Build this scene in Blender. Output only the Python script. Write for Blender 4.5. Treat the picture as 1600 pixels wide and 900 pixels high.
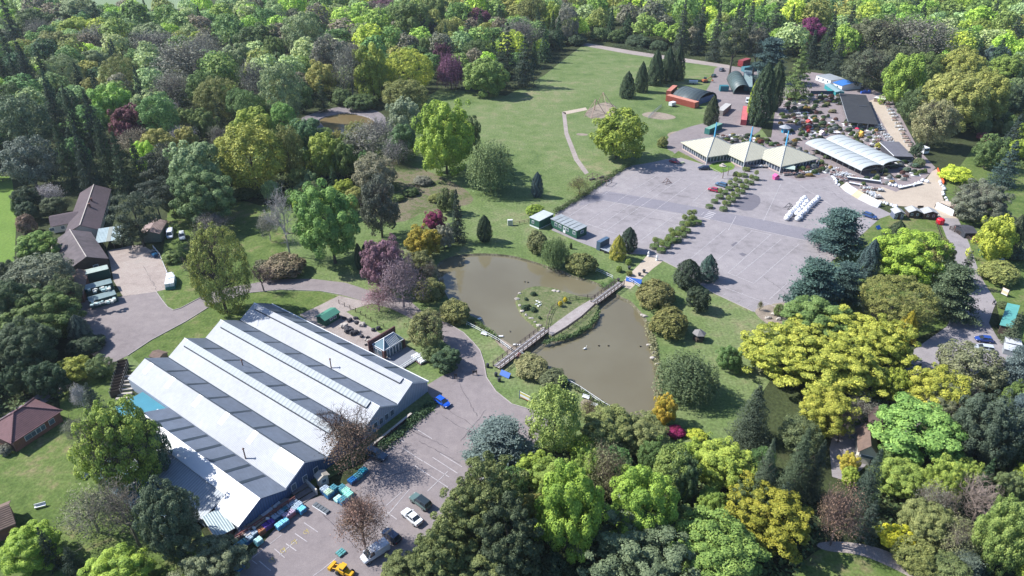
import bpy, bmesh, math, random
import numpy as np
from mathutils import Vector, Matrix
from mathutils.geometry import tessellate_polygon
R = math.radians
for o in list(bpy.data.objects): bpy.data.objects.remove(o)
S = bpy.context.scene
COL = S.collection
# ---------------------------------------------------------------- camera
CAMH = 100.0; PITCH = R(30.8); FPX = 1100.0
cd = bpy.data.cameras.new('camera'); cam = bpy.data.objects.new('camera', cd); COL.objects.link(cam)
cam.location = (0, 0, CAMH); cam.rotation_euler = (math.pi/2 - PITCH, 0, 0)
cd.sensor_width = 36; cd.lens = 36*FPX/1600; cd.clip_start = 1; cd.clip_end = 12000
S.camera = cam
# ---------------------------------------------------------------- light
SUN_EL = 44.0; SUN_AZ = 167.0      # where the sun stands: angle from +x, anticlockwise
w = bpy.data.worlds.new('World'); S.world = w; w.use_nodes = True
nt = w.node_tree; bg = nt.nodes['Background']
sky = nt.nodes.new('ShaderNodeTexSky'); sky.sky_type = 'NISHITA'; sky.sun_disc = False
sky.sun_elevation = R(SUN_EL); sky.sun_rotation = R(90 - SUN_AZ)
sky.altitude = 100; sky.ozone_density = 2.0
tn = nt.nodes.new('ShaderNodeMixRGB'); tn.blend_type = 'MULTIPLY'; tn.inputs[0].default_value = 1; tn.inputs[2].default_value = (.78, .93, 1.14, 1)
nt.links.new(sky.outputs[0], tn.inputs[1]); nt.links.new(tn.outputs[0], bg.inputs[0]); bg.inputs[1].default_value = 0.10
sl = bpy.data.lights.new('sun', 'SUN'); sl.energy = 5.0; sl.angle = R(0.53); sl.color = (1, 0.965, 0.915)
so = bpy.data.objects.new('sun', sl); COL.objects.link(so)
sd = Vector((math.cos(R(SUN_AZ))*math.cos(R(SUN_EL)), math.sin(R(SUN_AZ))*math.cos(R(SUN_EL)), math.sin(R(SUN_EL))))
so.rotation_euler = sd.to_track_quat('Z', 'Y').to_euler(); so.location = (0, 0, 200)
S.view_settings.view_transform = 'Standard'; S.view_settings.look = 'None'
S.view_settings.exposure = 0.70; S.view_settings.gamma = 1
# ---------------------------------------------------------------- projection helpers (survey of the photograph)
cP, sP = math.cos(PITCH), math.sin(PITCH)
def at(px, py, z=0.0):
    x = (px-800)/FPX; y = (py-450)/FPX
    t = (z-CAMH)/(-sP - y*cP)
    return Vector((x*t, (cP - y*sP)*t, z))
def scale_at(P): return FPX/(P[1]*cP + (CAMH-P[2])*sP)
# ---------------------------------------------------------------- materials
MATS = {}
def newmat(name):
    m = bpy.data.materials.new(name); m.use_nodes = True
    n = m.node_tree.nodes; l = m.node_tree.links
    return m, n, l, n['Principled BSDF']
def mat(name, col, rough=0.7, var=0.18, scale=3.0, metal=0.0, bump=0.0, spec=0.5, stripes=None, alpha=None):
    """painted or mineral surface: base colour broken up by two noises, optional corrugation"""
    if name in MATS: return MATS[name]
    m, n, l, b = newmat(name)
    tc = n.new('ShaderNodeTexCoord')
    n1 = n.new('ShaderNodeTexNoise'); n1.inputs['Scale'].default_value = scale; n1.inputs['Detail'].default_value = 6
    n2 = n.new('ShaderNodeTexNoise'); n2.inputs['Scale'].default_value = scale*0.13; n2.inputs['Detail'].default_value = 3
    l.new(tc.outputs['Object'], n1.inputs['Vector']); l.new(tc.outputs['Object'], n2.inputs['Vector'])
    ad = n.new('ShaderNodeMath'); ad.operation = 'ADD'; l.new(n1.outputs['Fac'], ad.inputs[0]); l.new(n2.outputs['Fac'], ad.inputs[1])
    mr = n.new('ShaderNodeMapRange'); mr.inputs[1].default_value = 0.6; mr.inputs[2].default_value = 1.4
    mr.inputs[3].default_value = 1-var; mr.inputs[4].default_value = 1+var
    l.new(ad.outputs[0], mr.inputs[0]); last = mr.outputs[0]
    if stripes:
        ax, per, amt = stripes
        sx = n.new('ShaderNodeSeparateXYZ'); l.new(tc.outputs['Object'], sx.inputs[0])
        mu = n.new('ShaderNodeMath'); mu.operation = 'MULTIPLY'; mu.inputs[1].default_value = 2*math.pi/per; l.new(sx.outputs[ax], mu.inputs[0])
        si = n.new('ShaderNodeMath'); si.operation = 'SINE'; l.new(mu.outputs[0], si.inputs[0])
        m2 = n.new('ShaderNodeMapRange'); m2.inputs[1].default_value = -1; m2.inputs[2].default_value = 1
        m2.inputs[3].default_value = 1-amt; m2.inputs[4].default_value = 1; l.new(si.outputs[0], m2.inputs[0])
        m3 = n.new('ShaderNodeMath'); m3.operation = 'MULTIPLY'; l.new(last, m3.inputs[0]); l.new(m2.outputs[0], m3.inputs[1]); last = m3.outputs[0]
        bp = n.new('ShaderNodeBump'); bp.inputs['Strength'].default_value = 0.5; bp.inputs['Distance'].default_value = 0.05
        l.new(si.outputs[0], bp.inputs['Height']); l.new(bp.outputs[0], b.inputs['Normal'])
    elif bump:
        bp = n.new('ShaderNodeBump'); bp.inputs['Strength'].default_value = bump; bp.inputs['Distance'].default_value = 0.1
        l.new(n1.outputs['Fac'], bp.inputs['Height']); l.new(bp.outputs[0], b.inputs['Normal'])
    vm = n.new('ShaderNodeVectorMath'); vm.operation = 'SCALE'; vm.inputs[0].default_value = col[:3]; l.new(last, vm.inputs['Scale'])
    l.new(vm.outputs[0], b.inputs['Base Color'])
    b.inputs['Roughness'].default_value = rough; b.inputs['Metallic'].default_value = metal
    b.inputs['Specular IOR Level'].default_value = spec
    if alpha is not None: b.inputs['Alpha'].default_value = alpha
    MATS[name] = m; return m
def ground_mat(name, cols, scales=(0.02, 0.12, 1.5), rough=0.95, bump=0.35, contrast=1.0, fine=(0.8, 1.2)):
    """ground cover: three-colour ramp driven by broad, medium and fine noise"""
    if name in MATS: return MATS[name]
    m, n, l, b = newmat(name)
    tc = n.new('ShaderNodeTexCoord'); fs = []
    for k, s in enumerate(scales):
        t = n.new('ShaderNodeTexNoise'); t.inputs['Scale'].default_value = s; t.inputs['Detail'].default_value = 8 if k < 2 else 3
        t.inputs['Roughness'].default_value = 0.62; t.inputs['Distortion'].default_value = 0.4 if k == 0 else 0
        l.new(tc.outputs['Object'], t.inputs['Vector']); fs.append(t)
    a = n.new('ShaderNodeMath'); a.operation = 'ADD'; l.new(fs[0].outputs['Fac'], a.inputs[0]); l.new(fs[1].outputs['Fac'], a.inputs[1])
    mr = n.new('ShaderNodeMapRange'); mr.inputs[1].default_value = 1-0.33/contrast; mr.inputs[2].default_value = 1+0.33/contrast; l.new(a.outputs[0], mr.inputs[0])
    cr = n.new('ShaderNodeValToRGB'); e = cr.color_ramp.elements
    e[0].position = 0; e[0].color = (*cols[0], 1); e[1].position = 1; e[1].color = (*cols[-1], 1)
    for i, c in enumerate(cols[1:-1]):
        q = e.new((i+1)/(len(cols)-1)); q.color = (*c, 1)
    l.new(mr.outputs[0], cr.inputs[0])
    m2 = n.new('ShaderNodeMapRange'); m2.inputs[1].default_value = 0.3; m2.inputs[2].default_value = 0.7; m2.inputs[3].default_value = fine[0]; m2.inputs[4].default_value = fine[1]
    l.new(fs[2].outputs['Fac'], m2.inputs[0])
    vm = n.new('ShaderNodeVectorMath'); vm.operation = 'SCALE'; l.new(cr.outputs[0], vm.inputs[0]); l.new(m2.outputs[0], vm.inputs['Scale'])
    l.new(vm.outputs[0], b.inputs['Base Color']); b.inputs['Roughness'].default_value = rough; b.inputs['Specular IOR Level'].default_value = 0.2
    bp = n.new('ShaderNodeBump'); bp.inputs['Strength'].default_value = bump; bp.inputs['Distance'].default_value = 0.25
    l.new(fs[2].outputs['Fac'], bp.inputs['Height']); l.new(bp.outputs[0], b.inputs['Normal'])
    MATS[name] = m; return m
def objcol_mat(name, rough=0.6, var=0.2, scale=4.0, tint=False):
    """same surface for many things, each thing carrying its own object colour"""
    if name in MATS: return MATS[name]
    m, n, l, b = newmat(name)
    oi = n.new('ShaderNodeObjectInfo'); tc = n.new('ShaderNodeTexCoord')
    t = n.new('ShaderNodeTexNoise'); t.inputs['Scale'].default_value = scale; l.new(tc.outputs['Object'], t.inputs['Vector'])
    mr = n.new('ShaderNodeMapRange'); mr.inputs[1].default_value = 0.3; mr.inputs[2].default_value = 0.7; mr.inputs[3].default_value = 1-var; mr.inputs[4].default_value = 1+var
    l.new(t.outputs['Fac'], mr.inputs[0])
    vm = n.new('ShaderNodeVectorMath'); vm.operation = 'SCALE'; l.new(oi.outputs['Color'], vm.inputs[0]); l.new(mr.outputs[0], vm.inputs['Scale'])
    l.new(vm.outputs[0], b.inputs['Base Color']); b.inputs['Roughness'].default_value = rough
    MATS[name] = m; return m
def leaf_mat(name, transl=0.3):
    m, n, l, b = newmat(name)
    oi = n.new('ShaderNodeObjectInfo'); a = n.new('ShaderNodeAttribute'); a.attribute_name = 'tint'
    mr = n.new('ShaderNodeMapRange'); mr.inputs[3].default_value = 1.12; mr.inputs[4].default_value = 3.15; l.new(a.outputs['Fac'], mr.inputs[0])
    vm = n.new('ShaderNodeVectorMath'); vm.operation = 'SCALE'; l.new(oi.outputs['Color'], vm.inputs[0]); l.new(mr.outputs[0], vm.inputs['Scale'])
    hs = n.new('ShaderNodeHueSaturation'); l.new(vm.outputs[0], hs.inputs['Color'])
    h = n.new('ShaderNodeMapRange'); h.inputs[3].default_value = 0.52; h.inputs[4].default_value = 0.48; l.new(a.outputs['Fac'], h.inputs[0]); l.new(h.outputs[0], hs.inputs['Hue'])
    l.new(hs.outputs[0], b.inputs['Base Color']); b.inputs['Roughness'].default_value = 0.65; b.inputs['Specular IOR Level'].default_value = 0.25
    tr = n.new('ShaderNodeBsdfTranslucent'); l.new(hs.outputs[0], tr.inputs['Color'])
    mx = n.new('ShaderNodeMixShader'); mx.inputs[0].default_value = transl
    l.new(b.outputs[0], mx.inputs[1]); l.new(tr.outputs[0], mx.inputs[2]); l.new(mx.outputs[0], n['Material Output'].inputs['Surface'])
    return m
# ---------------------------------------------------------------- object helpers
def meta(o, label=None, cat=None, group=None, kind=None):
    if label: o['label'] = label
    if cat: o['category'] = cat
    if group: o['group'] = group
    if kind: o['kind'] = kind
    return o
def thing(name, loc, rz, label, cat, group=None):
    o = bpy.data.objects.new(name, None); o.empty_display_size = 0.3; COL.objects.link(o)
    o.location = (loc[0], loc[1], loc[2] if len(loc) > 2 else 0); o.rotation_euler = (0, 0, rz)
    return meta(o, label, cat, group)
class MB:
    """mesh builder: collects shapes, links them as ONE mesh object"""
    def __init__(s): s.v = []; s.f = []; s.mi = []; s.cur = 0
    def add(s, vs, fs):
        k = len(s.v); s.v += [tuple(v) for v in vs]; s.f += [tuple(i+k for i in f) for f in fs]; s.mi += [s.cur]*len(fs); return s
    def box(s, x0, x1, y0, y1, z0, z1):
        return s.add([(x0,y0,z0),(x1,y0,z0),(x1,y1,z0),(x0,y1,z0),(x0,y0,z1),(x1,y0,z1),(x1,y1,z1),(x0,y1,z1)],
                     [(3,2,1,0),(4,5,6,7),(0,1,5,4),(1,2,6,5),(2,3,7,6),(3,0,4,7)])
    def rbox(s, cx, cy, w, d, z0, z1, a=0):
        c, q = math.cos(a), math.sin(a); P = []
        for z in (z0, z1):
            for x, y in ((-w/2,-d/2),(w/2,-d/2),(w/2,d/2),(-w/2,d/2)): P.append((cx+x*c-y*q, cy+x*q+y*c, z))
        return s.add(P, [(3,2,1,0),(4,5,6,7),(0,1,5,4),(1,2,6,5),(2,3,7,6),(3,0,4,7)])
    def slab(s, pts, t):
        """thick plate: pts is a planar loop (top), thickness t straight down"""
        n = len(pts); P = [tuple(p) for p in pts] + [(p[0], p[1], p[2]-t) for p in pts]
        return s.add(P, [tuple(range(n)), tuple(reversed(range(n, 2*n)))] + [(i, i+n, (i+1) % n + n, (i+1) % n) for i in range(n)])
    def prism(s, pts, z0, z1):
        n = len(pts); P = [(p[0], p[1], z0) for p in pts] + [(p[0], p[1], z1) for p in pts]
        return s.add(P, [tuple(reversed(range(n))), tuple(range(n, 2*n))] + [(i, (i+1) % n, (i+1) % n + n, i+n) for i in range(n)])
    def tube(s, a, b, r0, r1=None, n=6):
        a = Vector(a); b = Vector(b); r1 = r0 if r1 is None else r1; d = (b-a).normalized() if (b-a).length > 1e-6 else Vector((0,0,1))
        u = d.orthogonal().normalized(); w_ = d.cross(u)
        P = [a + (u*math.cos(t)+w_*math.sin(t))*r0 for t in [2*math.pi*i/n for i in range(n)]] + [b + (u*math.cos(t)+w_*math.sin(t))*r1 for t in [2*math.pi*i/n for i in range(n)]]
        return s.add(P, [(i, (i+1) % n, (i+1) % n + n, i+n) for i in range(n)] + [tuple(reversed(range(n))), tuple(range(n, 2*n))])
    def lathe(s, prof, n=12, cx=0, cy=0):
        P = [(cx+r*math.cos(2*math.pi*i/n), cy+r*math.sin(2*math.pi*i/n), z) for r, z in prof for i in range(n)]
        F = [(k*n+i, k*n+(i+1) % n, (k+1)*n+(i+1) % n, (k+1)*n+i) for k in range(len(prof)-1) for i in range(n)]
        return s.add(P, F + [tuple(reversed(range(n))), tuple(range((len(prof)-1)*n, len(prof)*n))])
    def blob(s, cx, cy, cz, rx, ry, rz, rng, n=8, m=5, j=0.15):
        P = []
        for k in range(m+1):
            ph = -math.pi/2 + math.pi*k/m
            for i in range(n):
                q = 1+rng.uniform(-j, j) if 0 < k < m else 1
                P.append((cx+rx*q*math.cos(ph)*math.cos(2*math.pi*i/n), cy+ry*q*math.cos(ph)*math.sin(2*math.pi*i/n), cz+rz*q*math.sin(ph)))
        F = [(k*n+i, k*n+(i+1) % n, (k+1)*n+(i+1) % n, (k+1)*n+i) for k in range(m) for i in range(n)]
        return s.add(P, F)
    def build(s, name, m, parent=None, smooth=False, col=None):
        me = bpy.data.meshes.new(name); me.from_pydata(s.v, [], s.f)
        for q in (m if isinstance(m, (list, tuple)) else [m]): me.materials.append(q)
        if isinstance(m, (list, tuple)): me.polygons.foreach_set('material_index', s.mi)
        if smooth: me.polygons.foreach_set('use_smooth', [True]*len(me.polygons))
        me.update(); o = bpy.data.objects.new(name, me); COL.objects.link(o)
        if parent: o.parent = parent
        if col: o.color = (*col, 1)
        return o
def B(name, m, parent, *boxes, col=None):
    k = MB()
    for b in boxes: k.box(*b)
    return k.build(name, m, parent, col=col)
def copy_tree(root, loc, rz, label=None, sc=None):
    r = root.copy(); COL.objects.link(r); r.location = loc; r.rotation_euler = (0, 0, rz)
    if sc: r.scale = sc
    if label: r['label'] = label
    for ch in list(root.children):
        c = ch.copy(); COL.objects.link(c); c.parent = r
        for g in list(ch.children):
            d = g.copy(); COL.objects.link(d); d.parent = c
    return r
def sheet(name, pts, z, m, holes=(), world=False, kind='structure', label=None, cat=None):
    f = (lambda p: Vector((p[0], p[1], z))) if world else (lambda p: at(p[0], p[1], 0).xy.to_3d() + Vector((0, 0, z)))
    loops = [[f(p) for p in pts]] + [[f(p) for p in h] for h in holes]
    tri = tessellate_polygon(loops); V = [v for lp in loops for v in lp]
    k = MB()
    F = []
    for t in tri:
        a, b, c = (V[i] for i in t)
        F.append(t if (b-a).cross(c-a).z > 0 else (t[0], t[2], t[1]))
    k.add(V, F); o = k.build(name, m); meta(o, label, cat, None, kind); return o
def smooth_loop(pts, it=2):
    for _ in range(it):
        q = []
        for i in range(len(pts)):
            a, b = pts[i], pts[(i+1) % len(pts)]
            q += [(a[0]*.75+b[0]*.25, a[1]*.75+b[1]*.25), (a[0]*.25+b[0]*.75, a[1]*.25+b[1]*.75)]
        pts = q
    return pts
def rect(A, Bc, Cc, z=0.0, D=None):
    """a rectangle seen in the photo: A->Bc is its local x, A->D its local y; returns centre, angle, width, depth"""
    a, b, c = at(*A, z), at(*Bc, z), at(*Cc, z); d = at(*D, z) if D else a + c - b
    ctr = (a+b+c+d)/4; ux = (b-a)+(c-d); ang = math.atan2(ux.y, ux.x)
    wd = ((b-a).length+(c-d).length)/2; v = Vector((-math.sin(ang), math.cos(ang), 0)); dp = abs(((d-a)+(c-b)).dot(v))/2
    return Vector((ctr.x, ctr.y, 0)), ang, wd, dp
# ================================================================ SETTING
M_FLOOR = ground_mat('woodland_floor', [(0.022,0.028,0.012),(0.035,0.045,0.018),(0.05,0.065,0.025),(0.06,0.05,0.03)], bump=0.8, fine=(0.6,1.4))
M_LAWN = ground_mat('lawn_grass', [(0.08,0.125,0.04),(0.115,0.165,0.055),(0.145,0.185,0.075),(0.21,0.205,0.11)], scales=(0.022,0.16,1.4), bump=0.7, fine=(0.68,1.32), contrast=1.25)
M_LAWN2 = ground_mat('rough_lawn', [(0.055,0.09,0.022),(0.085,0.13,0.032),(0.115,0.155,0.045),(0.19,0.17,0.085)], scales=(0.06,0.35,1.6), contrast=1.25, bump=0.7, fine=(0.7,1.3))
M_BRIGHT = ground_mat('bright_grass', [(0.10,0.17,0.03),(0.13,0.21,0.04),(0.15,0.22,0.05)], bump=0.5, fine=(.75,1.25))
M_TARMAC = ground_mat('weathered_tarmac', [(0.21,0.194,0.20),(0.256,0.236,0.244),(0.272,0.25,0.258),(0.30,0.278,0.282)], scales=(0.06,0.4,5), rough=0.9, bump=0.1, fine=(0.84,1.16), contrast=1.5)
M_TARMAC2 = ground_mat('brown_tarmac', [(0.168,0.146,0.148),(0.21,0.183,0.184),(0.235,0.205,0.204),(0.268,0.236,0.23)], scales=(0.06,0.5,7), rough=0.9, bump=0.12, fine=(0.86,1.14))
M_LANE = ground_mat('fresh_tarmac', [(0.19,0.18,0.205),(0.21,0.20,0.225),(0.235,0.22,0.245)], scales=(0.05,0.6,7), rough=0.9, bump=0.1)
M_PATCH = ground_mat('dark_patch_tarmac', [(0.14,0.135,0.155),(0.155,0.145,0.17)], scales=(0.1,0.6,7), rough=0.9, bump=0.1)
M_CONC = ground_mat('yard_concrete', [(0.25,0.21,0.19),(0.31,0.26,0.235),(0.35,0.30,0.27),(0.27,0.25,0.23)], scales=(0.08,0.45,4), rough=0.9, bump=0.1)
M_SAND = ground_mat('compacted_sand', [(0.37,0.31,0.25),(0.42,0.355,0.285),(0.46,0.39,0.32)], scales=(0.05,0.3,5), rough=0.95, bump=0.15)
M_DIRT = ground_mat('bare_earth', [(0.17,0.14,0.11),(0.24,0.20,0.16),(0.30,0.25,0.20),(0.15,0.16,0.07)], scales=(0.1,0.5,3), bump=0.5, fine=(0.75,1.25))
M_GRAVEL = ground_mat('pale_gravel', [(0.24,0.20,0.185),(0.31,0.27,0.25),(0.36,0.31,0.29)], scales=(0.1,0.6,6), bump=0.4, fine=(0.75,1.25))
M_MUD = ground_mat('pond_mud', [(0.14,0.125,0.13),(0.2,0.18,0.19),(0.26,0.235,0.24)], scales=(0.1,0.5,3), rough=0.6, bump=0.4)
M_BANK = ground_mat('pond_bank', [(0.06,0.07,0.03),(0.12,0.11,0.07),(0.24,0.22,0.17)], scales=(0.3,1.0,3), bump=0.9, fine=(0.6,1.4))
M_PAINT = ground_mat('worn_white_paint', [(0.30,0.28,0.30),(0.42,0.40,0.41),(0.56,0.54,0.54)], scales=(0.2,1.4,6), rough=0.8, bump=0.0, contrast=0.9)
M_YPAINT = ground_mat('worn_yellow_paint', [(0.30,0.24,0.14),(0.5,0.42,0.16)], scales=(0.2,1.4,6), rough=0.8, bump=0.0)
def water_mat(name, c0, c1):
    m, n, l, b = newmat(name); tc = n.new('ShaderNodeTexCoord')
    t = n.new('ShaderNodeTexNoise'); t.inputs['Scale'].default_value = 0.05; t.inputs['Detail'].default_value = 5; l.new(tc.outputs['Object'], t.inputs['Vector'])
    cr = n.new('ShaderNodeValToRGB'); cr.color_ramp.elements[0].position = .35; cr.color_ramp.elements[1].position = .65
    cr.color_ramp.elements[0].color = (*c0, 1); cr.color_ramp.elements[1].color = (*c1, 1); l.new(t.outputs['Fac'], cr.inputs[0]); l.new(cr.outputs[0], b.inputs['Base Color'])
    b.inputs['Roughness'].default_value = 0.06; b.inputs['IOR'].default_value = 1.4; b.inputs['Specular IOR Level'].default_value = 1.0
    r = n.new('ShaderNodeTexNoise'); r.inputs['Scale'].default_value = 1.6; r.inputs['Detail'].default_value = 3; l.new(tc.outputs['Object'], r.inputs['Vector'])
    bp = n.new('ShaderNodeBump'); bp.inputs['Strength'].default_value = 0.03; bp.inputs['Distance'].default_value = 0.05; l.new(r.outputs['Fac'], bp.inputs['Height']); l.new(bp.outputs[0], b.inputs['Normal'])
    return m
M_WATER = water_mat('murky_water', (0.14,0.122,0.074), (0.165,0.148,0.095))
M_WATER2 = water_mat('brown_water', (0.16,0.12,0.06), (0.19,0.145,0.075))

POND = [(680,418),(690,406),(712,399),(740,396),(765,396),(800,399),(828,407),(842,411),(856,416),(868,420),(880,423),(895,431),(920,437),(936,443),(950,450),(962,458),(972,465),(984,469),(992,477),(1003,489),(1012,501),(1017,519),(1022,541),(1028,560),(1032,580),(1034,602),(1030,625),(1018,645),(1000,654),(975,648),(940,627),(892,598),(868,588),(852,578),(840,566),(834,556),(826,549),(810,545),(795,540),(782,531),(765,518),(748,500),(735,492),(718,488),(704,474),(694,455),(684,438)]
POND = smooth_loop(POND, 1)
SPOND = smooth_loop([(497,187),(505,183),(520,178),(540,175),(560,178),(578,183),(588,190),(586,200),(570,208),(548,210),(528,206),(510,200),(500,194)], 1)
ISLAND = smooth_loop([(846,448),(834,448),(819,452),(810,459),(807,470),(812,482),(820,494),(834,505),(846,518),(856,525),(876,529),(892,526),(908,518),(922,507),(931,491),(937,476),(932,468),(920,465),(904,463),(884,457),(868,451)], 1)
gp = [(-5000,-1500),(5000,-1500),(5000,9000),(-5000,9000)]
loops = [[Vector((x, y, 0)) for x, y in gp], [at(*p) for p in POND], [at(*p) for p in SPOND]]
V = [v for lp in loops for v in lp]; k = MB(); F = []
for t in tessellate_polygon(loops):
    a, b, c = (V[i] for i in t); F.append(t if (b-a).cross(c-a).z > 0 else (t[0], t[2], t[1]))
k.add(V, F); meta(k.build('ground', M_FLOOR), kind='structure')
def bank(name, loop, depth, inset, m, out=0.0):
    P = [at(*p) for p in loop]; c = sum(P, Vector())/len(P); k = MB(); n = len(P)
    top = [p + Vector((0, 0, 0.04)) for p in P]; bot = [p + (c-p).normalized()*inset*random.uniform(.4, 1.3) - Vector((0, 0, depth)) for p in P]
    k.add(top + bot, [(i, (i+1) % n, (i+1) % n+n, i+n) for i in range(n)]); meta(k.build(name, m), kind='structure')
random.seed(4)
bank('pond_bank', POND, 1.2, 1.4, M_BANK); bank('woodland_pond_bank', SPOND, 0.8, 1.5, M_MUD)
cw = [at(*p).xy for p in POND]; cx = sum(p.x for p in cw)/len(cw); cy = sum(p.y for p in cw)/len(cw)
sheet('pond_water', [(cx+(p.x-cx)*1.03, cy+(p.y-cy)*1.03) for p in cw], -0.5, M_WATER, world=True)
cw = [at(*p).xy for p in SPOND]; cx = sum(p.x for p in cw)/len(cw); cy = sum(p.y for p in cw)/len(cw)
sheet('woodland_pond_water', [(cx+(p.x-cx)*1.03, cy+(p.y-cy)*1.03) for p in cw], -0.3, M_WATER2, world=True)
# island
k = MB(); P = [at(*p) for p in ISLAND]; c = sum(P, Vector())/len(P); n = len(P)
k.add([p + Vector((0,0,.12)) for p in P] + [p + (p-c).normalized()*.8 - Vector((0,0,1.0)) for p in P], [tuple(reversed(range(n)))] + [(i, i+n, (i+1) % n+n, (i+1) % n) for i in range(n)])
M_ISL = ground_mat('island_turf', [(0.05,0.075,0.025),(0.10,0.13,0.05),(0.15,0.16,0.08),(0.24,0.22,0.15)], scales=(0.25,0.9,3), bump=0.6, fine=(0.7,1.3))
o = k.build('island', M_ISL); meta(o, kind='structure')
bm = bmesh.new(); bm.from_mesh(o.data); bmesh.ops.recalc_face_normals(bm, faces=bm.faces); bm.to_mesh(o.data); bm.free()
# mud round the woodland pond
sheet('mud_shore', smooth_loop([(468,186),(480,180),(505,172),(540,165),(575,168),(600,178),(604,192),(598,212),(560,222),(535,222),(505,208),(480,198)]), 0.03, M_MUD, holes=[SPOND])
# lawns
sheet('meadow_lawn', [(640,160),(668,150),(690,138),(735,143),(790,150),(850,118),(885,90),(912,70),(985,82),(1075,95),(1122,102),(1150,150),(1200,215),(1300,330),(1370,400),(1340,470),(1240,540),(1200,600),(1130,700),(1030,705),(900,700),(800,700),(700,640),(440,790),(230,620),(190,555),(200,470),(250,400),(310,330),(420,320),(500,330),(600,330),(618,250)], 0.03, M_LAWN, holes=[POND])
sheet('shaded_lawn', [(255,395),(262,330),(330,300),(420,325),(450,360),(440,430),(395,440),(330,455),(318,470),(290,490),(262,480),(250,440)], 0.034, M_LAWN2)
sheet('verge_lawn', [(205,556),(236,530),(300,500),(330,478),(385,458),(440,456),(500,456),(528,463),(500,478),(470,490),(380,520),(300,560),(220,570)], 0.034, M_LAWN2)
M_BRUSH = ground_mat('brushy_ground', [(0.06,0.085,0.03),(0.09,0.12,0.04),(0.17,0.14,0.10),(0.10,0.14,0.045)], scales=(0.09,0.5,2.5), bump=0.8, fine=(0.6,1.4))
sheet('wood_edge_floor', smooth_loop([(600,240),(650,262),(690,275),(735,300),(742,318),(700,326),(660,330),(640,345),(600,350),(575,330),(585,280)]), 0.04, M_BRUSH)
sheet('east_lawn', [(1478,290),(1520,232),(1580,215),(1720,260),(1740,560),(1600,560),(1562,500),(1556,470),(1537,441),(1530,426),(1514,380),(1496,342),(1480,330)], 0.03, M_LAWN2)
sheet('kiosk_lawn', [(1330,372),(1352,362),(1374,342),(1396,330),(1455,335),(1470,345),(1490,400),(1500,455),(1480,510),(1400,540),(1320,500),(1290,440)], 0.034, M_LAWN2)
sheet('cottage_lawn', [(-90,980),(-60,700),(20,700),(95,650),(90,600),(150,560),(200,600),(260,720),(330,860),(330,980)], 0.03, M_LAWN2)
sheet('west_field', [(-90,270),(18,276),(26,330),(22,425),(-60,450)], 0.03, M_BRIGHT)
sheet('far_field', [(40,-40),(330,-40),(300,10),(262,17),(200,12),(120,6)], 0.03, ground_mat('pale_field', [(0.15,0.21,0.11),(0.19,0.25,0.14)]))
sheet('far_earth_field', [(1545,-30),(1700,-40),(1700,20),(1600,12),(1560,2)], 0.03, ground_mat('far_earth', [(0.30,0.25,0.2),(0.36,0.3,0.25)]))
sheet('clearing_lawn', smooth_loop([(1235,905),(1262,868),(1300,850),(1350,852),(1400,870),(1440,900),(1430,960),(1240,960)]), 0.03, M_LAWN2)
sheet('clearing_path', smooth_loop([(1270,850),(1300,845),(1350,850),(1390,862),(1430,885),(1470,905),(1440,912),(1390,885),(1340,865),(1290,862)]), 0.05, M_GRAVEL)
# roads and surfaced areas
CARPARK = [(862,360),(868,334),(900,314),(932,294),(960,274),(986,259),(1018,254),(1040,249),(1063,247),(1104,259),(1127,271),(1150,262),(1185,258),(1215,272),(1249,283),(1290,277),(1297,273),(1313,294),(1337,309),(1372,324),(1394,335),(1374,342),(1352,362),(1310,400),(1270,432),(1236,484),(1222,500),(1176,487),(1110,456),(1060,420),(1036,408),(1010,398),(951,396),(904,378)]
sheet('upper_car_park', CARPARK, 0.06, M_TARMAC)
sheet('car_park_lane', [(905,312),(948,299),(1020,311),(1104,327),(1184,342),(1268,359),(1312,366),(1300,385),(1266,377),(1116,344),(1080,336),(1020,326),(942,313),(905,322)], 0.07, M_LANE)
sheet('tarmac_patch', smooth_loop([(1140,322),(1170,332),(1188,320),(1188,308),(1178,303),(1162,306)], 1), 0.08, M_PATCH)
sheet('tarmac_repair', [(1142,383),(1150,378),(1153,380),(1145,385.5)], 0.08, M_PATCH); sheet('tarmac_repair', [(1154,397),(1160,395),(1167,398),(1161,401)], 0.08, M_PATCH)
sheet('west_drive', [(120,470),(150,468),(186,464),(244,456),(254,470),(262,480),(271,485),(282,482),(312,466),(345,452),(385,445),(420,438),(449,436),(489,436),(540,442),(580,455),(640,470),(668,494),(700,506),(724,520),(740,536),(750,548),(756,566),(760,590),(775,612),(800,632),(840,644),(860,660),(830,700),(740,760),(690,820),(600,920),(360,960),(372,900),(392,872),(455,795),(476,784),(504,773),(545,755),(588,702),(630,682),(640,662),(678,642),(684,632),(662,605),(690,588),(710,580),(715,560),(700,540),(668,510),(610,482),(580,474),(533,461),(500,455),(439,453),(388,458),(330,478),(290,503),(236,532),(200,556),(170,570),(120,540)], 0.06, M_TARMAC2)
sheet('service_yard', [(168,392),(206,384),(222,383),(248,398),(262,425),(261,452),(244,456),(216,460),(192,463),(178,440)], 0.07, M_CONC)
sheet('gravel_path', [(530,462),(582,474),(556,482),(520,495),(500,505),(480,500),(468,492),(500,477)], 0.07, M_GRAVEL)
sheet('stone_yard', [(500,488),(530,480),(560,500),(600,525),(610,560),(590,575),(545,560),(500,530),(470,505)], 0.075, M_GRAVEL)
sheet('west_lane', [(-60,705),(-60,670),(0,655),(90,596),(112,600),(100,612),(0,672)], 0.06, M_LANE)
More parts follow.
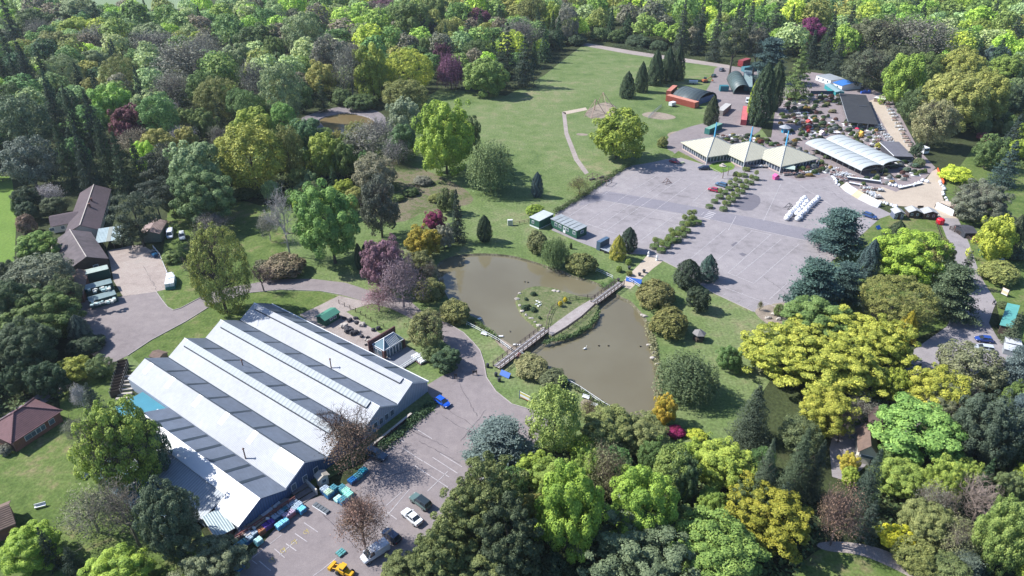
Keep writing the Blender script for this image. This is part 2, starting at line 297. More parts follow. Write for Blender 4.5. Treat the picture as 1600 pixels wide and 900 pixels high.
LANE = [(1466,338),(1497,342),(1514,380),(1530,426),(1538,442),(1557,472),(1551,486),(1545,505),(1560,530),(1600,548),(1600,572),(1540,575),(1500,600),(1470,640),(1420,675),(1370,710),(1345,735),(1322,752),(1300,745),(1296,700),(1310,650),(1330,610),(1380,575),(1430,545),(1480,510),(1500,455),(1490,400)]
sheet('east_lane', LANE, 0.06, M_TARMAC)
sheet('sales_yard', [(1378,292),(1400,300),(1418,292),(1444,285),(1456,268),(1463,264),(1474,286),(1472,306),(1480,330),(1497,342),(1466,340),(1455,326),(1404,322),(1380,316),(1350,302),(1340,296)], 0.07, M_SAND)
sheet('nursery_paving', [(1205,215),(1210,180),(1222,130),(1262,112),(1305,118),(1370,143),(1390,150),(1412,190),(1436,235),(1462,262),(1440,285),(1400,300),(1340,296),(1300,275),(1290,280),(1250,284),(1215,272),(1100,262),(1060,245),(1045,232),(1060,210),(1100,205),(1160,215)], 0.05, ground_mat('mauve_paving', [(0.19,0.16,0.165),(0.24,0.205,0.21),(0.28,0.235,0.235)], scales=(0.1,0.6,5)))
sheet('nursery_path', [(1358,158),(1378,150),(1390,170),(1408,195),(1422,222),(1432,248),(1420,256),(1405,240),(1392,215),(1375,185)], 0.075, M_SAND)
sheet('works_yard', smooth_loop([(1118,101),(1150,104),(1200,112),(1212,150),(1195,200),(1160,222),(1100,216),(1068,228),(1044,240),(1040,214),(1070,200),(1110,190),(1124,168),(1098,150),(1112,128)], 1), 0.06, M_TARMAC2)
sheet('far_path', [(908,66),(985,79),(1075,92),(1140,102),(1140,107),(1075,98),(985,85),(908,71)], 0.07, M_GRAVEL)
sheet('brick_path', [(878,175),(884,176),(888,208),(904,248),(920,270),(914,273),(897,250),(882,210)], 0.07, M_GRAVEL)
sheet('brick_path', [(878,175),(915,168),(918,172),(884,179)], 0.07, M_SAND)
sheet('play_area', smooth_loop([(912,178),(924,168),(945,158),(962,166),(966,172),(950,184),(924,187)]), 0.06, M_DIRT)
for q in ([(1000,178),(1020,174),(1045,178),(1060,184),(1040,188),(1010,184)], [(900,208),(918,209),(919,212),(901,212)], [(1042,208),(1062,204),(1066,212),(1044,216)]):
    sheet('bare_patch', smooth_loop(q), 0.055, M_DIRT)
sheet('bridge_path', [(968,447),(980,432),(1000,412),(1012,398),(1032,398),(1036,408),(1020,420),(1000,438),(985,452)], 0.055, M_SAND)
sheet('rockery_bed', smooth_loop([(1176,487),(1190,478),(1240,470),(1262,486),(1250,505),(1215,512),(1195,505)]), 0.07, M_DIRT)
sheet('flower_border', smooth_loop([(770,520),(800,540),(830,556),(838,568),(820,570),(796,556),(772,532)]), 0.05, M_DIRT)
sheet('flower_border', smooth_loop([(905,625),(925,622),(950,640),(935,652),(910,645)]), 0.05, M_DIRT)
# painted lines
PL = MB()
def line(a, b, wd=0.14, z=0.095, mb=None):
    A, Bq = at(*a), at(*b); d = (Bq-A).normalized(); s = Vector((-d.y, d.x, 0))*wd/2
    (mb or PL).add([(p.x, p.y, z) for p in (A-s, Bq-s, Bq+s, A+s)], [(0,1,2,3)]); return A, Bq
def ticks(a, b, sp=2.5, ln=0.9, wd=0.1, t0=0, t1=1):
    A, Bq = at(*a), at(*b); L = (Bq-A).length; d = (Bq-A)/L; s = Vector((-d.y, d.x, 0)); x = L*t0
    while x <= L*t1:
        p = A+d*x; q = d*wd/2; e = s*ln/2
        PL.add([((p+u).x, (p+u).y, .1) for u in (-q-e, q-e, q+e, -q+e)], [(0,1,2,3)]); x += sp
rows = [((1084,285),(989,354)),((1064,279),(948,360)),((1032,288),(934,355)),((1052,338.4),(1001,376)),((1248,382),(1178,443)),((1204,367),(1137,427)),((1220,375),(1150,432)),
        ((1175,361),(1120,408)),((1135,357),(1075,408)),((984,302),(914,349)),((998,269),(941,306)),((1034,270),(979,303)),((921,318),(886,340)),((1220,288),(1193,345)),((1305,290),(1274,296)),
        ((1112,289),(1082,316)),((1230,443),(1202,468)),((1140,271),(1122,287)),((1125,272),(1112,283))]
for a, b in rows:
    line(a, b, 0.13); ticks(a, b, 2.5, 0.8)
for a, b in [((942,313.6),(1073,337.6)),((1073,337.6),(1092,341)),((1116,344.4),(1265,377.6)),((1133,450),(1214,480)),((1138,427),(1178,443.4)),((914,349),(970,368)),((1082,316),(1102,322)),
             ((1138,360),(1150,338) ),((1175,361),(1204,367)),((1100,332),(1096,336)),((1214,480),(1228,484)),((1250,290),(1305,325)),((1274,296),(1312,303)),((1084,285),(1046,274)),((1036,252),(1086,266))]:
    line(a, b, 0.16)
ticks((1133,450),(1214,480),2.5,1.1); ticks((1120,455),(1176,482),2.5,1.2)
for i in range(5): # zebra crossing
    u = i/4; a = (1107-9*u, 331+9*u); line(a, (a[0]+11, a[1]+3.0), 0.5)
# lower car park
for a, b in [((636,662),(675,686)),((628,700),(662,722)),((648,728),(700,762)),((661,721),(702,746)),((676,715),(715,740)),((688,709),(722,730)),((700,737),(668,768)),((628,769),(604,790)),((604,800),(620,812)),((640,765),(600,812)),
             ((475,817),(497,832)),((461,834),(480,847)),((447,850),(463,861)),((429,858),(445,872)),((405,877),(423,892)),((525,873),(504,890)),((490,900),(504,890)),((437,868),(465,843)),((565,800),(580,812)),((602,693),(616,701)),((620,684),(632,692))]:
    line(a, b, 0.13)
for a, b in [((395,872),(440,836)),((394,876),(402,882))]: line(a, b, 0.1)
meta(PL.build('parking_markings', M_PAINT), kind='structure')
YL = MB()
for px, py in ((478,832),(459,848),(442,861),(424,876)):   # wheelchair symbols of the disabled bays
    c = at(px, py); 
    for i in range(7):
        t0, t1 = math.pi*(0.2+i*.22), math.pi*(0.2+(i+1)*.22); r = .38; a = c+Vector((math.cos(t0)*r, math.sin(t0)*r, 0)); b = c+Vector((math.cos(t1)*r, math.sin(t1)*r, 0))
        d = (b-a).normalized(); s = Vector((-d.y, d.x, 0))*.05; YL.add([(p.x, p.y, .1) for p in (a-s, b-s, b+s, a+s)], [(0,1,2,3)])
    for a, b in (((0,.75),(0,.15)),((0,.15),(.4,.15)),((.4,.15),(.6,-.3)),((0,.5),(.3,.5))):
        a = c+Vector((*a, 0)); b = c+Vector((*b, 0)); d = (b-a).normalized(); s = Vector((-d.y, d.x, 0))*.05; YL.add([(p.x, p.y, .1) for p in (a-s, b-s, b+s, a+s)], [(0,1,2,3)])
meta(YL.build('disabled_bay_symbols', M_YPAINT), kind='structure')
# cracks and seams in the tarmac, and kerbs
CR = MB(); random.seed(9)
def crack(a, b, n=14, wob=1.5, wd=.10):
    pts = [Vector((a[0]+(b[0]-a[0])*i/n+random.uniform(-wob, wob), a[1]+(b[1]-a[1])*i/n+random.uniform(-wob, wob)*.6)) for i in range(n+1)]
    for p, q in zip(pts, pts[1:]): line(p, q, wd*random.uniform(.5, 1.4), .09, CR)
for a, b in [((700,640),(820,720)),((718,600),(745,650)),((690,650),(760,690)),((655,690),(720,725)),((560,640+60),(600,790)),((640,672),(700,700)),((720,690),(760,640)),((590,750),(640,735)),((500,800),(560,860)),
             ((224,416),(246,455)),((1120,300),(1240,330)),((930,300),(1000,310)),((1190,430),(1230,460)),((960,330),(1060,350)),((1030,300),(1090,312)),((1300,300),(1350,340))]: crack(a, b)
meta(CR.build('tarmac_cracks', ground_mat('crack_fill', [(0.09,0.08,0.09),(0.11,0.1,0.11)])), kind='structure')
KB = MB()
def kerb(pts, wd=.15, h=.14):
    P = [at(*p) for p in pts]
    for a, b in zip(P, P[1:]):
        d = (b-a).normalized(); s = Vector((-d.y, d.x, 0))*wd/2; KB.slab([(p.x, p.y, .06+h) for p in (a-s, b-s, b+s, a+s)], h+.02)
kerb([(670,496),(700,506),(724,520),(740,536),(750,548),(756,566),(760,590),(775,612),(800,632),(838,643)]); kerb([(1036,408),(1060,420),(1110,456),(1176,487)])
kerb([(244,456),(254,470),(262,480),(271,485),(282,482),(312,466),(345,452)]); kerb([(200,556),(236,532),(290,503),(330,478),(388,458),(439,453),(500,455),(533,461)])
kerb([(1063,247),(1104,259),(1127,271)]); kerb([(868,334),(900,314),(932,294),(960,274),(986,259)])
meta(KB.build('kerb', mat('kerb_stone', (.36,.33,.32), .9)), kind='structure')
# ================================================================ BUILDINGS
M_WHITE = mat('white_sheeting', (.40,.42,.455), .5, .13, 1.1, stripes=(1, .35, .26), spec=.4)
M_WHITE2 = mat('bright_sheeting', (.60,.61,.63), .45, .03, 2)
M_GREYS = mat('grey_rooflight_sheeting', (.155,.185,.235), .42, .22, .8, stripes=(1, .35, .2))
M_STRIP = mat('dark_roof_strip', (.03,.045,.06), .5, .1, 2)
M_CAP = mat('grey_ridge_cladding', (.23,.27,.295), .55, .10, 1.2, stripes=(1, 1.1, .14))
M_TRIM = mat('white_trim', (.72,.74,.76), .5, .05)
M_DARK = mat('dark_gap', (.03,.035,.045), .7, .1)
M_CLAD = mat('blue_grey_cladding', (.36,.42,.52), .55, .06, 2, stripes=(0, .5, .25))
M_CLAD_SHADE = mat('shade_navy_cladding', (.07,.13,.26), .55, .1, 2, stripes=(0, .5, .25))  # blue-grey cladding with the shade of the front gables painted in as navy
M_GLASS = mat('window_glass', (.10,.14,.18), .08, .2, 1.5, spec=.8)
M_TEAL = mat('teal_flat_roof', (.035,.20,.27), .5, .15, .4)
M_TILE = mat('purple_brown_tiles', (.088,.064,.074), .85, .3, 1.5, stripes=(1, .33, .22))
M_TILER = mat('red_hip_tiles', (.165,.085,.09), .85, .25, 1.5, stripes=(1, .33, .2))
M_TILEB = mat('brown_tiles', (.17,.115,.09), .85, .3, 1.5, stripes=(1, .33, .25))
M_BRICK = mat('red_brick', (.22,.105,.08), .9, .3, 5)
M_BRICKD = mat('dark_brick', (.115,.055,.055), .9, .3, 5)
M_CREAM = mat('cream_render', (.55,.52,.46), .8, .08)
M_TIMBER = mat('weathered_timber', (.17,.13,.10), .85, .3, 3)
M_TIMBERD = mat('dark_timber', (.075,.055,.045), .85, .3, 3)
M_GREENW = mat('dark_green_boards', (.012,.10,.062), .6, .15, 2, stripes=(2, .25, .25))
M_GREENP = mat('green_paint', (.02,.13,.085), .5, .12, 2)
M_FELT = mat('grey_felt_roof', (.27,.30,.32), .75, .25, .6)
M_STEELG = mat('pale_corrugated_steel', (.33,.42,.44), .5, .2, .7, stripes=(0, .4, .25))
M_RUST = mat('rusty_corrugated_steel', (.30,.22,.20), .7, .6, .5, stripes=(0, .4, .25))
M_PANEL = mat('cream_standing_seam', (.47,.455,.36), .55, .07, 1)
M_SEAM = mat('standing_seam_grey', (.25,.27,.24), .6, .1)  # plain grey for roof seams and the canopy rooflight
M_POLY = mat('white_polythene', (.40,.43,.43), .45, .06, .8)
M_METAL = mat('galvanised_steel', (.45,.47,.48), .45, .1, metal=.5)
M_SLAT = mat('black_shade_netting', (.035,.038,.045), .8, .3, 2, stripes=(0, .5, .4))
M_BLUEM = mat('sky_blue_mast', (.10,.42,.68), .45, .08)
M_BLACKM = mat('blackish_barrel_roof', (.075,.10,.105), .5, .2, 1, stripes=(0, 2.2, .2))
M_REDC = mat('red_oxide_steel', (.34,.075,.05), .6, .2, 1, stripes=(0, .3, .25))
M_REDR = mat('faded_red_roof', (.52,.19,.15), .6, .12, 1)
M_STONE = mat('pale_stone', (.42,.38,.34), .9, .25, 3)
def rooted(name, r, label, cat, group=None): return thing(name, r[0], r[1], label, cat, group)
# ---------- the big glass and steel warehouse
A, ang, W, L = rect((205,590), (428,473), (665,598), 3.0, (440,764))
wh = thing('warehouse', A, ang, 'large multi bay warehouse with parallel white and grey striped ridge roofs', 'building')
bw = W/4; EV, RG = 3.0, 5.7; y0, y1 = -L/2, L/2     # front gables at -y
print('WAREHOUSE', W, L, math.degrees(ang))
for i in range(4):
    x0 = -W/2+i*bw; xm = x0+bw*.5; x1 = x0+bw
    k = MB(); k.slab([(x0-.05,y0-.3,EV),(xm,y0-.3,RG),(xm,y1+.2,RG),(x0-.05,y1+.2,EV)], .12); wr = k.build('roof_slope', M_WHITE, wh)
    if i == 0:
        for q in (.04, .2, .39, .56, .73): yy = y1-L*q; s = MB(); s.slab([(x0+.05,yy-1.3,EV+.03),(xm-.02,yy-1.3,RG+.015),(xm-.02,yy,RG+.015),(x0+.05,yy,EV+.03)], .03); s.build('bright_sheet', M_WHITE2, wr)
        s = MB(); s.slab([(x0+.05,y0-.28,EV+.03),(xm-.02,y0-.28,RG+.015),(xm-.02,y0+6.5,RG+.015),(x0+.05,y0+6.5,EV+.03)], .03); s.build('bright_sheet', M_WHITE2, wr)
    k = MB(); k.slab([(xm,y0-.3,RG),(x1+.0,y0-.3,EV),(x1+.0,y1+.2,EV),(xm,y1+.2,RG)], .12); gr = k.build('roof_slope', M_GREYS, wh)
    n = 7
    for q in range(1, n):
        yy = y1-L*(q/n)+(i % 2)*1.2; s = MB(); s.slab([(xm+.1,yy-.75,RG),(x1-.2,yy-.75,EV+.13),(x1-.2,yy,EV+.13),(xm+.1,yy,RG)], .08); s.build('dark_strip', M_STRIP, gr)
    B('ridge_flashing', M_STRIP if i == 0 else M_TRIM, wr, (xm-.12, xm+.12, y0-.32, y1+.22, RG-.02, RG+.07))
    B('valley_gutter', M_STRIP, gr, (x1-.16, x1+.1, y0-.1, y1+.1, EV-.02, EV+.1)) if i < 3 else B('valley_gutter', M_TRIM, gr, (x1-.05, x1+.2, y0-.3, y1+.2, EV-.2, EV+.02))
    if i in (1, 2, 3):   # raised ventilator strip along the ridge
        k = MB(); f = .3 if i < 3 else .26; xa = xm-bw*.5*f; za = RG-(RG-EV)*f; ya, yb = y0+2.2, y1-1.6
        k.slab([(xa,ya,za+.42),(xm-.05,ya,RG+.3),(xm-.05,yb,RG+.3),(xa,yb,za+.42)], .16); k.build('ridge_vent', M_CAP if i < 3 else M_WHITE, wh)
        B('vent_gap', M_DARK, wh, (xa-.08, xa+.1, ya+.1, yb-.1, za+.02, za+.2))
    # walls under the roofs: gables front and back
    for yy, m in ((y0, M_CLAD_SHADE if i < 2 else M_CLAD), (y1-.15, M_CLAD)):
        k = MB(); k.add([(x0,yy,0),(x1,yy,0),(x1,yy,EV-.1),(xm,yy,RG-.12),(x0,yy,EV-.1),(x0,yy+.15,0),(x1,yy+.15,0),(x1,yy+.15,EV-.1),(xm,yy+.15,RG-.12),(x0,yy+.15,EV-.1)], [(0,1,2,3,4),(9,8,7,6,5),(0,5,6,1),(1,6,7,2),(2,7,8,3),(3,8,9,4),(4,9,5,0)])
        gw = k.build('gable_wall', m, wh)
        if yy == y0:
            s = MB(); s.slab([(x0,y0-.34,EV-.06),(xm,y0-.34,RG-.04),(xm,y0-.22,RG-.04),(x0,y0-.22,EV-.06)], .22); s.slab([(xm,y0-.34,RG-.04),(x1,y0-.34,EV-.06),(x1,y0-.22,EV-.06),(xm,y0-.22,RG-.04)], .22); s.build('bargeboard', M_TRIM, gw)
            for q in range(5 if i == 2 else (3 if i < 2 else 0)):
                xw = x0+1.2+q*(1.6 if i == 2 else 2.6); f = B('window', M_TRIM, wh, (xw, xw+1.1, y0-.06, y0+.02, .9, 2.4)); B('pane', M_GLASS, f, (xw+.08, xw+1.02, y0-.08, y0-.05, .98, 2.32))
B('side_wall', M_CLAD, wh, (W/2-.15, W/2, y0+.2, y1-.2, 0, EV-.15)); B('side_wall', M_CLAD, wh, (-W/2, -W/2+.15, y0+.2, y1-.2, 0, EV-.15))
for (x, y) in ((-W/2+bw*1.78, y1-L*.33), (-W/2+bw*3.02, y1-L*.62), (-W/2+.2, y0+L*.22)):
    k = MB(); k.tube((x, y, EV), (x, y, RG-.1), .13, .13, 8); k.lathe([(.26, RG-.1), (.05, RG+.2)], 8, x, y); k.build('flue', mat('rusty_flue', (.22,.13,.10), .7), wh)
# lower bay on the left with its own ridge, lean-to, glazed section
xb = -W/2-bw*1.08; xm = -W/2-bw*.55; ya, yb = y0-.6, y1-L*.30
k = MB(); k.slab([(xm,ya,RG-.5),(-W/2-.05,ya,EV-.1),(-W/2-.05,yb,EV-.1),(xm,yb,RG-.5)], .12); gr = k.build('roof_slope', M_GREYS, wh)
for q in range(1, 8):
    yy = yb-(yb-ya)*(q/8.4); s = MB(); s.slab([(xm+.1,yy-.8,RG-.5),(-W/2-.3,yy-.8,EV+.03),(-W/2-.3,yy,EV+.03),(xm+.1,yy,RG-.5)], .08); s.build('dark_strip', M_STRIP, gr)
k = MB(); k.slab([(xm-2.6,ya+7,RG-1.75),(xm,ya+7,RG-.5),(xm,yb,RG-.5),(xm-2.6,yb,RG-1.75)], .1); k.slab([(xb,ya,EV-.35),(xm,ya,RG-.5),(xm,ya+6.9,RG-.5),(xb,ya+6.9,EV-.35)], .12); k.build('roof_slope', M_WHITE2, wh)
k = MB(); k.slab([(xb-2.5,ya+7,EV-.9),(xm-2.5,ya+7,RG-2.0),(xm-2.5,yb-1.5,RG-2.0),(xb-2.5,yb-1.5,EV-.9)], .12); k.build('lean_to_roof', mat('lean_to_sheeting', (.30,.34,.38), .5, .15, 1, stripes=(1, .6, .3)), wh)
k = MB(); k.slab([(xb-8,ya+9,EV-1.5),(xb-2.9,ya+9,EV-.95),(xb-2.9,yb-3,EV-.95),(xb-8,yb-3,EV-1.5)], .1); gg = k.build('glazed_roof', mat('lean_to_glass', (.09,.16,.20), .15, .2, 1), wh)
s = MB()
for q in range(14): yy = ya+9.2+q*(yb-ya-12.5)/13; s.slab([(xb-8,yy,EV-1.44),(xb-2.95,yy,EV-.88),(xb-2.95,yy+.12,EV-.88),(xb-8,yy+.12,EV-1.44)], .06)
s.build('glazing_bar', M_TRIM, gg)
B('gutter', M_DARK, wh, (xb-2.95, xb-2.55, ya+7.2, yb-1.6, EV-1.0, EV-.8))
k = MB(); k.box(xb+.1,-W/2,ya+.3,ya+.45,0,EV-.5); k.add([(xb+.1,ya+.3,EV-.5),(-W/2,ya+.3,EV-.5),(-W/2-.05,ya+.3,EV-.25),(xm,ya+.3,RG-.65)], [(0,1,2,3)]); k.build('gable_wall', M_CLAD_SHADE, wh)
k = MB(); k.box(xb-7.9,xb-7.75,ya+9.1,yb-3.1,0,EV-1.65); k.box(xb-2.4,xb-2.25,ya+7.1,yb-1.6,0,EV-1.1); k.box(xb-7.8,-W/2,yb-3.3,yb-3.15,0,EV-1.6); k.box(xb-7.8,xb-2.4,ya+9.1,ya+9.25,0,EV-1.6); k.box(xb+.05,xb+.2,ya+.4,ya+7,0,EV-.6); k.box(xb-2.3,xb+.1,ya+7.05,ya+7.2,0,EV-1.0); k.build('side_wall', M_CLAD, wh)
k = MB(); k.slab([(-W/2-10,yb+.4,EV-.9),(-W/2-.1,yb+.4,EV-.9),(-W/2-.1,yb+10.5,EV-.9),(-W/2-10,yb+10.5,EV-.9)], .25); tr_ = k.build('flat_roof', M_TEAL, wh)
B('roof_light', M_TRIM, tr_, (-W/2-5.5,-W/2-1.5,yb+1.2,yb+2.0,EV-.9,EV-.5)); B('side_wall', M_CLAD, wh, (-W/2-9.8,-W/2-.3,yb+.6,yb+10.3,0,EV-1.15))
# small corrugated shed at the lower corner
c, a, w_, d = rect((310,812), (340,796), (372,820), 2.6)
sh = thing('lean_to_shed', c, a, 'low timber shed with pale corrugated roof at the warehouse corner', 'shed')
k = MB(); k.slab([(-w_/2,-d/2,2.3),(w_/2,-d/2,2.3),(w_/2,d/2,2.8),(-w_/2,d/2,2.8)], .08); k.build('roof', M_STEELG, sh); B('wall', M_TIMBER, sh, (-w_/2+.3,w_/2-.3,-d/2+.3,d/2-.3,0,2.2)); B('door', M_TIMBERD, sh, (-.5,.5,-d/2+.22,-d/2+.29,0,1.9))
# ---------- glass roofed pavilion beside the warehouse
c, a, w_, d = rect((584,541), (598,547+.5), (630,529), 3.0, (614,519))
c, a, w_, d = rect((582,538), (600,548), (630,529), 2.8)
pv = thing('glass_pavilion', c, a, 'brick and white framed garden room with a hipped glass roof', 'pavilion')
hw, hd = w_/2, d/2
P_ = [(-hw,-hd),(hw,-hd),(hw,hd),(-hw,hd)]; rz0, rz1 = 2.7, 4.4; r0, r1 = (0,-hd+hw), (0,hd-hw*.6)
k = MB(); k.add([(*P_[0],rz0),(*P_[1],rz0),(*P_[2],rz0),(*P_[3],rz0),(*r0,rz1),(*r1,rz1)], [(0,1,4),(1,2,5,4),(2,3,5),(3,0,4,5)]); gl = k.build('glass_roof', mat('sky_glass', (.10,.17,.20), .06, .1, spec=.9), pv)
k = MB()
for i in range(9):
    y = -hd+hw+(2*hd-1.6*hw)*i/8
    for s in (-1, 1): k.tube((0, y, rz1+.04), (s*hw, y+(0), rz0+.04), .07, .07, 4)
for p, q in ((P_[0],r0),(P_[1],r0),(P_[2],r1),(P_[3],r1)): k.tube((*p, rz0+.05), (*q, rz1+.05), .09, .09, 4)
for p, q in zip(P_, P_[1:]+P_[:1]): k.tube((*p, rz0), (*q, rz0), .09, .09, 4)
k.tube((*r0, rz1+.05), (*r1, rz1+.05), .1, .1, 4); k.build('roof_bar', M_TRIM, gl)
for x, y in P_: k = MB(); k.rbox(x, y, .5, .5, 0, rz0-.08); k.build('brick_pier', M_BRICKD, pv)
k = MB(); k.rbox(0, -hd, 2*hw-.6, .3, 0, .6); k.build('brick_base', M_BRICKD, pv)
k = MB(); k.rbox(-hw-.35, .2, .3, 2*hd+2.2, 0, 3.9); k.build('brick_wall', M_BRICKD, pv)
for i in range(5):
    y = -hd+.8+i*(2*hd-1.6)/5; f = B('window', M_TRIM, pv, (hw-.06,hw+.06,y,y+(2*hd-1.9)/5,.1,2.5)); B('pane', M_GLASS, f, (hw+.05,hw+.09,y+.12,y+(2*hd-1.9)/5-.12,.3,2.35))
for i in range(2):
    x = -hw+.5+i*(2*hw-1)/2; f = B('window', M_TRIM, pv, (x,x+(2*hw-1.2)/2,-hd-.2,-hd-.16,.65,2.5)); B('pane', M_GLASS, f, (x+.12,x+(2*hw-1.2)/2-.12,-hd-.24,-hd-.2,.8,2.35))
k = MB(); k.box(hw+.3,hw+6,-hd-.6,hd+.5,0,.35); k.build('deck', mat('grey_deck', (.22,.23,.26), .8, .15, 2, stripes=(1,.3,.2)), pv)
k = MB()
for i in range(9):
    y = -hd-.5+i*(2*hd+1)/8; k.box(hw+5.8,hw+5.9,y-.05,y+.05,.3,1.3)
k.box(hw+5.8,hw+5.9,-hd-.6,hd+.5,1.25,1.35); k.box(hw+5.8,hw+5.9,-hd-.6,hd+.5,.75,.8); k.build('railing', M_TRIM, pv)
c, a, w_, d = rect((640,556), (650,551), (668,562), .6)
stp = thing('display_steps', c, a, 'white slatted plant display steps beside the pavilion deck', 'steps')
k = MB()
for i in range(6): k.box(-w_/2+.05,w_/2,-d/2+d*i/6,-d/2+d*i/6+d/10,.0,.75)
k.build('slat', M_TRIM, stp); B('plinth', M_BRICKD, stp, (-w_/2-.1,w_/2+.1,-d/2-.1,d/2+.1,0,.3))
# ---------- small green hut
def gable(name, r, label, mw, mr, ev=2.2, rg=3.0, over=.25, axis='x', cat='shed', openings=(), door=None, mt=None, group=None, barge=True):
    """a box with a pitched roof: ridge along local x or y"""
    c, a, w_, d = r; root = thing(name, c, a, label, cat, group); hw, hd = w_/2, d/2
    if axis == 'x':
        k = MB(); k.slab([(-hw-over,-hd-over,ev),(hw+over,-hd-over,ev),(hw+over,0,rg),(-hw-over,0,rg)], .12); k.build('roof', mr, root)
        k = MB(); k.slab([(-hw-over,0,rg+.002),(hw+over,0,rg+.002),(hw+over,hd+over,ev),(-hw-over,hd+over,ev)], .12); k.build('roof', mr, root)
        k = MB(); e2 = ev-.12+over*(rg-ev)/(hd+over)
        k.add([(-hw,-hd,0),(hw,-hd,0),(hw,hd,0),(-hw,hd,0),(-hw,-hd,e2-.02),(hw,-hd,e2-.02),(hw,hd,e2-.02),(-hw,hd,e2-.02),(-hw,0,rg-.14),(hw,0,rg-.14)], [(0,1,5,4),(2,3,7,6),(1,2,6,9,5),(3,0,4,8,7)]); k.build('wall', mw, root)
    else:
        k = MB(); k.slab([(-hw-over,-hd-over,ev),(0,-hd-over,rg),(0,hd+over,rg),(-hw-over,hd+over,ev)], .12); k.build('roof', mr, root)
        k = MB(); k.slab([(0,-hd-over,rg+.002),(hw+over,-hd-over,ev),(hw+over,hd+over,ev),(0,hd+over,rg+.002)], .12); k.build('roof', mr, root)
        k = MB(); e2 = ev-.12+over*(rg-ev)/(hw+over)
        k.add([(-hw,-hd,0),(hw,-hd,0),(hw,hd,0),(-hw,hd,0),(-hw,-hd,e2-.02),(hw,-hd,e2-.02),(hw,hd,e2-.02),(-hw,hd,e2-.02),(0,-hd,rg-.14),(0,hd,rg-.14)], [(0,1,5,8,4),(2,3,7,9,6),(1,2,6,5),(3,0,4,7)]); k.build('wall', mw, root)
    for (side, u, wd, z0, z1) in openings:      # side: F front(-y) R right(+x) L left(-x); u offset along wall
        if side == 'F': f = B('window', M_TRIM, root, (u-wd/2,u+wd/2,-hd-.05,-hd+.02,z0,z1)); B('pane', M_GLASS, f, (u-wd/2+.1,u+wd/2-.1,-hd-.07,-hd-.04,z0+.1,z1-.1))
        if side == 'R': f = B('window', M_TRIM, root, (hw-.02,hw+.05,u-wd/2,u+wd/2,z0,z1)); B('pane', M_GLASS, f, (hw+.04,hw+.07,u-wd/2+.1,u+wd/2-.1,z0+.1,z1-.1))
        if side == 'L': f = B('window', M_TRIM, root, (-hw-.05,-hw+.02,u-wd/2,u+wd/2,z0,z1)); B('pane', M_GLASS, f, (-hw-.07,-hw-.04,u-wd/2+.1,u+wd/2-.1,z0+.1,z1-.1))
    if door:
        side, u = door
        if side == 'F': B('door', mt or M_TIMBERD, root, (u-.45,u+.45,-hd-.05,-hd+.02,0,1.95))
        if side == 'R': B('door', mt or M_TIMBERD, root, (hw-.02,hw+.05,u-.45,u+.45,0,1.95))
    return root, hw, hd
# green hut front faces lower right
gable('green_hut', rect((505,502),(527,489),(519,480),2.0), 'small dark green timber hut with pitched roof in the stone yard', M_GREENW, mat('green_felt', (.05,.2,.14), .7, .15), 2.0, 2.7, openings=[('F',-.4,.9,.9,1.7),('F',.9,.9,.9,1.7)])
# ---------- long green cabin by the car park
c, a, w_, d = rect((868,347+4),(902,363+3.5),(916,353),3.1,(880,339))
c, a, w_, d = rect((862,342),(902.5,360.5),(916,353),3.1)
gc = thing('green_cabin', c, a, 'long dark green site cabin with grey felt roof at the car park corner', 'cabin')
B('wall', M_GREENW, gc, (-w_/2,w_/2,-d/2,d/2,.25,3.0)); k = MB(); k.slab([(-w_/2-.2,-d/2-.2,3.1),(w_/2+.2,-d/2-.2,3.1),(w_/2+.2,d/2+.2,3.25),(-w_/2-.2,d/2+.2,3.25)], .15); rf = k.build('roof', M_FELT, gc)
k = MB(); [k.box(-w_/2+q*w_/6-.04,-w_/2+q*w_/6+.04,-d/2-.1,d/2+.1,3.2,3.29) for q in range(1, 6)]; k.build('roof_seam', M_SEAM, rf)
B('plinth', M_DARK, gc, (-w_/2+.15,w_/2-.15,-d/2+.15,d/2-.15,0,.25))
for q in (.2, .36, .64, .9): x = -w_/2+w_*q; f = B('window', M_TRIM, gc, (x-.6,x+.6,-d/2-.06,-d/2+.01,1.3,2.4)); B('pane', M_GLASS, f, (x-.5,x+.5,-d/2-.08,-d/2-.05,1.4,2.3))
x = -w_/2+w_*.53; dr = B('door', M_TRIM, gc, (x-.5,x+.5,-d/2-.06,-d/2+.01,.3,2.4)); B('pane', M_GLASS, dr, (x-.35,x+.35,-d/2-.08,-d/2-.05,1.3,2.2))
f = B('window', M_TRIM, gc, (w_/2-.01,w_/2+.06,-.6,.8,1.3,2.3)); B('pane', M_GLASS, f, (w_/2+.05,w_/2+.08,-.5,.7,1.4,2.2))
c, a, w_, d = rect((830,340),(845,346),(862,334),3.1)
g2 = thing('green_annexe', c, a, 'short green annexe cabin with pale roof at the left end of the long cabin', 'cabin')
B('wall', M_GREENW, g2, (-w_/2,w_/2,-d/2,d/2,.3,2.95)); k = MB(); k.slab([(-w_/2-.15,-d/2-.15,3.1),(w_/2+.15,-d/2-.15,3.1),(w_/2+.15,d/2+.15,3.3),(-w_/2-.15,d/2+.15,3.3)], .15); k.build('roof', mat('pale_felt', (.42,.46,.46), .7, .2, .7), g2)
B('plinth', M_TRIM, g2, (-w_/2+.05,w_/2-.05,-d/2-.02,d/2-.1,0,.5)); f = B('window', M_TRIM, g2, (-w_/2+1,-w_/2+2,-d/2-.06,-d/2+.01,1.3,2.3)); B('pane', M_GLASS, f, (-w_/2+1.1,-w_/2+1.9,-d/2-.08,-d/2-.05,1.4,2.2))
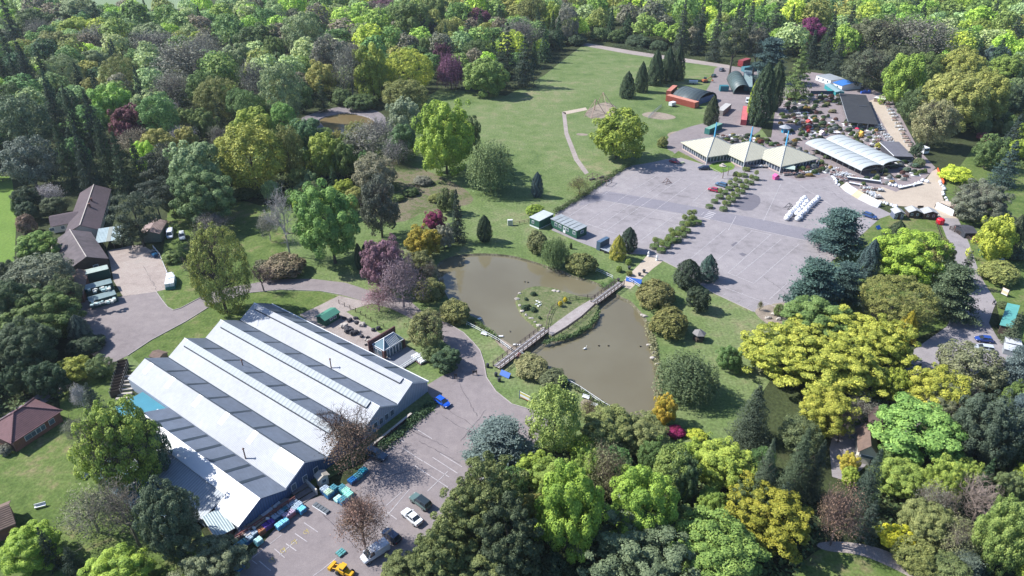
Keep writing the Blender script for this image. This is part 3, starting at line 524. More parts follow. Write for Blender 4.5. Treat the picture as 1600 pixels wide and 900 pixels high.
# ---------- brown roofed house group at the left
def hip_roof(k, x0, x1, y0, y1, ev, rg, ax='y', hipf=.5, t=.15):
    pass
c, a, w_, d = rect((121,360),(168,356),(158,295),3.0,(110,303))
hs, hw, hd = gable('brown_roofed_house', (c,a,w_,d), 'long bungalow with steep purple brown tiled roof beside the pines', M_CREAM, M_TILE, 2.6, 5.0, .4, 'y', 'house', [('R',-3,1.2,.9,2.0),('R',2,1.2,.9,2.0),('R',5,1.0,.9,2.0)], ('R', 0))
B('ridge_tiles', M_STONE, hs, (-.13,.13,-hd-.4,hd+.4,4.97,5.1)); k = MB(); k.rbox(.9, -2, .6, .6, 4.2, 5.8); k.rbox(.9, 3, .5, .5, 4.2, 5.6); k.build('chimney', M_BRICK, hs)
gable('house_wing', rect((76,352),(118,344),(124,327),3.0), 'left wing of the brown roofed house with a dark open veranda', M_CREAM, M_TILE, 2.5, 4.0, .4, 'x', 'house', [('F',-4,1.4,.8,2),('F',-1,1.2,.8,2),('F',3,1.4,.8,2)], ('F', 1))
c, a, w_, d = rect((108,418),(159,405),(148,359),3.2,(84,376))
bn, hw, hd = gable('front_barn', (c,a,w_,d), 'wide barn with worn purple brown tiles in front of the bungalow', M_TIMBERD, mat('worn_tiles', (.11,.09,.098), .85, .45, .6, stripes=(1,.33,.2)), 2.8, 5.2, .3, 'y', 'barn', [('F',1.5,1.4,1,2.0)], ('F', -1.5))
B('ridge_tiles', M_STONE, bn, (-.12,.12,-hd-.3,hd+.3,5.17,5.3))
k = MB(); c, a, w_, d = rect((80,384),(86,395),(126,366),2.0); wl = thing('courtyard_wall', c, a, 'low stone wall round the small courtyard between wing and barn', 'wall')
B('stone', M_STONE, wl, (-w_/2,w_/2,-.15-d/2,.15-d/2,0,1.2),(-w_/2-.02,-w_/2+.28,-d/2+.16,d/2,0,1.2))
c, a, w_, d = rect((152,379),(193,373),(190,353),2.9)
cn = thing('canopy', c, a, 'open sided shelter with pale corrugated roof over the yard', 'shelter')
k = MB(); k.slab([(-w_/2,-d/2,2.8),(w_/2,-d/2,2.8),(w_/2,d/2,3.1),(-w_/2,d/2,3.1)], .08); rf = k.build('roof', M_STEELG, cn); k = MB(); k.slab([(-w_/2+3,-d/2-.01,2.83),(-w_/2+4.2,-d/2-.01,2.83),(-w_/2+4.2,d/2,3.13),(-w_/2+3,d/2,3.13)], .02); k.build('rooflight', M_SEAM, rf)
k = MB(); [k.rbox(-w_/2+.3+q*(w_-.6)/3, -d/2+.3, .15, .15, 0, 2.7) for q in range(4)]; k.build('post', M_TIMBER, cn); B('back_wall', M_TIMBERD, cn, (-w_/2+.2,w_/2-.2,d/2-.4,d/2-.2,0,2.8))
gable('rusty_shed', rect((222,366),(254,364),(256,345),3.0), 'stone shed with a patchy rusty corrugated roof behind the pines', mat('mossy_stone', (.15,.17,.13), .9, .3, 2), M_RUST, 2.9, 3.9, .15, 'y', 'shed', [], ('R', 0))
gable('old_barn', rect((108,462),(137,457),(128,424),2.8), 'narrow barn with brown mossy tiles behind the stacked containers', M_BRICK, M_TILEB, 2.5, 3.8, .2, 'y', 'barn', [])
# ---------- red hipped cottage, lower left
c, a, w_, d = rect((13,693),(87,645),(57,622),2.9)
ct = thing('red_roofed_cottage', c, a, 'brick cottage with a hipped red tiled roof beside the dark lane', 'house'); hw, hd = w_/2+.5, d/2+.5
k = MB(); k.add([(-hw,-hd,2.8),(hw,-hd,2.8),(hw,hd,2.8),(-hw,hd,2.8),(-hw+hd,0,5.6),(hw-hd,0,5.6)], [(0,1,5,4),(1,2,5),(2,3,4,5),(3,0,4),(3,2,1,0)]); rf = k.build('roof', M_TILER, ct)
k = MB()
for p, q in (((-hw,-hd,2.85),(-hw+hd,0,5.65)),((-hw,hd,2.85),(-hw+hd,0,5.65)),((hw,-hd,2.85),(hw-hd,0,5.65)),((hw,hd,2.85),(hw-hd,0,5.65)),((-hw+hd,0,5.65),(hw-hd,0,5.65))): k.tube(p, q, .13, .13, 6)
k.build('ridge_tiles', M_TILER, rf); B('wall', M_BRICK, ct, (-hw+.5,hw-.5,-hd+.5,hd-.5,0,2.82))
for x, ww in ((-hw+3.4,1.4),(0,3.0),(hw-2.6,1.2)):
    f = B('window', M_TRIM, ct, (x-ww/2,x+ww/2,-hd+.42,-hd+.5,1.0,2.2)); n = max(1, int(ww/1.0)); k = MB(); [k.box(x-ww/2+.08+q*ww/n,x-ww/2+(q+1)*ww/n-.08,-hd+.38,-hd+.43,1.08,2.12) for q in range(n)]; k.build('pane', M_GLASS, f)
k = MB(); k.tube((0,.3,5.4),(0,.3,6.2),.12,.12,8); k.build('vent_pipe', M_DARK, ct)
gable('corner_cottage', rect((-40,842),(24,815),(8,786),2.8), 'corner of a brown tiled cottage at the lower left picture edge', M_BRICK, M_TILEB, 2.6, 4.6, .4, 'x', 'house', [])
# ---------- restaurant with three pyramid roofs
def rc(x, y): return (1040+x/6.4, 180+y/6.4)
for i, (Lc, Fc, Rc, ax_, lb) in enumerate((((150,270),(415,420),(800,366),(500,200),'leftmost'),((508,325),(770,470),(1150,400),(835,240),'middle'),((855,370),(1125,520),(1510,440),(1180,280),'rightmost'))):
    ZE = 3.0
    c, a, w_, d = rect(rc(*Fc), rc(*Rc), (rc(*Rc)[0]+rc(*Lc)[0]-rc(*Fc)[0], rc(*Rc)[1]+rc(*Lc)[1]-rc(*Fc)[1]), ZE, rc(*Lc))
    hw, hd = w_/2, d/2; root = thing('pyramid_pavilion', c, a, f'{lb} of the three pale pyramid roofed restaurant pavilions', 'building', 'pyramid roofed restaurant pavilions')
    zt = 7.2-.05*i; ZE = ZE+.02*i; cs = [(-hw,-hd),(hw,-hd),(hw,hd),(-hw,hd)]
    k = MB(); k.add([(x,y,ZE) for x, y in cs]+[(0,0,zt)]+[(x,y,ZE-.25) for x, y in cs], [(0,1,4),(1,2,4),(2,3,4),(3,0,4),(0,5,6,1),(1,6,7,2),(2,7,8,3),(3,8,5,0),(8,7,6,5)]); rf = k.build('roof', M_PANEL, root)
    s = MB()
    for q in range(1, 16):   # standing seams, running up each slope
        u = -1+2*q/16; t_ = 1-abs(u)
        for (sx, sy, along) in ((0,-1,'x'),(0,1,'x'),(1,0,'y'),(-1,0,'y')):
            if along == 'x': p0 = (u*hw, sy*hd*1.0, ZE+.05); p1 = (u*hw, sy*hd*(1-t_), ZE+(zt-ZE)*t_+.05)
            else: p0 = (sx*hw, u*hd, ZE+.05); p1 = (sx*hw*(1-t_), u*hd, ZE+(zt-ZE)*t_+.05)
            s.tube(p0, p1, .045, .045, 4)
    s.build('seam', M_SEAM if i < 0 else mat('seam_paint', (.37,.36,.29), .6, .1), rf)
    k = MB()
    for x, y in cs: k.tube((x, y, ZE+.06), (0, 0, zt+.06), .14, .14, 5)
    k.build('hip_capping', M_METAL, rf)
    B('roof_vent', M_DARK, rf, (-2.2,-1.2,-.5,.3,zt-2.1,zt-1.0))
    inn = .8; B('wall', mat('restaurant_glazing', (.06,.08,.11), .15, .3, 1), root, (-hw+inn,hw-inn,-hd+inn,hd-inn,.4,ZE-.3)); B('plinth', mat('pinkish_plinth', (.45,.36,.33), .85), root, (-hw+inn-.1,hw-inn+.1,-hd+inn-.1,hd-inn+.1,0,.5))
    k = MB()
    for q in range(12):
        u = -1+2*q/11; [k.rbox(u*(hw-inn), s_*(hd-inn+.04), .14, .1, .5, ZE-.3) for s_ in (-1, 1)]; [k.rbox(s_*(hw-inn+.04), u*(hd-inn), .1, .14, .5, ZE-.3) for s_ in (-1, 1)]
    k.build('mullion', M_TRIM, root)
    k = MB(); k.tube((0, 0, zt-.2), (.9*math.cos(-a+1.2), .9*math.sin(-a+1.2), zt+5.6), .32, .22, 8); k.build('mast', M_BLUEM, root)
    k = MB(); k.tube((-hw,-hd,0),(-hw,-hd,ZE),.16,.16,6); k.tube((hw,-hd,0),(hw,-hd,ZE),.12,.12,6); k.build('post', M_TRIM, root)
# glazed porch, banner and fence in front of the rightmost pavilion
c, a, w_, d = rect(rc(1165,528), rc(1300,545), rc(1290,515), 2.2)
pc = thing('porch_canopy', c, a, 'small pale green porch roof under the rightmost pyramid eave', 'canopy'); k = MB(); k.slab([(-w_/2,-d/2,2.2),(w_/2,-d/2,2.2),(w_/2,d/2,2.5),(-w_/2,d/2,2.5)], .1); k.build('roof', mat('pale_green_sheet', (.40,.48,.42), .5), pc); k = MB(); [k.rbox(s*(w_/2-.2), -d/2+.2, .1, .1, 0, 2.1) for s in (-1, 1)]; k.build('post', M_METAL, pc)
# ---------- double barrel tunnel canopy
def tc_(x, y): return (1240+x/6.15, 190+y/6.15)
for i, (p0, p1, p2, lb) in enumerate((((120,215),(660,475),(860,435),'nearer'),((318,178),(866,435),(1050,396),'farther'))):
    c, a, w_, d = rect(tc_(*p0), tc_(*p1), tc_(*p2), 2.6); root = thing('tunnel_canopy', c, a, f'{lb} of two open ended white polythene tunnel roofs', 'canopy', 'white tunnel canopies')
    nn = 10; H_ = 1.55; z0 = 2.6; V_ = []; F_ = []; ns = 60
    for s in range(ns+1):
        x = -w_/2+w_*s/ns; bulge = .16*abs(math.sin(math.pi*s/ns*10))
        for j in range(nn+1): th = math.pi*j/nn; V_.append((x, -d/2*math.cos(th), z0+(H_+bulge)*math.sin(th)))
    for s in range(ns):
        for j in range(nn): q = s*(nn+1)+j; F_.append((q, q+nn+1, q+nn+2, q+1))
    k = MB(); k.add(V_, F_); o = k.build('cover', M_POLY, root, smooth=True); mo = o.modifiers.new('thickness', 'SOLIDIFY'); mo.thickness = .04
    k = MB()
    for s in range(11):
        x = -w_/2+w_*s/10; P2 = [(x, -d/2*math.cos(math.pi*j/nn), z0+.06+H_*math.sin(math.pi*j/nn)) for j in range(nn+1)]
        for u, v in zip(P2, P2[1:]): k.tube(u, v, .06, .06, 4)
        for sg in (-1, 1): k.tube((x, sg*d/2, 0), (x, sg*d/2, z0+.05), .07, .07, 5)
    for sg in (-1, 1): k.tube((-w_/2, sg*d/2, z0), (w_/2, sg*d/2, z0), .08, .08, 5)
    k.tube((w_/2, -d/2, z0), (w_/2, d/2, z0), .05, .05, 4); k.build('hoop_frame', M_METAL, root)
# ---------- dark roofed kiosk, shade house, cabins at the nursery
c, a, w_, d = rect((1390,243),(1421,244),(1411,223),3.0); kk = thing('sales_kiosk', c, a, 'square kiosk with a dark grey mono pitch roof beside the tunnels', 'kiosk'); k = MB(); k.slab([(-w_/2,-d/2,2.8),(w_/2,-d/2,2.8),(w_/2,d/2,3.4),(-w_/2,d/2,3.4)], .15); k.build('roof', mat('dark_grey_felt', (.12,.12,.14), .8, .2), kk); B('wall', mat('dark_boards', (.05,.05,.06), .7, .3), kk, (-w_/2+.4,w_/2-.4,-d/2+.4,d/2-.4,0,2.7)); B('counter', M_TRIM, kk, (-w_/2+.6,w_/2-.6,-d/2+.2,-d/2+.38,.9,1.0)); B('bargeboard', M_TRIM, kk, (-w_/2-.08,-w_/2-.005,-d/2,d/2,2.75,3.0))
c, a, w_, d = rect((1322,191),(1368,194),(1357,150),3.0,(1315,146)); sh_ = thing('shade_house', c, a, 'long flat shade house covered in dark netting', 'shade house'); k = MB()
nrow = 9
for q in range(nrow): y = -d/2+d*q/nrow; k.slab([(-w_/2,y,3.0),(w_/2,y,3.0),(w_/2,y+d/nrow-.12,3.25),(-w_/2,y+d/nrow-.12,3.25)], .06)
k.build('netting', M_SLAT, sh_); k = MB()
for q in range(nrow+1):
    for x in (-w_/2, -w_/6, w_/6, w_/2): k.rbox(x, -d/2+d*q/nrow, .12, .12, 0, 3.0)
k.tube((-w_/2-.1,-d/2,3.1),(-w_/2-.1,d/2,3.1),.12,.12,5); k.build('post', M_METAL, sh_); B('hatch', M_DARK, sh_, (.8,4.2,2.5,4.6,3.27,3.4))
c, a, w_, d = rect((1281,119),(1304,127),(1314,121),3.0); wc = thing('site_cabin', c, a, 'long white site cabin behind the nursery', 'cabin'); B('wall', M_TRIM, wc, (-w_/2,w_/2,-d/2,d/2,.2,2.8)); k = MB(); k.slab([(-w_/2-.1,-d/2-.1,2.9),(w_/2+.1,-d/2-.1,2.9),(w_/2+.1,d/2+.1,3.0),(-w_/2-.1,d/2+.1,3.0)], .1); k.build('roof', M_FELT, wc)
for q in (.2, .5, .8): x = -w_/2+w_*q; f = B('window', M_DARK, wc, (x-.5,x+.5,-d/2-.05,-d/2+.01,1.1,2.1)); B('pane', M_GLASS, f, (x-.4,x+.4,-d/2-.07,-d/2-.04,1.2,2.0))
gable('blue_roofed_shed', rect((1311,131),(1325,136),(1338,127),3.0), 'white walled shed with a bright blue pitched roof', M_TRIM, mat('bright_blue_sheet', (.05,.19,.55), .5, .1, 1, stripes=(0,.4,.2)), 2.8, 3.8, .4, 'x', 'shed', [('F',0,1.2,1,2)])
gable('teal_shed', rect((1298,143),(1311,143),(1310,131),2.4), 'small shed with a pale turquoise roof beside the blue roofed one', mat('teal_boards', (.03,.25,.27), .6, .15), mat('pale_turquoise_sheet', (.22,.33,.36), .5, .1), 2.2, 2.7, .2, 'y', 'shed', [])
# ---------- barrel barns
def barrel(name, r, label, R_=None, zs=.0, H_=4.2, m=None, axis='x', end='R', cat='barn'):
    c, a, w_, d = r; root = thing(name, c, a, label, cat); n = 14; V_ = []; F_ = []
    for s in range(2):
        x = -w_/2+w_*s
        for j in range(n+1): th = math.pi*j/n; V_.append((x, -d/2*math.cos(th), zs+H_*math.sin(th)))
    for j in range(n): F_.append((j, j+n+1, j+n+2, j+1))
    k = MB(); k.add(V_, F_); o = k.build('barrel_roof', m or M_BLACKM, root, smooth=True); mo = o.modifiers.new('thickness', 'SOLIDIFY'); mo.thickness = .15
    k = MB()
    for s in range(9):
        x = -w_/2+w_*s/8; P2 = [(x, -(d/2+.03)*math.cos(math.pi*j/n), zs+(H_+.04)*math.sin(math.pi*j/n)) for j in range(n+1)]
        for u, v in zip(P2, P2[1:]): k.tube(u, v, .07, .07, 4)
    k.build('rib', m or M_BLACKM, o)
    x = -w_/2+.6; k = MB(); k.add([(x, -(d/2-.1)*math.cos(math.pi*j/n), (H_-.1)*math.sin(math.pi*j/n)) for j in range(n+1)], [tuple(range(n+1))]); k.build('end_wall', M_DARK, root)
    return root, w_, d
r_, w_, d = barrel('barrel_barn', rect((1056,158),(1096,168),(1112,153),0), 'barrel roofed barn with grey ribbed arch behind a red container', H_=5.0)
B('doorway', M_CLAD_SHADE, r_, (w_/2-.7,w_/2-.5,-d/2+1,d/2-1,0,3.0))
c, a, w_, d = rect((1138,147),(1165,148),(1168,126),0)
r2, w2, d2 = barrel('arched_barn', (c, a-math.pi/2, d, w_), 'open fronted arched barn between two blue green containers', H_=5.0, m=mat('green_grey_barrel', (.085,.125,.125), .5, .2, 1, stripes=(0,2.2,.2)))
B('inner_post', M_TRIM, r2, (-1,-.7,-2,-1.8,0,3.5),(-1,-.7,1.8,2,0,3.5))
# ---------- shipping containers
def container(p, rz, L_, label, col, roof=None, w_=2.45, h=2.6, name='shipping_container', group=None, door='x'):
    root = thing(name, p, rz, label, 'container', group); m = mat('steel_'+'_'.join(f'{int(c*100)}' for c in col), col, .6, .15, 1.5); k = MB(); k.box(-L_/2,L_/2,-w_/2,w_/2,.12,h-.05)
    x = -L_/2+.3
    while x < L_/2-.2:
        for s in (-1, 1): k.box(x,x+.14,s*w_/2-.02 if s > 0 else -w_/2-.05,s*w_/2+.05 if s > 0 else -w_/2+.02,.2,h-.15)
        x += .34
    k.build('body', m, root); rm = mat('roof_'+'_'.join(f'{int(c*100)}' for c in (roof or col)), roof or col, .65, .25, .8)
    k = MB(); k.slab([(-L_/2,-w_/2,h),(L_/2,-w_/2,h),(L_/2,w_/2,h),(-L_/2,w_/2,h)], .06); k.build('roof', rm, root)
    dr = MB(); [dr.box(L_/2+.01,L_/2+.05,s*.06 if s > 0 else -w_/2+.1,w_/2-.1 if s > 0 else -.06,.25,h-.2) for s in (-1, 1)]; dd = dr.build('door', m, root)
    k = MB(); [k.tube((L_/2+.08,y,.3),(L_/2+.08,y,h-.25),.025,.025,4) for y in (-.8,-.35,.35,.8)]; k.build('locking_bar', M_METAL, dd)
    k = MB(); [k.rbox(sx*(L_/2-.08), sy*(w_/2-.08), .2, .2, 0, h+.02) for sx in (-1, 1) for sy in (-1, 1)]; k.build('corner_post', m, root); return root
def cont(p1, p2, label, col, roof=None, **kw):
    a, b = at(*p1), at(*p2); return container((a+b)/2, math.atan2(b.y-a.y, b.x-a.x), (b-a).length, label, col, roof, **kw)
cont((1043,157),(1088,169),'long brick red container with a salmon roof in front of the barrel barn',(.30,.07,.045),(.55,.24,.17),w_=3.2,h=3.0)
cont((1044,150),(1054,141),'short red container at the left end of the barrel barn',(.30,.07,.05),(.5,.2,.15))
cont((1161,196),(1164,174),'bright red container beside the lime green hedge conifer',(.34,.05,.06),(.52,.13,.14))
cont((1124,181),(1137,170),'grey container casting a shadow in the works yard',(.3,.27,.24),(.45,.44,.42),w_=3,h=2.6)
cont((1104,210),(1124,201),'dark green container behind the leftmost pyramid roof',(.03,.16,.14),(.16,.33,.26))
cont((1124,142),(1137,142),'teal container at the left foot of the arched barn',(.03,.16,.2),w_=3,h=2.8)
cont((1168,143),(1168,117),'pale topped teal container along the right of the arched barn',(.03,.15,.2),(.22,.30,.31),w_=4.2)
cont((1156,104),(1168,100),'dark red container at the edge of the spruces',(.30,.04,.05),(.28,.06,.07),w_=3.2,h=3.4)
cont((1160,112),(1180,110),'low teal container roof behind the arched barn',(.07,.2,.24),w_=3)
cont((132,440),(173,430),'dark green container with a flat pale roof against the front barn',(.012,.075,.065),(.33,.40,.36),h=2.8,w_=3.0)
for (p1, p2, lb) in (((136,461),(178,450),'middle dark green container with rubble sacks on top'),((142,480),(184,468),'nearest blue green container stacked with white crates')):
    rr = cont(p1, p2, lb+' in the service yard', (.012,.07,.07), (.15,.22,.23), h=2.4, w_=3.0)
rg = random.Random(3)
for (px, py, n, cols, lb) in ((157,453.5,9,[(.5,.52,.48),(.3,.42,.42)],'pale rubble sacks heaped on the middle green container'),(163,472.5,9,[(.75,.78,.85),(.05,.14,.3),(.6,.65,.75)],'white and blue crates heaped on the nearest container')):
    c = at(px, py, 2.5); root = thing('crate_heap', (c.x, c.y, 2.45), .28, lb, 'crates'); k = [MB(), MB()]
    for i in range(n*2): k[i % 2].rbox(rg.uniform(-2.9,2.9), rg.uniform(-.9,.9), rg.uniform(.5,.9), rg.uniform(.5,.8), 0, rg.uniform(.25,.6), rg.uniform(-.3,.3))
    k[0].build('pale_crate', mat('crate_a'+str(n), cols[0], .7, .2), root); k[1].build('dark_crate', mat('crate_b'+str(n), cols[1], .7, .2), root)
# ---------- lower right: cream barn, teal roofed stables, barrel hut
c, a, w_, d = rect((1336,700),(1356,702),(1374,676),3.4,(1354,673))
gable('cream_barn', rect((1334,700),(1360,706),(1378,678),3.4), 'cream rendered barn with dark brown tiles seen end on through the trees', M_CREAM, M_TILEB, 3.0, 5.2, .4, 'y', 'barn', [('F',0,2.4,1.6,2.4)], ('F', 1.2))
gable('shaded_barn', rect((1345,672),(1372,678),(1404,650),3.4), 'dark brown roofed barn in dappled shade behind the cream barn', M_BRICKD, mat('dark_brown_tiles', (.075,.05,.045), .85, .3, 1.5), 3.0, 5.0, .4, 'y', 'barn', [])
c, a, w_, d = rect((1557,506),(1577,512),(1598,480),2.6); ts = thing('stables', c, a, 'low stables with a flat teal roof beside the east lane', 'stables'); k = MB(); k.slab([(-w_/2,-d/2,2.6),(w_/2,-d/2,2.9),(w_/2,d/2,2.9),(-w_/2,d/2,2.6)], .12); k.build('roof', mat('teal_sheet_roof', (.10,.34,.31), .5, .15, .8, stripes=(1,.5,.15)), ts); B('wall', M_TIMBERD, ts, (-w_/2+.3,w_/2-.2,-d/2+.3,d/2-.3,0,2.45)); k = MB(); [k.box(-w_/2+.24,-w_/2+.31,-d/2+1+q*3,-d/2+2.1+q*3,0,2.1) for q in range(int(d/3))]; k.build('stable_door', M_TIMBER, ts)
r3, w3, d3 = barrel('barrel_hut', rect((1529,392),(1536,405),(1544,402),0), 'small teal barrel roofed hut at the end of the animal pens', H_=2.6, m=mat('teal_canvas', (.02,.16,.16), .5, .15))
# ================================================================ VEHICLES
M_TYRE = mat('tyre_rubber', (.02,.02,.022), .9, .1); M_HUB = mat('wheel_hub', (.35,.36,.38), .4, .1, metal=.6); M_CGL = mat('car_glass', (.03,.04,.05), .06, .1, spec=.9)
M_LAMP = mat('lamp_lens', (.6,.6,.58), .2, .05); M_TAIL = mat('tail_lens', (.4,.02,.02), .3, .05); M_SKIRT = mat('black_plastic', (.03,.03,.035), .7, .1)
def carpaint(name, col):
    if name in MATS: return MATS[name]
    m, n, l, b = newmat(name); b.inputs['Base Color'].default_value = (*col, 1); b.inputs['Roughness'].default_value = .28; b.inputs['Coat Weight'].default_value = .6; b.inputs['Coat Roughness'].default_value = .05
    tc = n.new('ShaderNodeTexCoord'); t = n.new('ShaderNodeTexNoise'); t.inputs['Scale'].default_value = 6; l.new(tc.outputs['Object'], t.inputs['Vector']); mr = n.new('ShaderNodeMapRange'); mr.inputs[3].default_value = .22; mr.inputs[4].default_value = .42; l.new(t.outputs['Fac'], mr.inputs[0]); l.new(mr.outputs[0], b.inputs['Roughness'])
    MATS[name] = m; return m
SH = {  # stations: x, z_low, z_belt, half width ; cabin: x0 base, x1 top, x2 top, x3 base, roof z
 'hatch': (4.0, 1.72, [(-1.98,.45,.80,.72),(-1.9,.3,.92,.82),(-1.2,.28,.98,.85),(0,.28,.97,.86),(.9,.28,.95,.85),(1.6,.3,.82,.80),(1.98,.4,.62,.66)], (-1.85,-1.35,.25,1.05,1.47)),
 'estate': (4.6, 1.8, [(-2.28,.45,.85,.74),(-2.2,.3,.95,.84),(-1.2,.28,1.0,.88),(.2,.28,1.0,.89),(1.1,.28,.97,.88),(1.9,.3,.86,.82),(2.28,.42,.66,.68)], (-2.2,-1.85,.3,1.15,1.52)),
 'saloon': (4.6, 1.8, [(-2.28,.45,.85,.72),(-2.2,.3,.98,.82),(-1.3,.28,1.0,.88),(.1,.28,.98,.88),(1.0,.28,.95,.88),(1.9,.3,.82,.82),(2.28,.42,.62,.66)], (-1.6,-.9,.2,1.0,1.42)),
 'suv': (4.6, 1.88, [(-2.28,.5,.95,.80),(-2.22,.38,1.1,.88),(-1.2,.36,1.12,.92),(.2,.36,1.12,.92),(1.1,.36,1.10,.92),(2.0,.38,1.02,.88),(2.28,.5,.8,.76)], (-2.2,-1.95,.35,.95,1.78)),
 'van': (5.0, 1.95, [(-2.48,.45,1.2,.9),(-2.45,.35,1.25,.95),(-1,.35,1.25,.97),(.8,.35,1.2,.97),(1.6,.35,1.1,.95),(2.2,.38,.95,.88),(2.48,.45,.75,.74)], (-2.45,-2.38,1.0,1.75,1.98)),
}
def car(pf, pr, kind, col, label, name='parked_car', roofcol=None, cat='car', group=None, glassback=True):
    a, b = at(*pf), at(*pr); c = (a+b)/2; rz = math.atan2(a.y-b.y, a.x-b.x); L0, W0, st, cb = SH[kind]
    root = thing(name, (c.x, c.y, .07), rz, label, cat, group); m = carpaint('paint_'+'_'.join(f'{int(q*100)}' for q in col), col); n = len(st); V_ = []; F_ = []
    for x, zl, zb, hw in st:   # section ring: 8 points
        V_ += [(x,-hw*.86,zl),(x,-hw,zl+.18),(x,-hw,zb-.16),(x,-hw*.93,zb),(x,hw*.93,zb),(x,hw,zb-.16),(x,hw,zl+.18),(x,hw*.86,zl)]
    for s in range(n-1):
        for j in range(8): q = s*8; F_.append((q+j, q+(j+1) % 8, q+8+(j+1) % 8, q+8+j))
    F_ += [tuple(reversed(range(8))), tuple(range((n-1)*8, n*8))]
    k = MB(); k.add(V_, F_); bd = k.build('body', m, root, smooth=False)
    bm = bmesh.new(); bm.from_mesh(bd.data); bmesh.ops.recalc_face_normals(bm, faces=bm.faces); bm.to_mesh(bd.data); bm.free(); bv = bd.modifiers.new('bevel', 'BEVEL'); bv.width = .06; bv.segments = 2
    x0, x1, x2, x3, zr = cb; zb = st[2][2]-.03; hb = st[3][3]*.92; ht = hb*.78
    k = MB(); k.add([(x0,-hb,zb),(x3,-hb,zb),(x3,hb,zb),(x0,hb,zb),(x1,-ht,zr-.04),(x2,-ht,zr-.04),(x2,ht,zr-.04),(x1,ht,zr-.04)], [(0,1,5,4),(1,2,6,5),(2,3,7,6),(3,0,4,7),(4,5,6,7)]); k.build('windows', M_CGL, root)
    k = MB(); k.slab([(x1-.03,-ht-.02,zr),(x2+.03,-ht-.02,zr),(x2+.03,ht+.02,zr),(x1-.03,ht+.02,zr)], .06)
    for s in (-1, 1):
        k.tube((x0,s*hb,zb),(x1,s*ht,zr-.03),.05,.05,4); k.tube((x3,s*hb,zb),(x2,s*ht,zr-.03),.05,.05,4); xm = (x1+x2)/2; k.tube((xm,s*(hb+.005),zb),(xm,s*(ht+.01),zr-.03),.05,.05,4)
    if kind == 'van': k.slab([(x0,-hb-.03,zr-.05),(.4,-hb-.03,zr-.05),(.4,hb+.03,zr-.05),(x0,hb+.03,zr-.05)], zr-zb-.1)
    rf = k.build('roof', carpaint('paint_'+'_'.join(f'{int(q*100)}' for q in roofcol), roofcol) if roofcol else m, root); rf.modifiers.new('bevel', 'BEVEL').width = .02
    for sx in (st[0][0]+.82, st[-1][0]-.82):
        for s in (-1, 1):
            w_ = MB(); y = s*(W0/2-.1); w_.tube((sx,y-.1,.32),(sx,y+.1,.32),.33,.33,14); wo = w_.build('wheel', M_TYRE, root); h_ = MB(); h_.tube((sx,y+s*.1,.32),(sx,y+s*.115,.32),.2,.2,10); h_.build('rim', M_HUB, wo)
    for s in (-1, 1):
        B('headlight', M_LAMP, root, (st[-2][0]+.1,st[-1][0]-.02,s*.62-.16,s*.62+.16,st[-1][2]-.06,st[-1][2]+.06)); B('tail_light', M_TAIL, root, (st[0][0]-.02,st[0][0]+.1,s*.62-.1,s*.62+.1,st[0][2]-.2,st[0][2]+.02))
        B('wing_mirror', m, root, (x3-.35,x3-.2,s*(hb+.12)-.08,s*(hb+.12)+.08,zb+.02,zb+.16))
    return root
car((700,637),(683,626),'hatch',(.01,.09,.55),'bright blue hatchback beside the warehouse at the edge of the lower car park')
car((601,719),(577,709),'suv',(.03,.07,.12),'dark steel blue off road car beside the bare tree', name='parked_car')
car((645,779),(670,797),'suv',(.10,.16,.15),'dark car with white bonnet panels and an open framed sunroof beside the white coupe', roofcol=(.02,.03,.035))
car((634,803),(654,820),'saloon',(.72,.75,.78),'white saloon parked next to the dark car with white bonnet panels')
car((603,834),(621,848),'hatch',(.015,.03,.07),'dark navy car half under the conifer by the white saloon')
car((577,874),(596,862),'van',(.62,.65,.70),'silver white people carrier in dappled shade at the bottom edge', cat='van')
car((1060,256),(1047,253),'hatch',(.32,.02,.04),'dark red hatchback on the far edge of the upper car park')
car((1092,265),(1107,265),'estate',(.015,.018,.045),'black car on the upper car park below the leftmost pyramid roof')
car((1116,288),(1137,294),'estate',(.06,.13,.22),'steel blue car at the end of the planted hedge row')
car((1105,297),(1123,301),'hatch',(.42,.02,.06),'crimson hatchback in front of the steel blue car')
car((1368,343),(1349,337),'estate',(.02,.06,.20),'dark blue car on the grass verge beside the cedar')
car((1519,545),(1552,550),'estate',(.50,.55,.62),'silver estate car at the end of the east lane')
car((1522,532),(1550,535),'hatch',(.02,.06,.28),'dark blue car in the shade beside the silver estate')
car((1122,116),(1108,124),'estate',(.05,.09,.10),'dark car left of its neighbour on the works yard')
car((1134,108),(1121,114),'suv',(.16,.20,.24),'grey off road car furthest back on the works yard')
car((1168,169),(1168,152),'van',(.70,.74,.75),'white van behind the bright red container', cat='van')
car((266,377),(267,362),'van',(.65,.70,.78),'white van parked left beside the rusty shed', cat='van')
car((286,380),(285,365),'suv',(.62,.66,.66),'white off road car on the grass right of the white van')
# pickup with crates in the yard
pk = car((264,428),(272,448),'van',(.66,.70,.74),'white flatbed truck loaded with white crates against the yard fence', name='flatbed_truck', cat='truck')
pk2 = thing('crate_load', at(268,446,0).to_tuple()[:2]+(.0,), math.radians(-72), 'block of white plastic crates stacked behind the flatbed truck', 'crates'); k = MB()
for i in range(4):
    for j in range(2): k.box(-2.4+i*1.2,-1.3+i*1.2,-1.2+j*1.2,-.1+j*1.2,.9,1.9)
k.build('crate', M_TRIM, pk2); B('pallet_base', mat('green_crates', (.03,.16,.16), .6), pk2, (-2.5,2.5,-1.25,1.25,.0,.9))
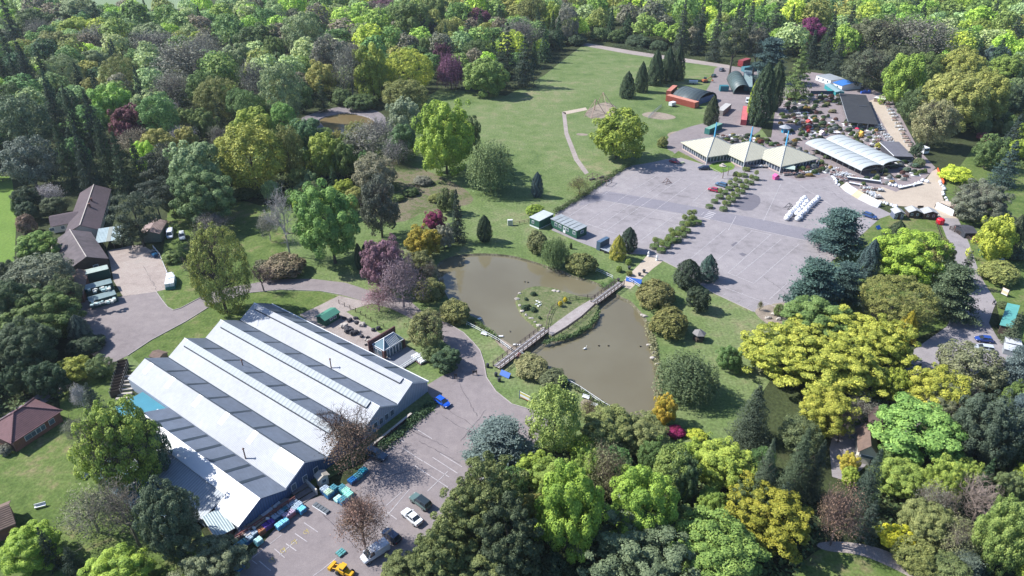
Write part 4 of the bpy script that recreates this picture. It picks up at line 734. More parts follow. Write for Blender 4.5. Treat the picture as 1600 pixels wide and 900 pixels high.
# red skip, digger, trailers
def simple_trailer(p, rz, label, col, L_=3.2, H_=2.0, name='box_trailer'):
    root = thing(name, p, rz, label, 'trailer'); B('body', mat('trl'+name+str(int(col[0]*99)), col, .5, .1), root, (-L_/2,L_/2,-1,1,.5,H_)); k = MB(); k.slab([(-L_/2-.05,-1.05,H_+.1),(L_/2+.05,-1.05,H_+.1),(L_/2+.05,1.05,H_+.1),(-L_/2-.05,1.05,H_+.1)], .1); k.build('roof', M_TRIM, root)
    for s in (-1, 1): w_ = MB(); w_.tube((0,s*1.0,.35),(0,s*1.15,.35),.35,.35,12); w_.build('wheel', M_TYRE, root)
    k = MB(); k.tube((L_/2,0,.5),(L_/2+1,0,.45),.06,.06,5); k.build('drawbar', M_METAL, root); return root
simple_trailer(at(1050,166), .7, 'white box trailer on the grass in front of the red container', (.62,.66,.66))
simple_trailer(at(1083,131), -.2, 'pale flat roofed trailer behind the barrel barn', (.45,.5,.5), 4.6, 1.6)
dg = thing('digger', at(1101,129), .3, 'rust orange digger beside the barrel barn', 'digger'); M_ORG = mat('rust_orange', (.40,.13,.05), .6, .2)
B('track', M_SKIRT, dg, (-1.6,1.6,-1.2,-.7,0,.8)); B('track', M_SKIRT, dg, (-1.6,1.6,.7,1.2,0,.8)); B('body', M_ORG, dg, (-1.4,1.0,-1.1,1.1,.85,1.7)); B('cab', M_CGL, dg, (-.2,1.0,.1,1.1,1.72,2.7)); k = MB(); k.tube((1,-.4,1.5),(3.2,-.4,3.2),.18,.15,5); k.tube((3.2,-.4,3.2),(4.4,-.4,1.2),.14,.12,5); k.rbox(4.5,-.4,.7,.8,.6,1.2); k.build('boom', M_ORG, dg)
yg = thing('yellow_loader', at(540,897), math.radians(-28), 'yellow loader machine parked at the bottom picture edge', 'loader'); M_YEL = mat('machine_yellow', (.62,.34,.01), .45, .15)
B('body', M_YEL, yg, (-1.9,.2,-.8,.8,.55,1.35),(.25,1.9,-.6,.6,.6,1.15)); B('cab', M_CGL, yg, (-.9,.1,-.65,.65,1.37,2.1)); k = MB(); k.slab([(-1,-.75,2.25),(.2,-.75,2.25),(.2,.75,2.25),(-1,.75,2.25)], .12); k.build('cab_roof', M_YEL, yg)
for x in (-1.3, 1.2):
    for s in (-1, 1): w_ = MB(); w_.tube((x,s*.75,.5),(x,s*1.1,.5),.5,.5,14); w_.build('wheel', M_TYRE, yg)
k = MB(); k.tube((-1.9,-.5,1),(-3.2,-.5,.5),.1,.1,5); k.tube((-1.9,.5,1),(-3.2,.5,.5),.1,.1,5); k.rbox(-3.5,0,.7,2.1,.1,.8); k.build('bucket', M_YEL, yg); yg.scale = (.8, .8, .85)
# ================================================================ BRIDGE AND POND EDGE
def rail(mb, P, h=1.1, r=.055, mids=(.35,.72), post=1.8, z0=0.0, pr=.07):
    for a, b in zip(P, P[1:]):
        L_ = (b-a).length; n = max(1, round(L_/post))
        for i in range(n+1): p = a+(b-a)*i/n; mb.rbox(p.x, p.y, pr*2, pr*2, z0-.3, z0+h+.05)
        for q in (*[h*m_ for m_ in mids], h): mb.tube((a.x,a.y,z0+q),(b.x,b.y,z0+q),r,r,4)
M_BRT = mat('bridge_timber', (.23,.195,.18), .85, .25, 2); M_BRD = mat('bridge_beams', (.10,.075,.07), .85, .25, 2)
def bridge(p1, p2, label, wd=2.1):
    a, b = at(*p1), at(*p2); c = (a+b)/2; L_ = (b-a).length; rz = math.atan2(b.y-a.y, b.x-a.x); root = thing('footbridge', c, rz, label, 'bridge', None)
    k = MB(); x = -L_/2
    while x < L_/2: k.box(x,x+.26,-wd/2,wd/2,.62,.70); x += .30
    k.build('deck', M_BRT, root)
    for s in (-1, 1):
        k = MB(); k.tube((-L_/2,s*(wd/2-.2),.5),(L_/2,s*(wd/2-.2),.5),.16,.16,4); k.build('beam', M_BRD, root)
        k = MB(); rail(k, [Vector((-L_/2,s*wd/2,0)),Vector((L_/2,s*wd/2,0))], 1.15, .05, (.4,.75), 1.7, .7); k.build('railing', M_BRD, root)
    k = MB()
    for i in range(5):
        for s in (-1, 1): k.rbox(-L_/2+L_*(i+.5)/5, s*(wd/2-.1), .25, .25, -1.2, .5)
    k.build('pile', M_BRD, root)
    k = MB(); [k.box(-L_/2,L_/2,y-.05,y+.05,.703,.72) for y in (-.5,.5)]; k.build('tread_strip', M_TRIM, root)
    return root
bridge((776,577),(852,519),'timber footbridge from the drive side bank to the island')
bridge((928,476),(970,445),'timber footbridge from the island to the car park bank')
k = MB(); P_ = [at(852,519),at(872,504),at(900,484),at(922,471),at(932,474),at(908,496),at(884,513),at(862,526)]; ip = MB(); ip.slab([(p.x,p.y,.5) for p in P_], .5); meta(ip.build('island_path', ground_mat('pale_concrete', [(.24,.21,.20),(.32,.285,.275),(.38,.34,.33)], scales=(.4,1.2,4))), kind='structure')
f_ = thing('island_fence', at(858,510), 0, 'brown post and rail fence curving across the island turf', 'fence'); o0 = at(858,510); k = MB(); rail(k, [at(*p)-o0 for p in ((853,516),(856,498),(862,484),(880,472),(900,468),(918,466),(930,466))], 1.0, .05, (.5,), 2.2, .1); k.build('rail', M_BRD, f_)
f_ = thing('island_fence', at(900,505), 0, 'brown rail along the pond side of the island path', 'fence'); o0 = at(900,505); k = MB(); rail(k, [at(*p)-o0 for p in ((866,528),(888,515),(910,498),(934,475))], 1.0, .05, (.5,), 2.2, .1); k.build('rail', M_BRD, f_)
def fence(pts, label, m, h=1.1, name='post_and_rail_fence', mids=(.5,), post=2.2, r=.055):
    o0 = at(*pts[0]); root = thing(name, o0, 0, label, 'fence'); k = MB(); rail(k, [at(*p)-o0 for p in pts], h, r, mids, post); k.build('rail', m, root); return root
fence([(729,508),(752,520),(778,534),(801,551)], 'white railing along the west bank above the bridge', M_TRIM)
fence([(815,555),(850,578),(905,608),(945,635),(985,656)], 'long white railing along the lower bank of the east pond', M_TRIM, .95)
fence([(922,421),(940,428),(957,436)], 'white railing beside the upper bridge end', M_TRIM)
fence([(978,437),(990,444),(999,450)], 'short white railing right of the upper bridge end', M_TRIM)
fence([(780,536),(772,530),(760,522),(742,508)], 'thin wire fence on the west bank at the water edge', M_TIMBERD, .8, 'wire_fence', r=.02)
fence([(530,475),(556,488),(580,502),(600,513)], 'dark post and wire fence behind the stone yard', M_TIMBERD, 1.3, 'wire_fence', r=.02)
fence([(868,332),(900,312),(932,292),(952,278)], 'timber fence hidden in the hedge along the upper car park', M_TIMBER, 1.2)
fence([(240,388),(250,400),(262,430),(268,452)], 'pale yard fence beside the flatbed truck', M_TRIM, 1.0)
fence([(1013,186),(1022,177),(1033,168)], 'grey mesh gate fence beside the round oak', M_METAL, 1.6, 'mesh_fence', (.2,.4,.6,.8), 1.2, .02)
fence([(1462,350),(1470,372),(1484,396)], 'dark low fence on the left of the east lane', M_TIMBERD, 1.0)
k0 = fence([(1464,266),(1469,277),(1474,288)], 'orange safety barrier at the edge of the sales yard', mat('safety_orange', (.75,.12,.03), .5), 1.1, 'safety_barrier', (.2,.4,.6,.8), 1.0, .08)
fence([(1100,118+110),(1125,225),(1150,228)], 'low timber fence behind the pyramid roofs', M_TIMBER)
fence([(800,352),(812,350),(826,347)], 'timber rail fence beside the green annexe', M_TIMBER, 1.0)
# children's climbing frame: two tripods of poles
cf = thing('climbing_frame', at(935,176), 0, 'climbing frame of tall timber poles leaning together over bare ground', 'climbing frame'); o0 = at(935,176); k = MB()
t1 = at(929.5,156.5,0); b1 = at(929.5,176); ap1 = Vector((b1.x-o0.x, b1.y-o0.y, 6.4)); b2 = at(941,166); ap2 = Vector((b2.x-o0.x, b2.y-o0.y, 6.8))
for ap, feet in ((ap1, ((913,182),(924,185),(946,179),(929,172))), (ap2, ((933,163),(959,168),(950,177),(942,158)))):
    for q in feet: p = at(*q)-o0; k.tube((p.x,p.y,0),ap,.16,.12,6)
k.build('pole', mat('climbing_pole', (.36,.25,.20), .8, .2), cf); k = MB()
for q, q2 in (((924,185),(946,179)),((913,182),(929,172)),((933,163),(959,168))): a, b = at(*q)-o0, at(*q2)-o0; [k.tube((a.x,a.y,z),(b.x,b.y,z),.05,.05,4) for z in (.5,1.4)]
k.build('crossbar', M_TIMBERD, cf)
pg = thing('timber_pergola', at(936,285), math.radians(-35), 'low timber pergola with open beams at the end of the brick path', 'pergola'); k = MB()
for i in range(5): k.box(-4+i*2,-3.88+i*2,-2,2,2.0,2.15); k.rbox(-3.94+i*2,-2,.14,.14,0,2.0); k.rbox(-3.94+i*2,2,.14,.14,0,2.0)
k.box(-4.1,4.1,-2.05,-1.95,2.16,2.28); k.box(-4.1,4.1,1.95,2.05,2.16,2.28); k.build('beam', M_TIMBER, pg)
for i, q in enumerate(((925,281),(936,286),(946,284),(940,278))): bx_ = thing('planter_box', at(*q), .5, ('timber planter at the left of the pergola','timber planter in front of the pergola','timber planter at the right of the pergola','timber planter behind the pergola')[i], 'planter'); B('trough', M_TIMBERD, bx_, (-1.2,1.2,-.4,.4,0,.5)); B('soil', M_DARK, bx_, (-1.1,1.1,-.3,.3,.5,.52))
# goal frame and steel A frame on the upper car park
for q, rz, lb, m in (((1042,286),.5,'rusty steel frame standing on the upper car park',mat('rusty_steel',(.16,.10,.09),.8)),((1233,325),.35,'black steel frame lying beside the white sacks',M_DARK)):
    fr = thing('goal_frame', at(*q), rz, lb, 'frame'); k = MB()
    for s in (-1, 1): k.tube((-1.6,s*.9,.1),(1.6,s*.9,.1),.09,.09,5); k.tube((-1.2,s*.9,.1),(0,s*.5,1.7),.08,.08,5); k.tube((1.2,s*.9,.1),(0,s*.5,1.7),.08,.08,5)
    k.tube((0,-.5,1.7),(0,.5,1.7),.08,.08,5); k.tube((1.6,-.9,.1),(1.6,.9,.1),.09,.09,5); k.build('tube', m, fr)
# trailer rack by the cabin
tl = thing('steel_trailer', at(946,391), math.radians(-38), 'blue steel rack and slatted flat trailer beside the yellow cypress', 'trailer'); c, a, w_, d = rect((933,386),(950,393),(962,384),1.0); tl.location = (c.x, c.y, 0); tl.rotation_euler = (0,0,a)
B('rack', mat('rack_blue', (.07,.12,.19), .5, .2, stripes=(2,.4,.3)), tl, (-w_/2,-w_/2+1.4,-d/2,d/2,.1,2.9)); k = MB(); [k.box(-w_/2+1.5,w_/2+.6,-d/2+q*.55,-d/2+.3+q*.55,.9,1.0) for q in range(int(d/.55))]; k.build('slat', mat('pale_slat', (.36,.40,.45), .6), tl); B('chassis', M_DARK, tl, (-w_/2+1.5,w_/2+.5,-d/2+.2,d/2-.2,.3,.88))
for s in (-1, 1): w_m = MB(); w_m.tube((w_/2-.8,s*(d/2-.1),.3),(w_/2-.8,s*(d/2+.1),.3),.3,.3,12); w_m.build('wheel', M_TYRE, tl)
# ---------- clipped box and little trees in two double rows
bxm = leaf_mat('box_hedge_leaf', .2)
ROWS = [((1022,388),0),((1033,394),1),((1029,380),0),((1041,387),1),((1041,382),0),((1050,379),1),((1047,373),0),((1058,378),1),((1053,366),0),((1066,370),1),((1061,361),0),((1073,363),1),((1068,352),0),((1080,352),1),((1083,344),1),((1076,345),0),((1090,350),0),
        ((1108,325),0),((1130,329),0),((1116,317),0),((1136,321),1),((1124,310),1),((1143,315),1),((1131,303),0),((1150,309),0),((1139,297),1),((1158,302),1),((1147,292),0),((1164,295),1),((1154,285),1),((1172,288),1),((1162,276),1),((1180,281),1)]
# ================================================================ TREES
M_LEAF = leaf_mat('foliage', 0.22)
M_BARK = objcol_mat('bark', 0.95, 0.3, 2.0)
UP = np.array([0, 0, 1.0])
def nrm(a): return a/np.maximum(np.linalg.norm(a, axis=-1, keepdims=True), 1e-9)
def leaf_mesh(name, P, N, size, tint, rng, asp=0.62, fit=False):
    if fit: P = P/np.array([np.percentile(np.hypot(P[:, 0], P[:, 1]), 97)]*2+[np.percentile(P[:, 2], 99)])*np.array([1, 1, .98])
    n = len(P); N = nrm(N); r = nrm(rng.normal(size=(n, 3))); T = nrm(np.cross(N, r)); Bn = np.cross(N, T)
    s = (size*rng.uniform(.6, 1.35, n))[:, None]
    V = np.empty((n, 4, 3)); V[:, 0] = P-T*s; V[:, 1] = P-Bn*s*asp; V[:, 2] = P+T*s+N*s*.25; V[:, 3] = P+Bn*s*asp
    me = bpy.data.meshes.new(name); me.vertices.add(4*n); me.vertices.foreach_set('co', V.reshape(-1)); me.loops.add(4*n); me.loops.foreach_set('vertex_index', np.arange(4*n, dtype=np.int32))
    me.polygons.add(n); me.polygons.foreach_set('loop_start', np.arange(0, 4*n, 4, dtype=np.int32)); me.polygons.foreach_set('loop_total', np.full(n, 4, dtype=np.int32))
    at_ = me.attributes.new('tint', 'FLOAT', 'POINT'); at_.data.foreach_set('value', np.repeat(np.clip(tint, 0, 1), 4).astype(np.float32))
    me.materials.append(M_LEAF); me.update(calc_edges=True); return me
def fib(n, rng, zmin=-0.55):
    i = np.arange(n)+.5; z = 1-(1-zmin)*i/n; ph = i*2.39996+rng.uniform(0, 6); r = np.sqrt(np.maximum(0, 1-z*z))
    return np.stack([r*np.cos(ph), r*np.sin(ph), z], 1)
# every crown is made at unit size: horizontal radius 1, vertical half height 1, centred on the origin
def crown_broad(name, seed, nl=70, per=110, lr=(.2,.34), leaf=.05, flat=1.0, zmin=-.85, gap=.08, rough=.14, jit=.75, inner=.25):
    rng = np.random.default_rng(seed); D = fib(nl, rng, zmin); D = nrm(D+rng.normal(size=D.shape)*.12)
    low = np.sin(D[:, 0]*2.3+seed)*.07+np.cos(D[:, 1]*2.9+seed*2)*.07
    C = D*(0.78+low+rng.normal(size=nl)*rough*.55)[:, None]; keep = rng.random(nl) > gap; C, D = C[keep], D[keep]
    k = max(3, int(len(C)*inner)); Ci = rng.normal(size=(k, 3))*.33; C = np.vstack([C, Ci]); D = np.vstack([D, nrm(Ci)])
    Ps, Ns, Ts = [], [], []
    for c, d in zip(C, D):
        r = rng.uniform(*lr); m = int(per*(r/np.mean(lr))**2); q = nrm(rng.normal(size=(m, 3))+d*.75+UP*.25)
        rr = r*(rng.uniform(.72, 1.08, m))[:, None]; sc = np.array([1, 1, flat]); Ps.append(c+q*rr*sc); Ns.append(q+UP*.25+rng.normal(size=(m, 3))*jit*.45)
        Ts.append(rng.uniform(.25, .75)+rng.normal(size=m)*.22)
    return leaf_mesh(name, np.vstack(Ps), np.vstack(Ns), leaf, np.concatenate(Ts), rng, fit=flat == 1.0)
def crown_conifer(name, seed, tiers=18, per=13, lpb=48, leaf=.045, width=1.0, droop=.25, top=.9):
    rng = np.random.default_rng(seed); Ps, Ns, Ts = [], [], []
    for t in range(tiers):
        f = t/(tiers-1); L = width*((1-f)**top*.95+.05); nb = max(4, int(per*(1-f*.6)))
        for b in range(nb):
            a = 2*math.pi*(b+rng.uniform(-.4, .4))/nb+t*1.3; l_ = L*rng.uniform(.72, 1.1); m = max(6, int(lpb*(.35+.65*l_)))
            u = rng.random(m)**.7; d = np.array([math.cos(a), math.sin(a), 0]); sd_ = np.array([-math.sin(a), math.cos(a), 0])
            z0 = -1+2*f+rng.uniform(-.04, .04)
            P = d*(u*l_)[:, None]+sd_*(rng.normal(size=m)*.10*(1.1-u*.5)*(.4+l_))[:, None]; P[:, 2] += z0-droop*.5*(u*l_)**1.4+rng.normal(size=m)*.014
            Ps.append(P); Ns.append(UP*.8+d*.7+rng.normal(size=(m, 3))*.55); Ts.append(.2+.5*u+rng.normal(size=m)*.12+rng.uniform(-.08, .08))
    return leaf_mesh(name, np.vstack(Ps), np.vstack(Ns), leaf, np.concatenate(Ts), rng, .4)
def crown_column(name, seed, n=9000, leaf=.055, point=.6, ribs=9, base=.55):
    rng = np.random.default_rng(seed); z = rng.uniform(-1, 1, n); a = rng.uniform(0, 2*math.pi, n); t = (z+1)/2
    r = (np.minimum(1, base+t*2.2)*np.maximum(0, 1-t**2.6*point-(t**8)*(1-point)))
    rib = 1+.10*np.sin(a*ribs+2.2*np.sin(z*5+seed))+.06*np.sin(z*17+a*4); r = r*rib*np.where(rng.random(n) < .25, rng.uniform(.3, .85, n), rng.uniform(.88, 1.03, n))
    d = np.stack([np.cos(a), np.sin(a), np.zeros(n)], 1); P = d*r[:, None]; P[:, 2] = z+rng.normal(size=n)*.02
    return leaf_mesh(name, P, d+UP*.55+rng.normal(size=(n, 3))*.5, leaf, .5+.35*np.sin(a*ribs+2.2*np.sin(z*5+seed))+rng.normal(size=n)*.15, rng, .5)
def crown_cedar(name, seed, plates=26, leaf=.045):
    rng = np.random.default_rng(seed); Ps, Ns, Ts = [], [], []
    for i in range(plates):
        f = (i+.5)/plates; z = -.85+1.75*f; a = i*2.4+rng.uniform(-.5, .5); reach = (1-.72*f**1.5)*rng.uniform(.55, 1.0)
        for k in range(5):
            u = .3+.7*(k/4.0); c = np.array([math.cos(a+rng.normal()*.16)*reach*u, math.sin(a+rng.normal()*.16)*reach*u, z-.08*u+rng.normal()*.03]); rr = rng.uniform(.13, .24)
            m = int(1800*rr*rr*2.4)+30; q = rng.normal(size=(m, 3))*np.array([.55, .55, .10])*rr*1.3; Ps.append(c+q); Ns.append(UP+rng.normal(size=(m, 3))*.55); Ts.append(rng.uniform(.25, .8)+rng.normal(size=m)*.14)
    return leaf_mesh(name, np.vstack(Ps), np.vstack(Ns), leaf, np.concatenate(Ts), rng, .45)
def crown_weep(name, seed, strands=430, per=40, leaf=.04):
    rng = np.random.default_rng(seed); D = fib(strands, rng, -.05); Ps, Ns, Ts = [], [], []
    for d in D:
        c = d*rng.uniform(.3, 1.0); L = rng.uniform(.45, 1.0)*(1.0+c[2]*.35); u = rng.random(per)
        P = c+np.stack([d[0]*u*.16, d[1]*u*.16, -u*L], 1)+rng.normal(size=(per, 3))*.03; Ps.append(P); Ns.append(d*np.array([1, 1, .3])+rng.normal(size=(per, 3))*.6+UP*.35); Ts.append(rng.uniform(.2, .8)+rng.normal(size=per)*.12)
    return leaf_mesh(name, np.vstack(Ps), np.vstack(Ns), leaf, np.concatenate(Ts), rng, .4)
def crown_haze(name, seed, n=3600, leaf=.03, lobes=34):
    """thin, just opening foliage: small leaves following twigs, gaps between"""
    rng = np.random.default_rng(seed); D = fib(lobes, rng, -.5)*rng.uniform(.45, .92, lobes)[:, None]; k = rng.integers(0, lobes, n)
    d = nrm(D[k]); P = D[k]+rng.normal(size=(n, 3))*.15+d*(rng.random(n)*.16)[:, None]
    return leaf_mesh(name, P, d+UP*.3+rng.normal(size=(n, 3))*.9, leaf, rng.uniform(.2, .8, lobes)[k]+rng.normal(size=n)*.15, rng)
def twig_mesh(name, seed, depth=5, spread=.62, n0=6, rad=.045, up=.35, minr=.0035):
    """branching skeleton in the unit crown: trunk top at z=-1, twigs fill the crown"""
    rng = random.Random(seed); k = MB()
    def grow(p, d, L, r, lv):
        q = p+d*L; k.tube(p, q, r, r*.62, 3 if lv > 1 else 5)
        if lv >= depth: return
        for i in range(n0 if lv == 0 else (4 if lv < 3 else 3)):
            v = Vector((rng.gauss(0, 1), rng.gauss(0, 1), rng.gauss(0, .7)+up)).normalized(); nd = (d*(1-spread)+v*spread).normalized()
            grow(q-(d*L*rng.uniform(0, .4 if lv else .25)), nd, L*rng.uniform(.62, .86), max(r*.55, minr), lv+1)
    grow(Vector((0, 0, -1.05)), Vector((rng.uniform(-.08, .08), rng.uniform(-.08, .08), 1)).normalized(), .52, rad, 0)
    pts = np.array(k.v); h = np.percentile(np.hypot(pts[:, 0], pts[:, 1]), 97); top = np.percentile(pts[:, 2], 99)
    k.v = [(x/h, y/h, -1+(z+1)*2/(top+1) if z > -1 else z) for x, y, z in k.v]
    me = bpy.data.meshes.new(name); me.from_pydata(k.v, [], k.f); me.materials.append(M_BARK); me.update(); return me
def trunk_mesh(name, seed, limbs=7):
    """unit tapered trunk with limbs; z 0..1 ends inside the crown"""
    rng = random.Random(seed); k = MB(); a = Vector((0, 0, -.02)); r = .05
    pts = [Vector((0, 0, -.02))]
    for i in range(5): pts.append(pts[-1]+Vector((rng.uniform(-.012, .012), rng.uniform(-.012, .012), .2)))
    rs = [.06, .042, .036, .030, .022, .012]
    for i in range(5): k.tube(pts[i], pts[i+1], rs[i], rs[i+1], 8)
    for i in range(limbs):
        b = pts[rng.choice((2, 3, 4))]; t = 2*math.pi*i/limbs+rng.uniform(-.4, .4); q = b+Vector((math.cos(t)*.22, math.sin(t)*.22, rng.uniform(.12, .3))); k.tube(b, q, .018, .009, 5)
        k.tube(q, q+Vector((math.cos(t+.4)*.12, math.sin(t+.4)*.12, .12)), .009, .004, 4)
    me = bpy.data.meshes.new(name); me.from_pydata(k.v, [], k.f); me.materials.append(M_BARK); me.update(); return me
CR_ = {
 'broad': [crown_broad('broadleaf_crown', s, 110, 110, (.13,.26), .040, rough=.24) for s in (1, 2, 3, 4)],
 'lumpy': [crown_broad('clumped_crown', s, 80, 150, (.14,.27), .040, rough=.26, jit=.6, gap=.1) for s in (11, 12, 13)],
 'fine': [crown_broad('fine_crown', s, 130, 75, (.12,.22), .034, rough=.12, jit=1.0, gap=.05) for s in (21, 22, 23)],
 'spread': [crown_broad('spreading_crown', s, 85, 150, (.15,.27), .04, flat=.55, rough=.3, zmin=-.35, gap=.12, inner=.5) for s in (31, 32, 33)],
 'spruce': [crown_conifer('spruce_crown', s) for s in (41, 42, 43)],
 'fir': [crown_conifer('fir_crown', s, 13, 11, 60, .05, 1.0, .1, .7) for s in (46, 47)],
 'column': [crown_column('column_crown', s) for s in (51, 52)],
 'cone': [crown_column('cone_crown', s, 9000, .052, .95, 7, .8) for s in (55, 56)],
 'cedar': [crown_cedar('cedar_crown', s) for s in (61, 62)],
 'pine': [crown_broad('pine_crown', s, 40, 150, (.2,.34), .04, flat=.6, rough=.34, gap=.15, jit=.9) for s in (71, 72)],
 'weep': [crown_weep('weeping_crown', s) for s in (81, 82)],
 'haze': [crown_haze('opening_crown', s) for s in (91, 92, 93)],
 'big': [crown_broad('large_crown', s, 200, 140, (.09,.2), .027, rough=.24, jit=.7) for s in (5, 6)],
 'biglump': [crown_broad('large_clumped_crown', s, 120, 230, (.12,.22), .027, rough=.24, jit=.5, gap=.1) for s in (15, 16)],
 'bigcon': [crown_conifer('large_conifer_crown', s, 26, 17, 70, .028, 1.0, .3, .85) for s in (44, 45)],
 'dome': [crown_broad('dense_domed_crown', s, 420, 52, (.06,.12), .021, rough=.07, jit=.9, gap=.02, zmin=-.95, inner=.12) for s in (75, 76)],
 'mass': [crown_broad('feathery_crown', s, 170, 170, (.09,.18), .028, flat=.6, rough=.34, jit=1.1, gap=.1) for s in (65, 66, 67)],
 'shrub': [crown_broad('shrub_crown', s, 60, 90, (.2,.32), .055, rough=.12, zmin=-.15) for s in (95, 96)],
 'far': [crown_broad('distant_crown', s, 34, 30, (.26,.4), .085, zmin=-.25, gap=.03, inner=.1) for s in (97, 98, 99)],
}
TW = [twig_mesh('bare_branches', s) for s in (1, 2, 3)]
TK = [trunk_mesh('trunk', s) for s in (1, 2, 3)]
PLACED = []
TN = {'broad': ('broadleaf_tree', 'tree'), 'lumpy': ('broadleaf_tree', 'tree'), 'fine': ('broadleaf_tree', 'tree'), 'spread': ('spreading_tree', 'tree'), 'spruce': ('spruce_tree', 'conifer'), 'fir': ('fir_tree', 'conifer'),
      'column': ('cypress_tree', 'conifer'), 'cone': ('conical_cypress', 'conifer'), 'cedar': ('cedar_tree', 'conifer'), 'pine': ('pine_tree', 'conifer'), 'weep': ('weeping_tree', 'tree'), 'haze': ('opening_tree', 'tree'),
      'bare': ('bare_tree', 'tree'), 'big': ('broadleaf_tree', 'tree'), 'biglump': ('broadleaf_tree', 'tree'), 'bigcon': ('conifer_tree', 'conifer'), 'shrub': ('shrub', 'shrub'), 'mass': ('yew_tree', 'conifer'), 'dome': ('broadleaf_tree', 'tree')}
CON = ('spruce', 'fir', 'column', 'cone', 'bigcon')
trng = random.Random(77)
BARKC = (.10, .085, .07)
def plant(kind, P, r, a, zc, col, label, group=None, bark=BARKC, name=None, cat=None, twigs=False):
    """one tree: P ground point, r horizontal radius, a vertical half height, zc centre height"""
    n, c = TN[kind]; root = thing(name or n, (P[0], P[1], 0), trng.uniform(0, 6.28), label, cat or c, group)
    PLACED.append((P[0], P[1], r, zc+a))
    if kind == 'bare' or kind == 'haze' or twigs:
        t = bpy.data.objects.new('branches', trng.choice(TW)); COL.objects.link(t); t.parent = root; t.location = (0, 0, zc); t.scale = (r*.93, r*.93, a*.96); t.color = (*bark, 1)
        if kind == 'bare': PLACED[-1] = (P[0], P[1], r*.8, zc+a)
    if kind != 'bare':
        o = bpy.data.objects.new('crown', trng.choice(CR_[kind])); COL.objects.link(o); o.parent = root; o.location = (0, 0, zc); o.scale = (r, r, a); v = trng.uniform(.93, 1.07)
        o.color = (col[0]*v, col[1]*v, col[2]*v, 1)
    if kind != 'shrub' or zc-a > .3:
        tr = bpy.data.objects.new('trunk', trng.choice(TK)); COL.objects.link(tr); tr.parent = root; h = zc+a*.35 if kind not in ('bare', 'haze') else max(zc-a*.55, .6); wd = max(.35*h, 1.6)*(.55 if kind in ('bare', 'haze') else .7)*2
        tr.scale = (wd, wd, h) if kind not in ('bare', 'haze') else (wd*.9, wd*.9, h); tr.color = (*bark, 1)
    return root
def T(kind, cx, cy, w_, h, col, label, tr=.1, **kw):
    """tree read off the photo: crown centre, width and height as seen (1600-wide picture)"""
    if col[1] > col[0] and not (col[2] > .8*col[1]): col = (col[0]+.24*(col[1]-col[0]), col[1]*.94, col[2]*1.05)
    phi = PITCH+math.atan((cy-450)/FPX); P = at(cx, cy, 5); 
    if kind in CON:
        b = 3; Hh = 8
        for _ in range(4):
            P = at(cx, cy, Hh/2); s = scale_at(P); b = w_/2/s; Hh = min(max((h/s-b*math.sin(phi))/math.cos(phi), 1.3*b), 34)
        a = Hh/2; zc = a+.1
    elif kind == 'shrub':
        zc = 1; 
        for _ in range(4):
            P = at(cx, cy, zc); s = scale_at(P); b = w_/2/s; a2 = (h/2/s)**2-(b*math.sin(phi))**2; a = max(math.sqrt(max(a2, 0))/math.cos(phi), b*.5); zc = a*.55
    else:
        zc = 8
        for _ in range(5):
            P = at(cx, cy, zc); s = scale_at(P); b = w_/2/s; a2 = (h/2/s)**2-(b*math.sin(phi))**2; a = math.sqrt(max(a2, 0))/math.cos(phi); a = min(max(a, b*.62), b*1.9, 13); zc = a*(1+tr)
    if kind in ('broad', 'fine') and w_ > 115 : kind = 'big'
    if kind == 'lumpy' and w_ > 100: kind = 'biglump'
    if kind == 'spruce' and w_ > 60: kind = 'bigcon'
    return plant(kind, P, b, a, zc, col, label, **kw)
LIME=(.13,.20,.03); BRIGHT=(.09,.16,.03); GREEN=(.065,.115,.03); MID=(.045,.09,.028); DARK=(.022,.048,.022); SPR=(.02,.04,.024); BLUE=(.05,.085,.075); OLIVE=(.10,.125,.035); PALE=(.11,.165,.07); GREY=(.10,.11,.075)
YEL=(.155,.185,.04); GOLD=(.135,.135,.018); COPPER=(.07,.024,.03); PURPLE=(.12,.05,.085); MAG=(.10,.015,.04); BROWN=(.12,.08,.055); SILVER=(.19,.18,.17); TWIGB=(.12,.085,.065); DKG=(.03,.06,.028)
OX = OY = 0; SC = 1
def blk(ox, oy, sc=2.963):
    global OX, OY, SC; OX, OY, SC = ox, oy, sc
def t(kind, cx, cy, w_, h, col, label, **kw): return T(kind, OX+cx/SC, OY+cy/SC, w_/SC, h/SC, col, label, **kw)
# --- top left wood (picture quarter by the pale field)
blk(0, 0)
t('spruce',50,120,110,250,SPR,'tall dark spruce at the top left corner of the wood')
t('broad',170,110,170,130,MID,'mid green dome tree right of the corner spruce below the pale field')
t('broad',360,70,220,130,PALE,'soft green tree standing against the edge of the pale far field')
t('lumpy',350,150,180,120,LIME,'lime green tree rising out of the wood below the pale far field')
t('broad',270,215,200,120,OLIVE,'yellow green crown below the lime tree in the upper left wood')
t('haze',180,150,130,110,GREY,'grey half bare crown among green trees near the pale field',bark=SILVER)
t('haze',470,180,200,120,GREY,'grey brown half bare tree below the pale field',bark=SILVER)
t('broad',680,180,200,110,PALE,'pale domed tree over a purple grey hollow in the upper wood')
t('haze',720,215,220,80,GREY,'purple grey low bare crown under the pale dome in the upper wood',bark=(.16,.14,.15))
t('lumpy',920,195,130,90,LIME,'small lime crown at the middle of the upper left wood')
t('haze',950,230,170,130,GREY,'grey opening tree right of the small lime crown',bark=SILVER)
t('broad',440,290,130,110,PALE,'rounded sage crown left of the large olive dome')
t('dome',290,335,190,160,PALE,'broad grey green dome over the dark conifers on the left')
t('dome',555,350,180,180,OLIVE,'large domed tree with pale yellow green top above the copper beech')
t('fine',430,405,120,90,(.16,.16,.05),'small straw coloured crown left above the copper beech')
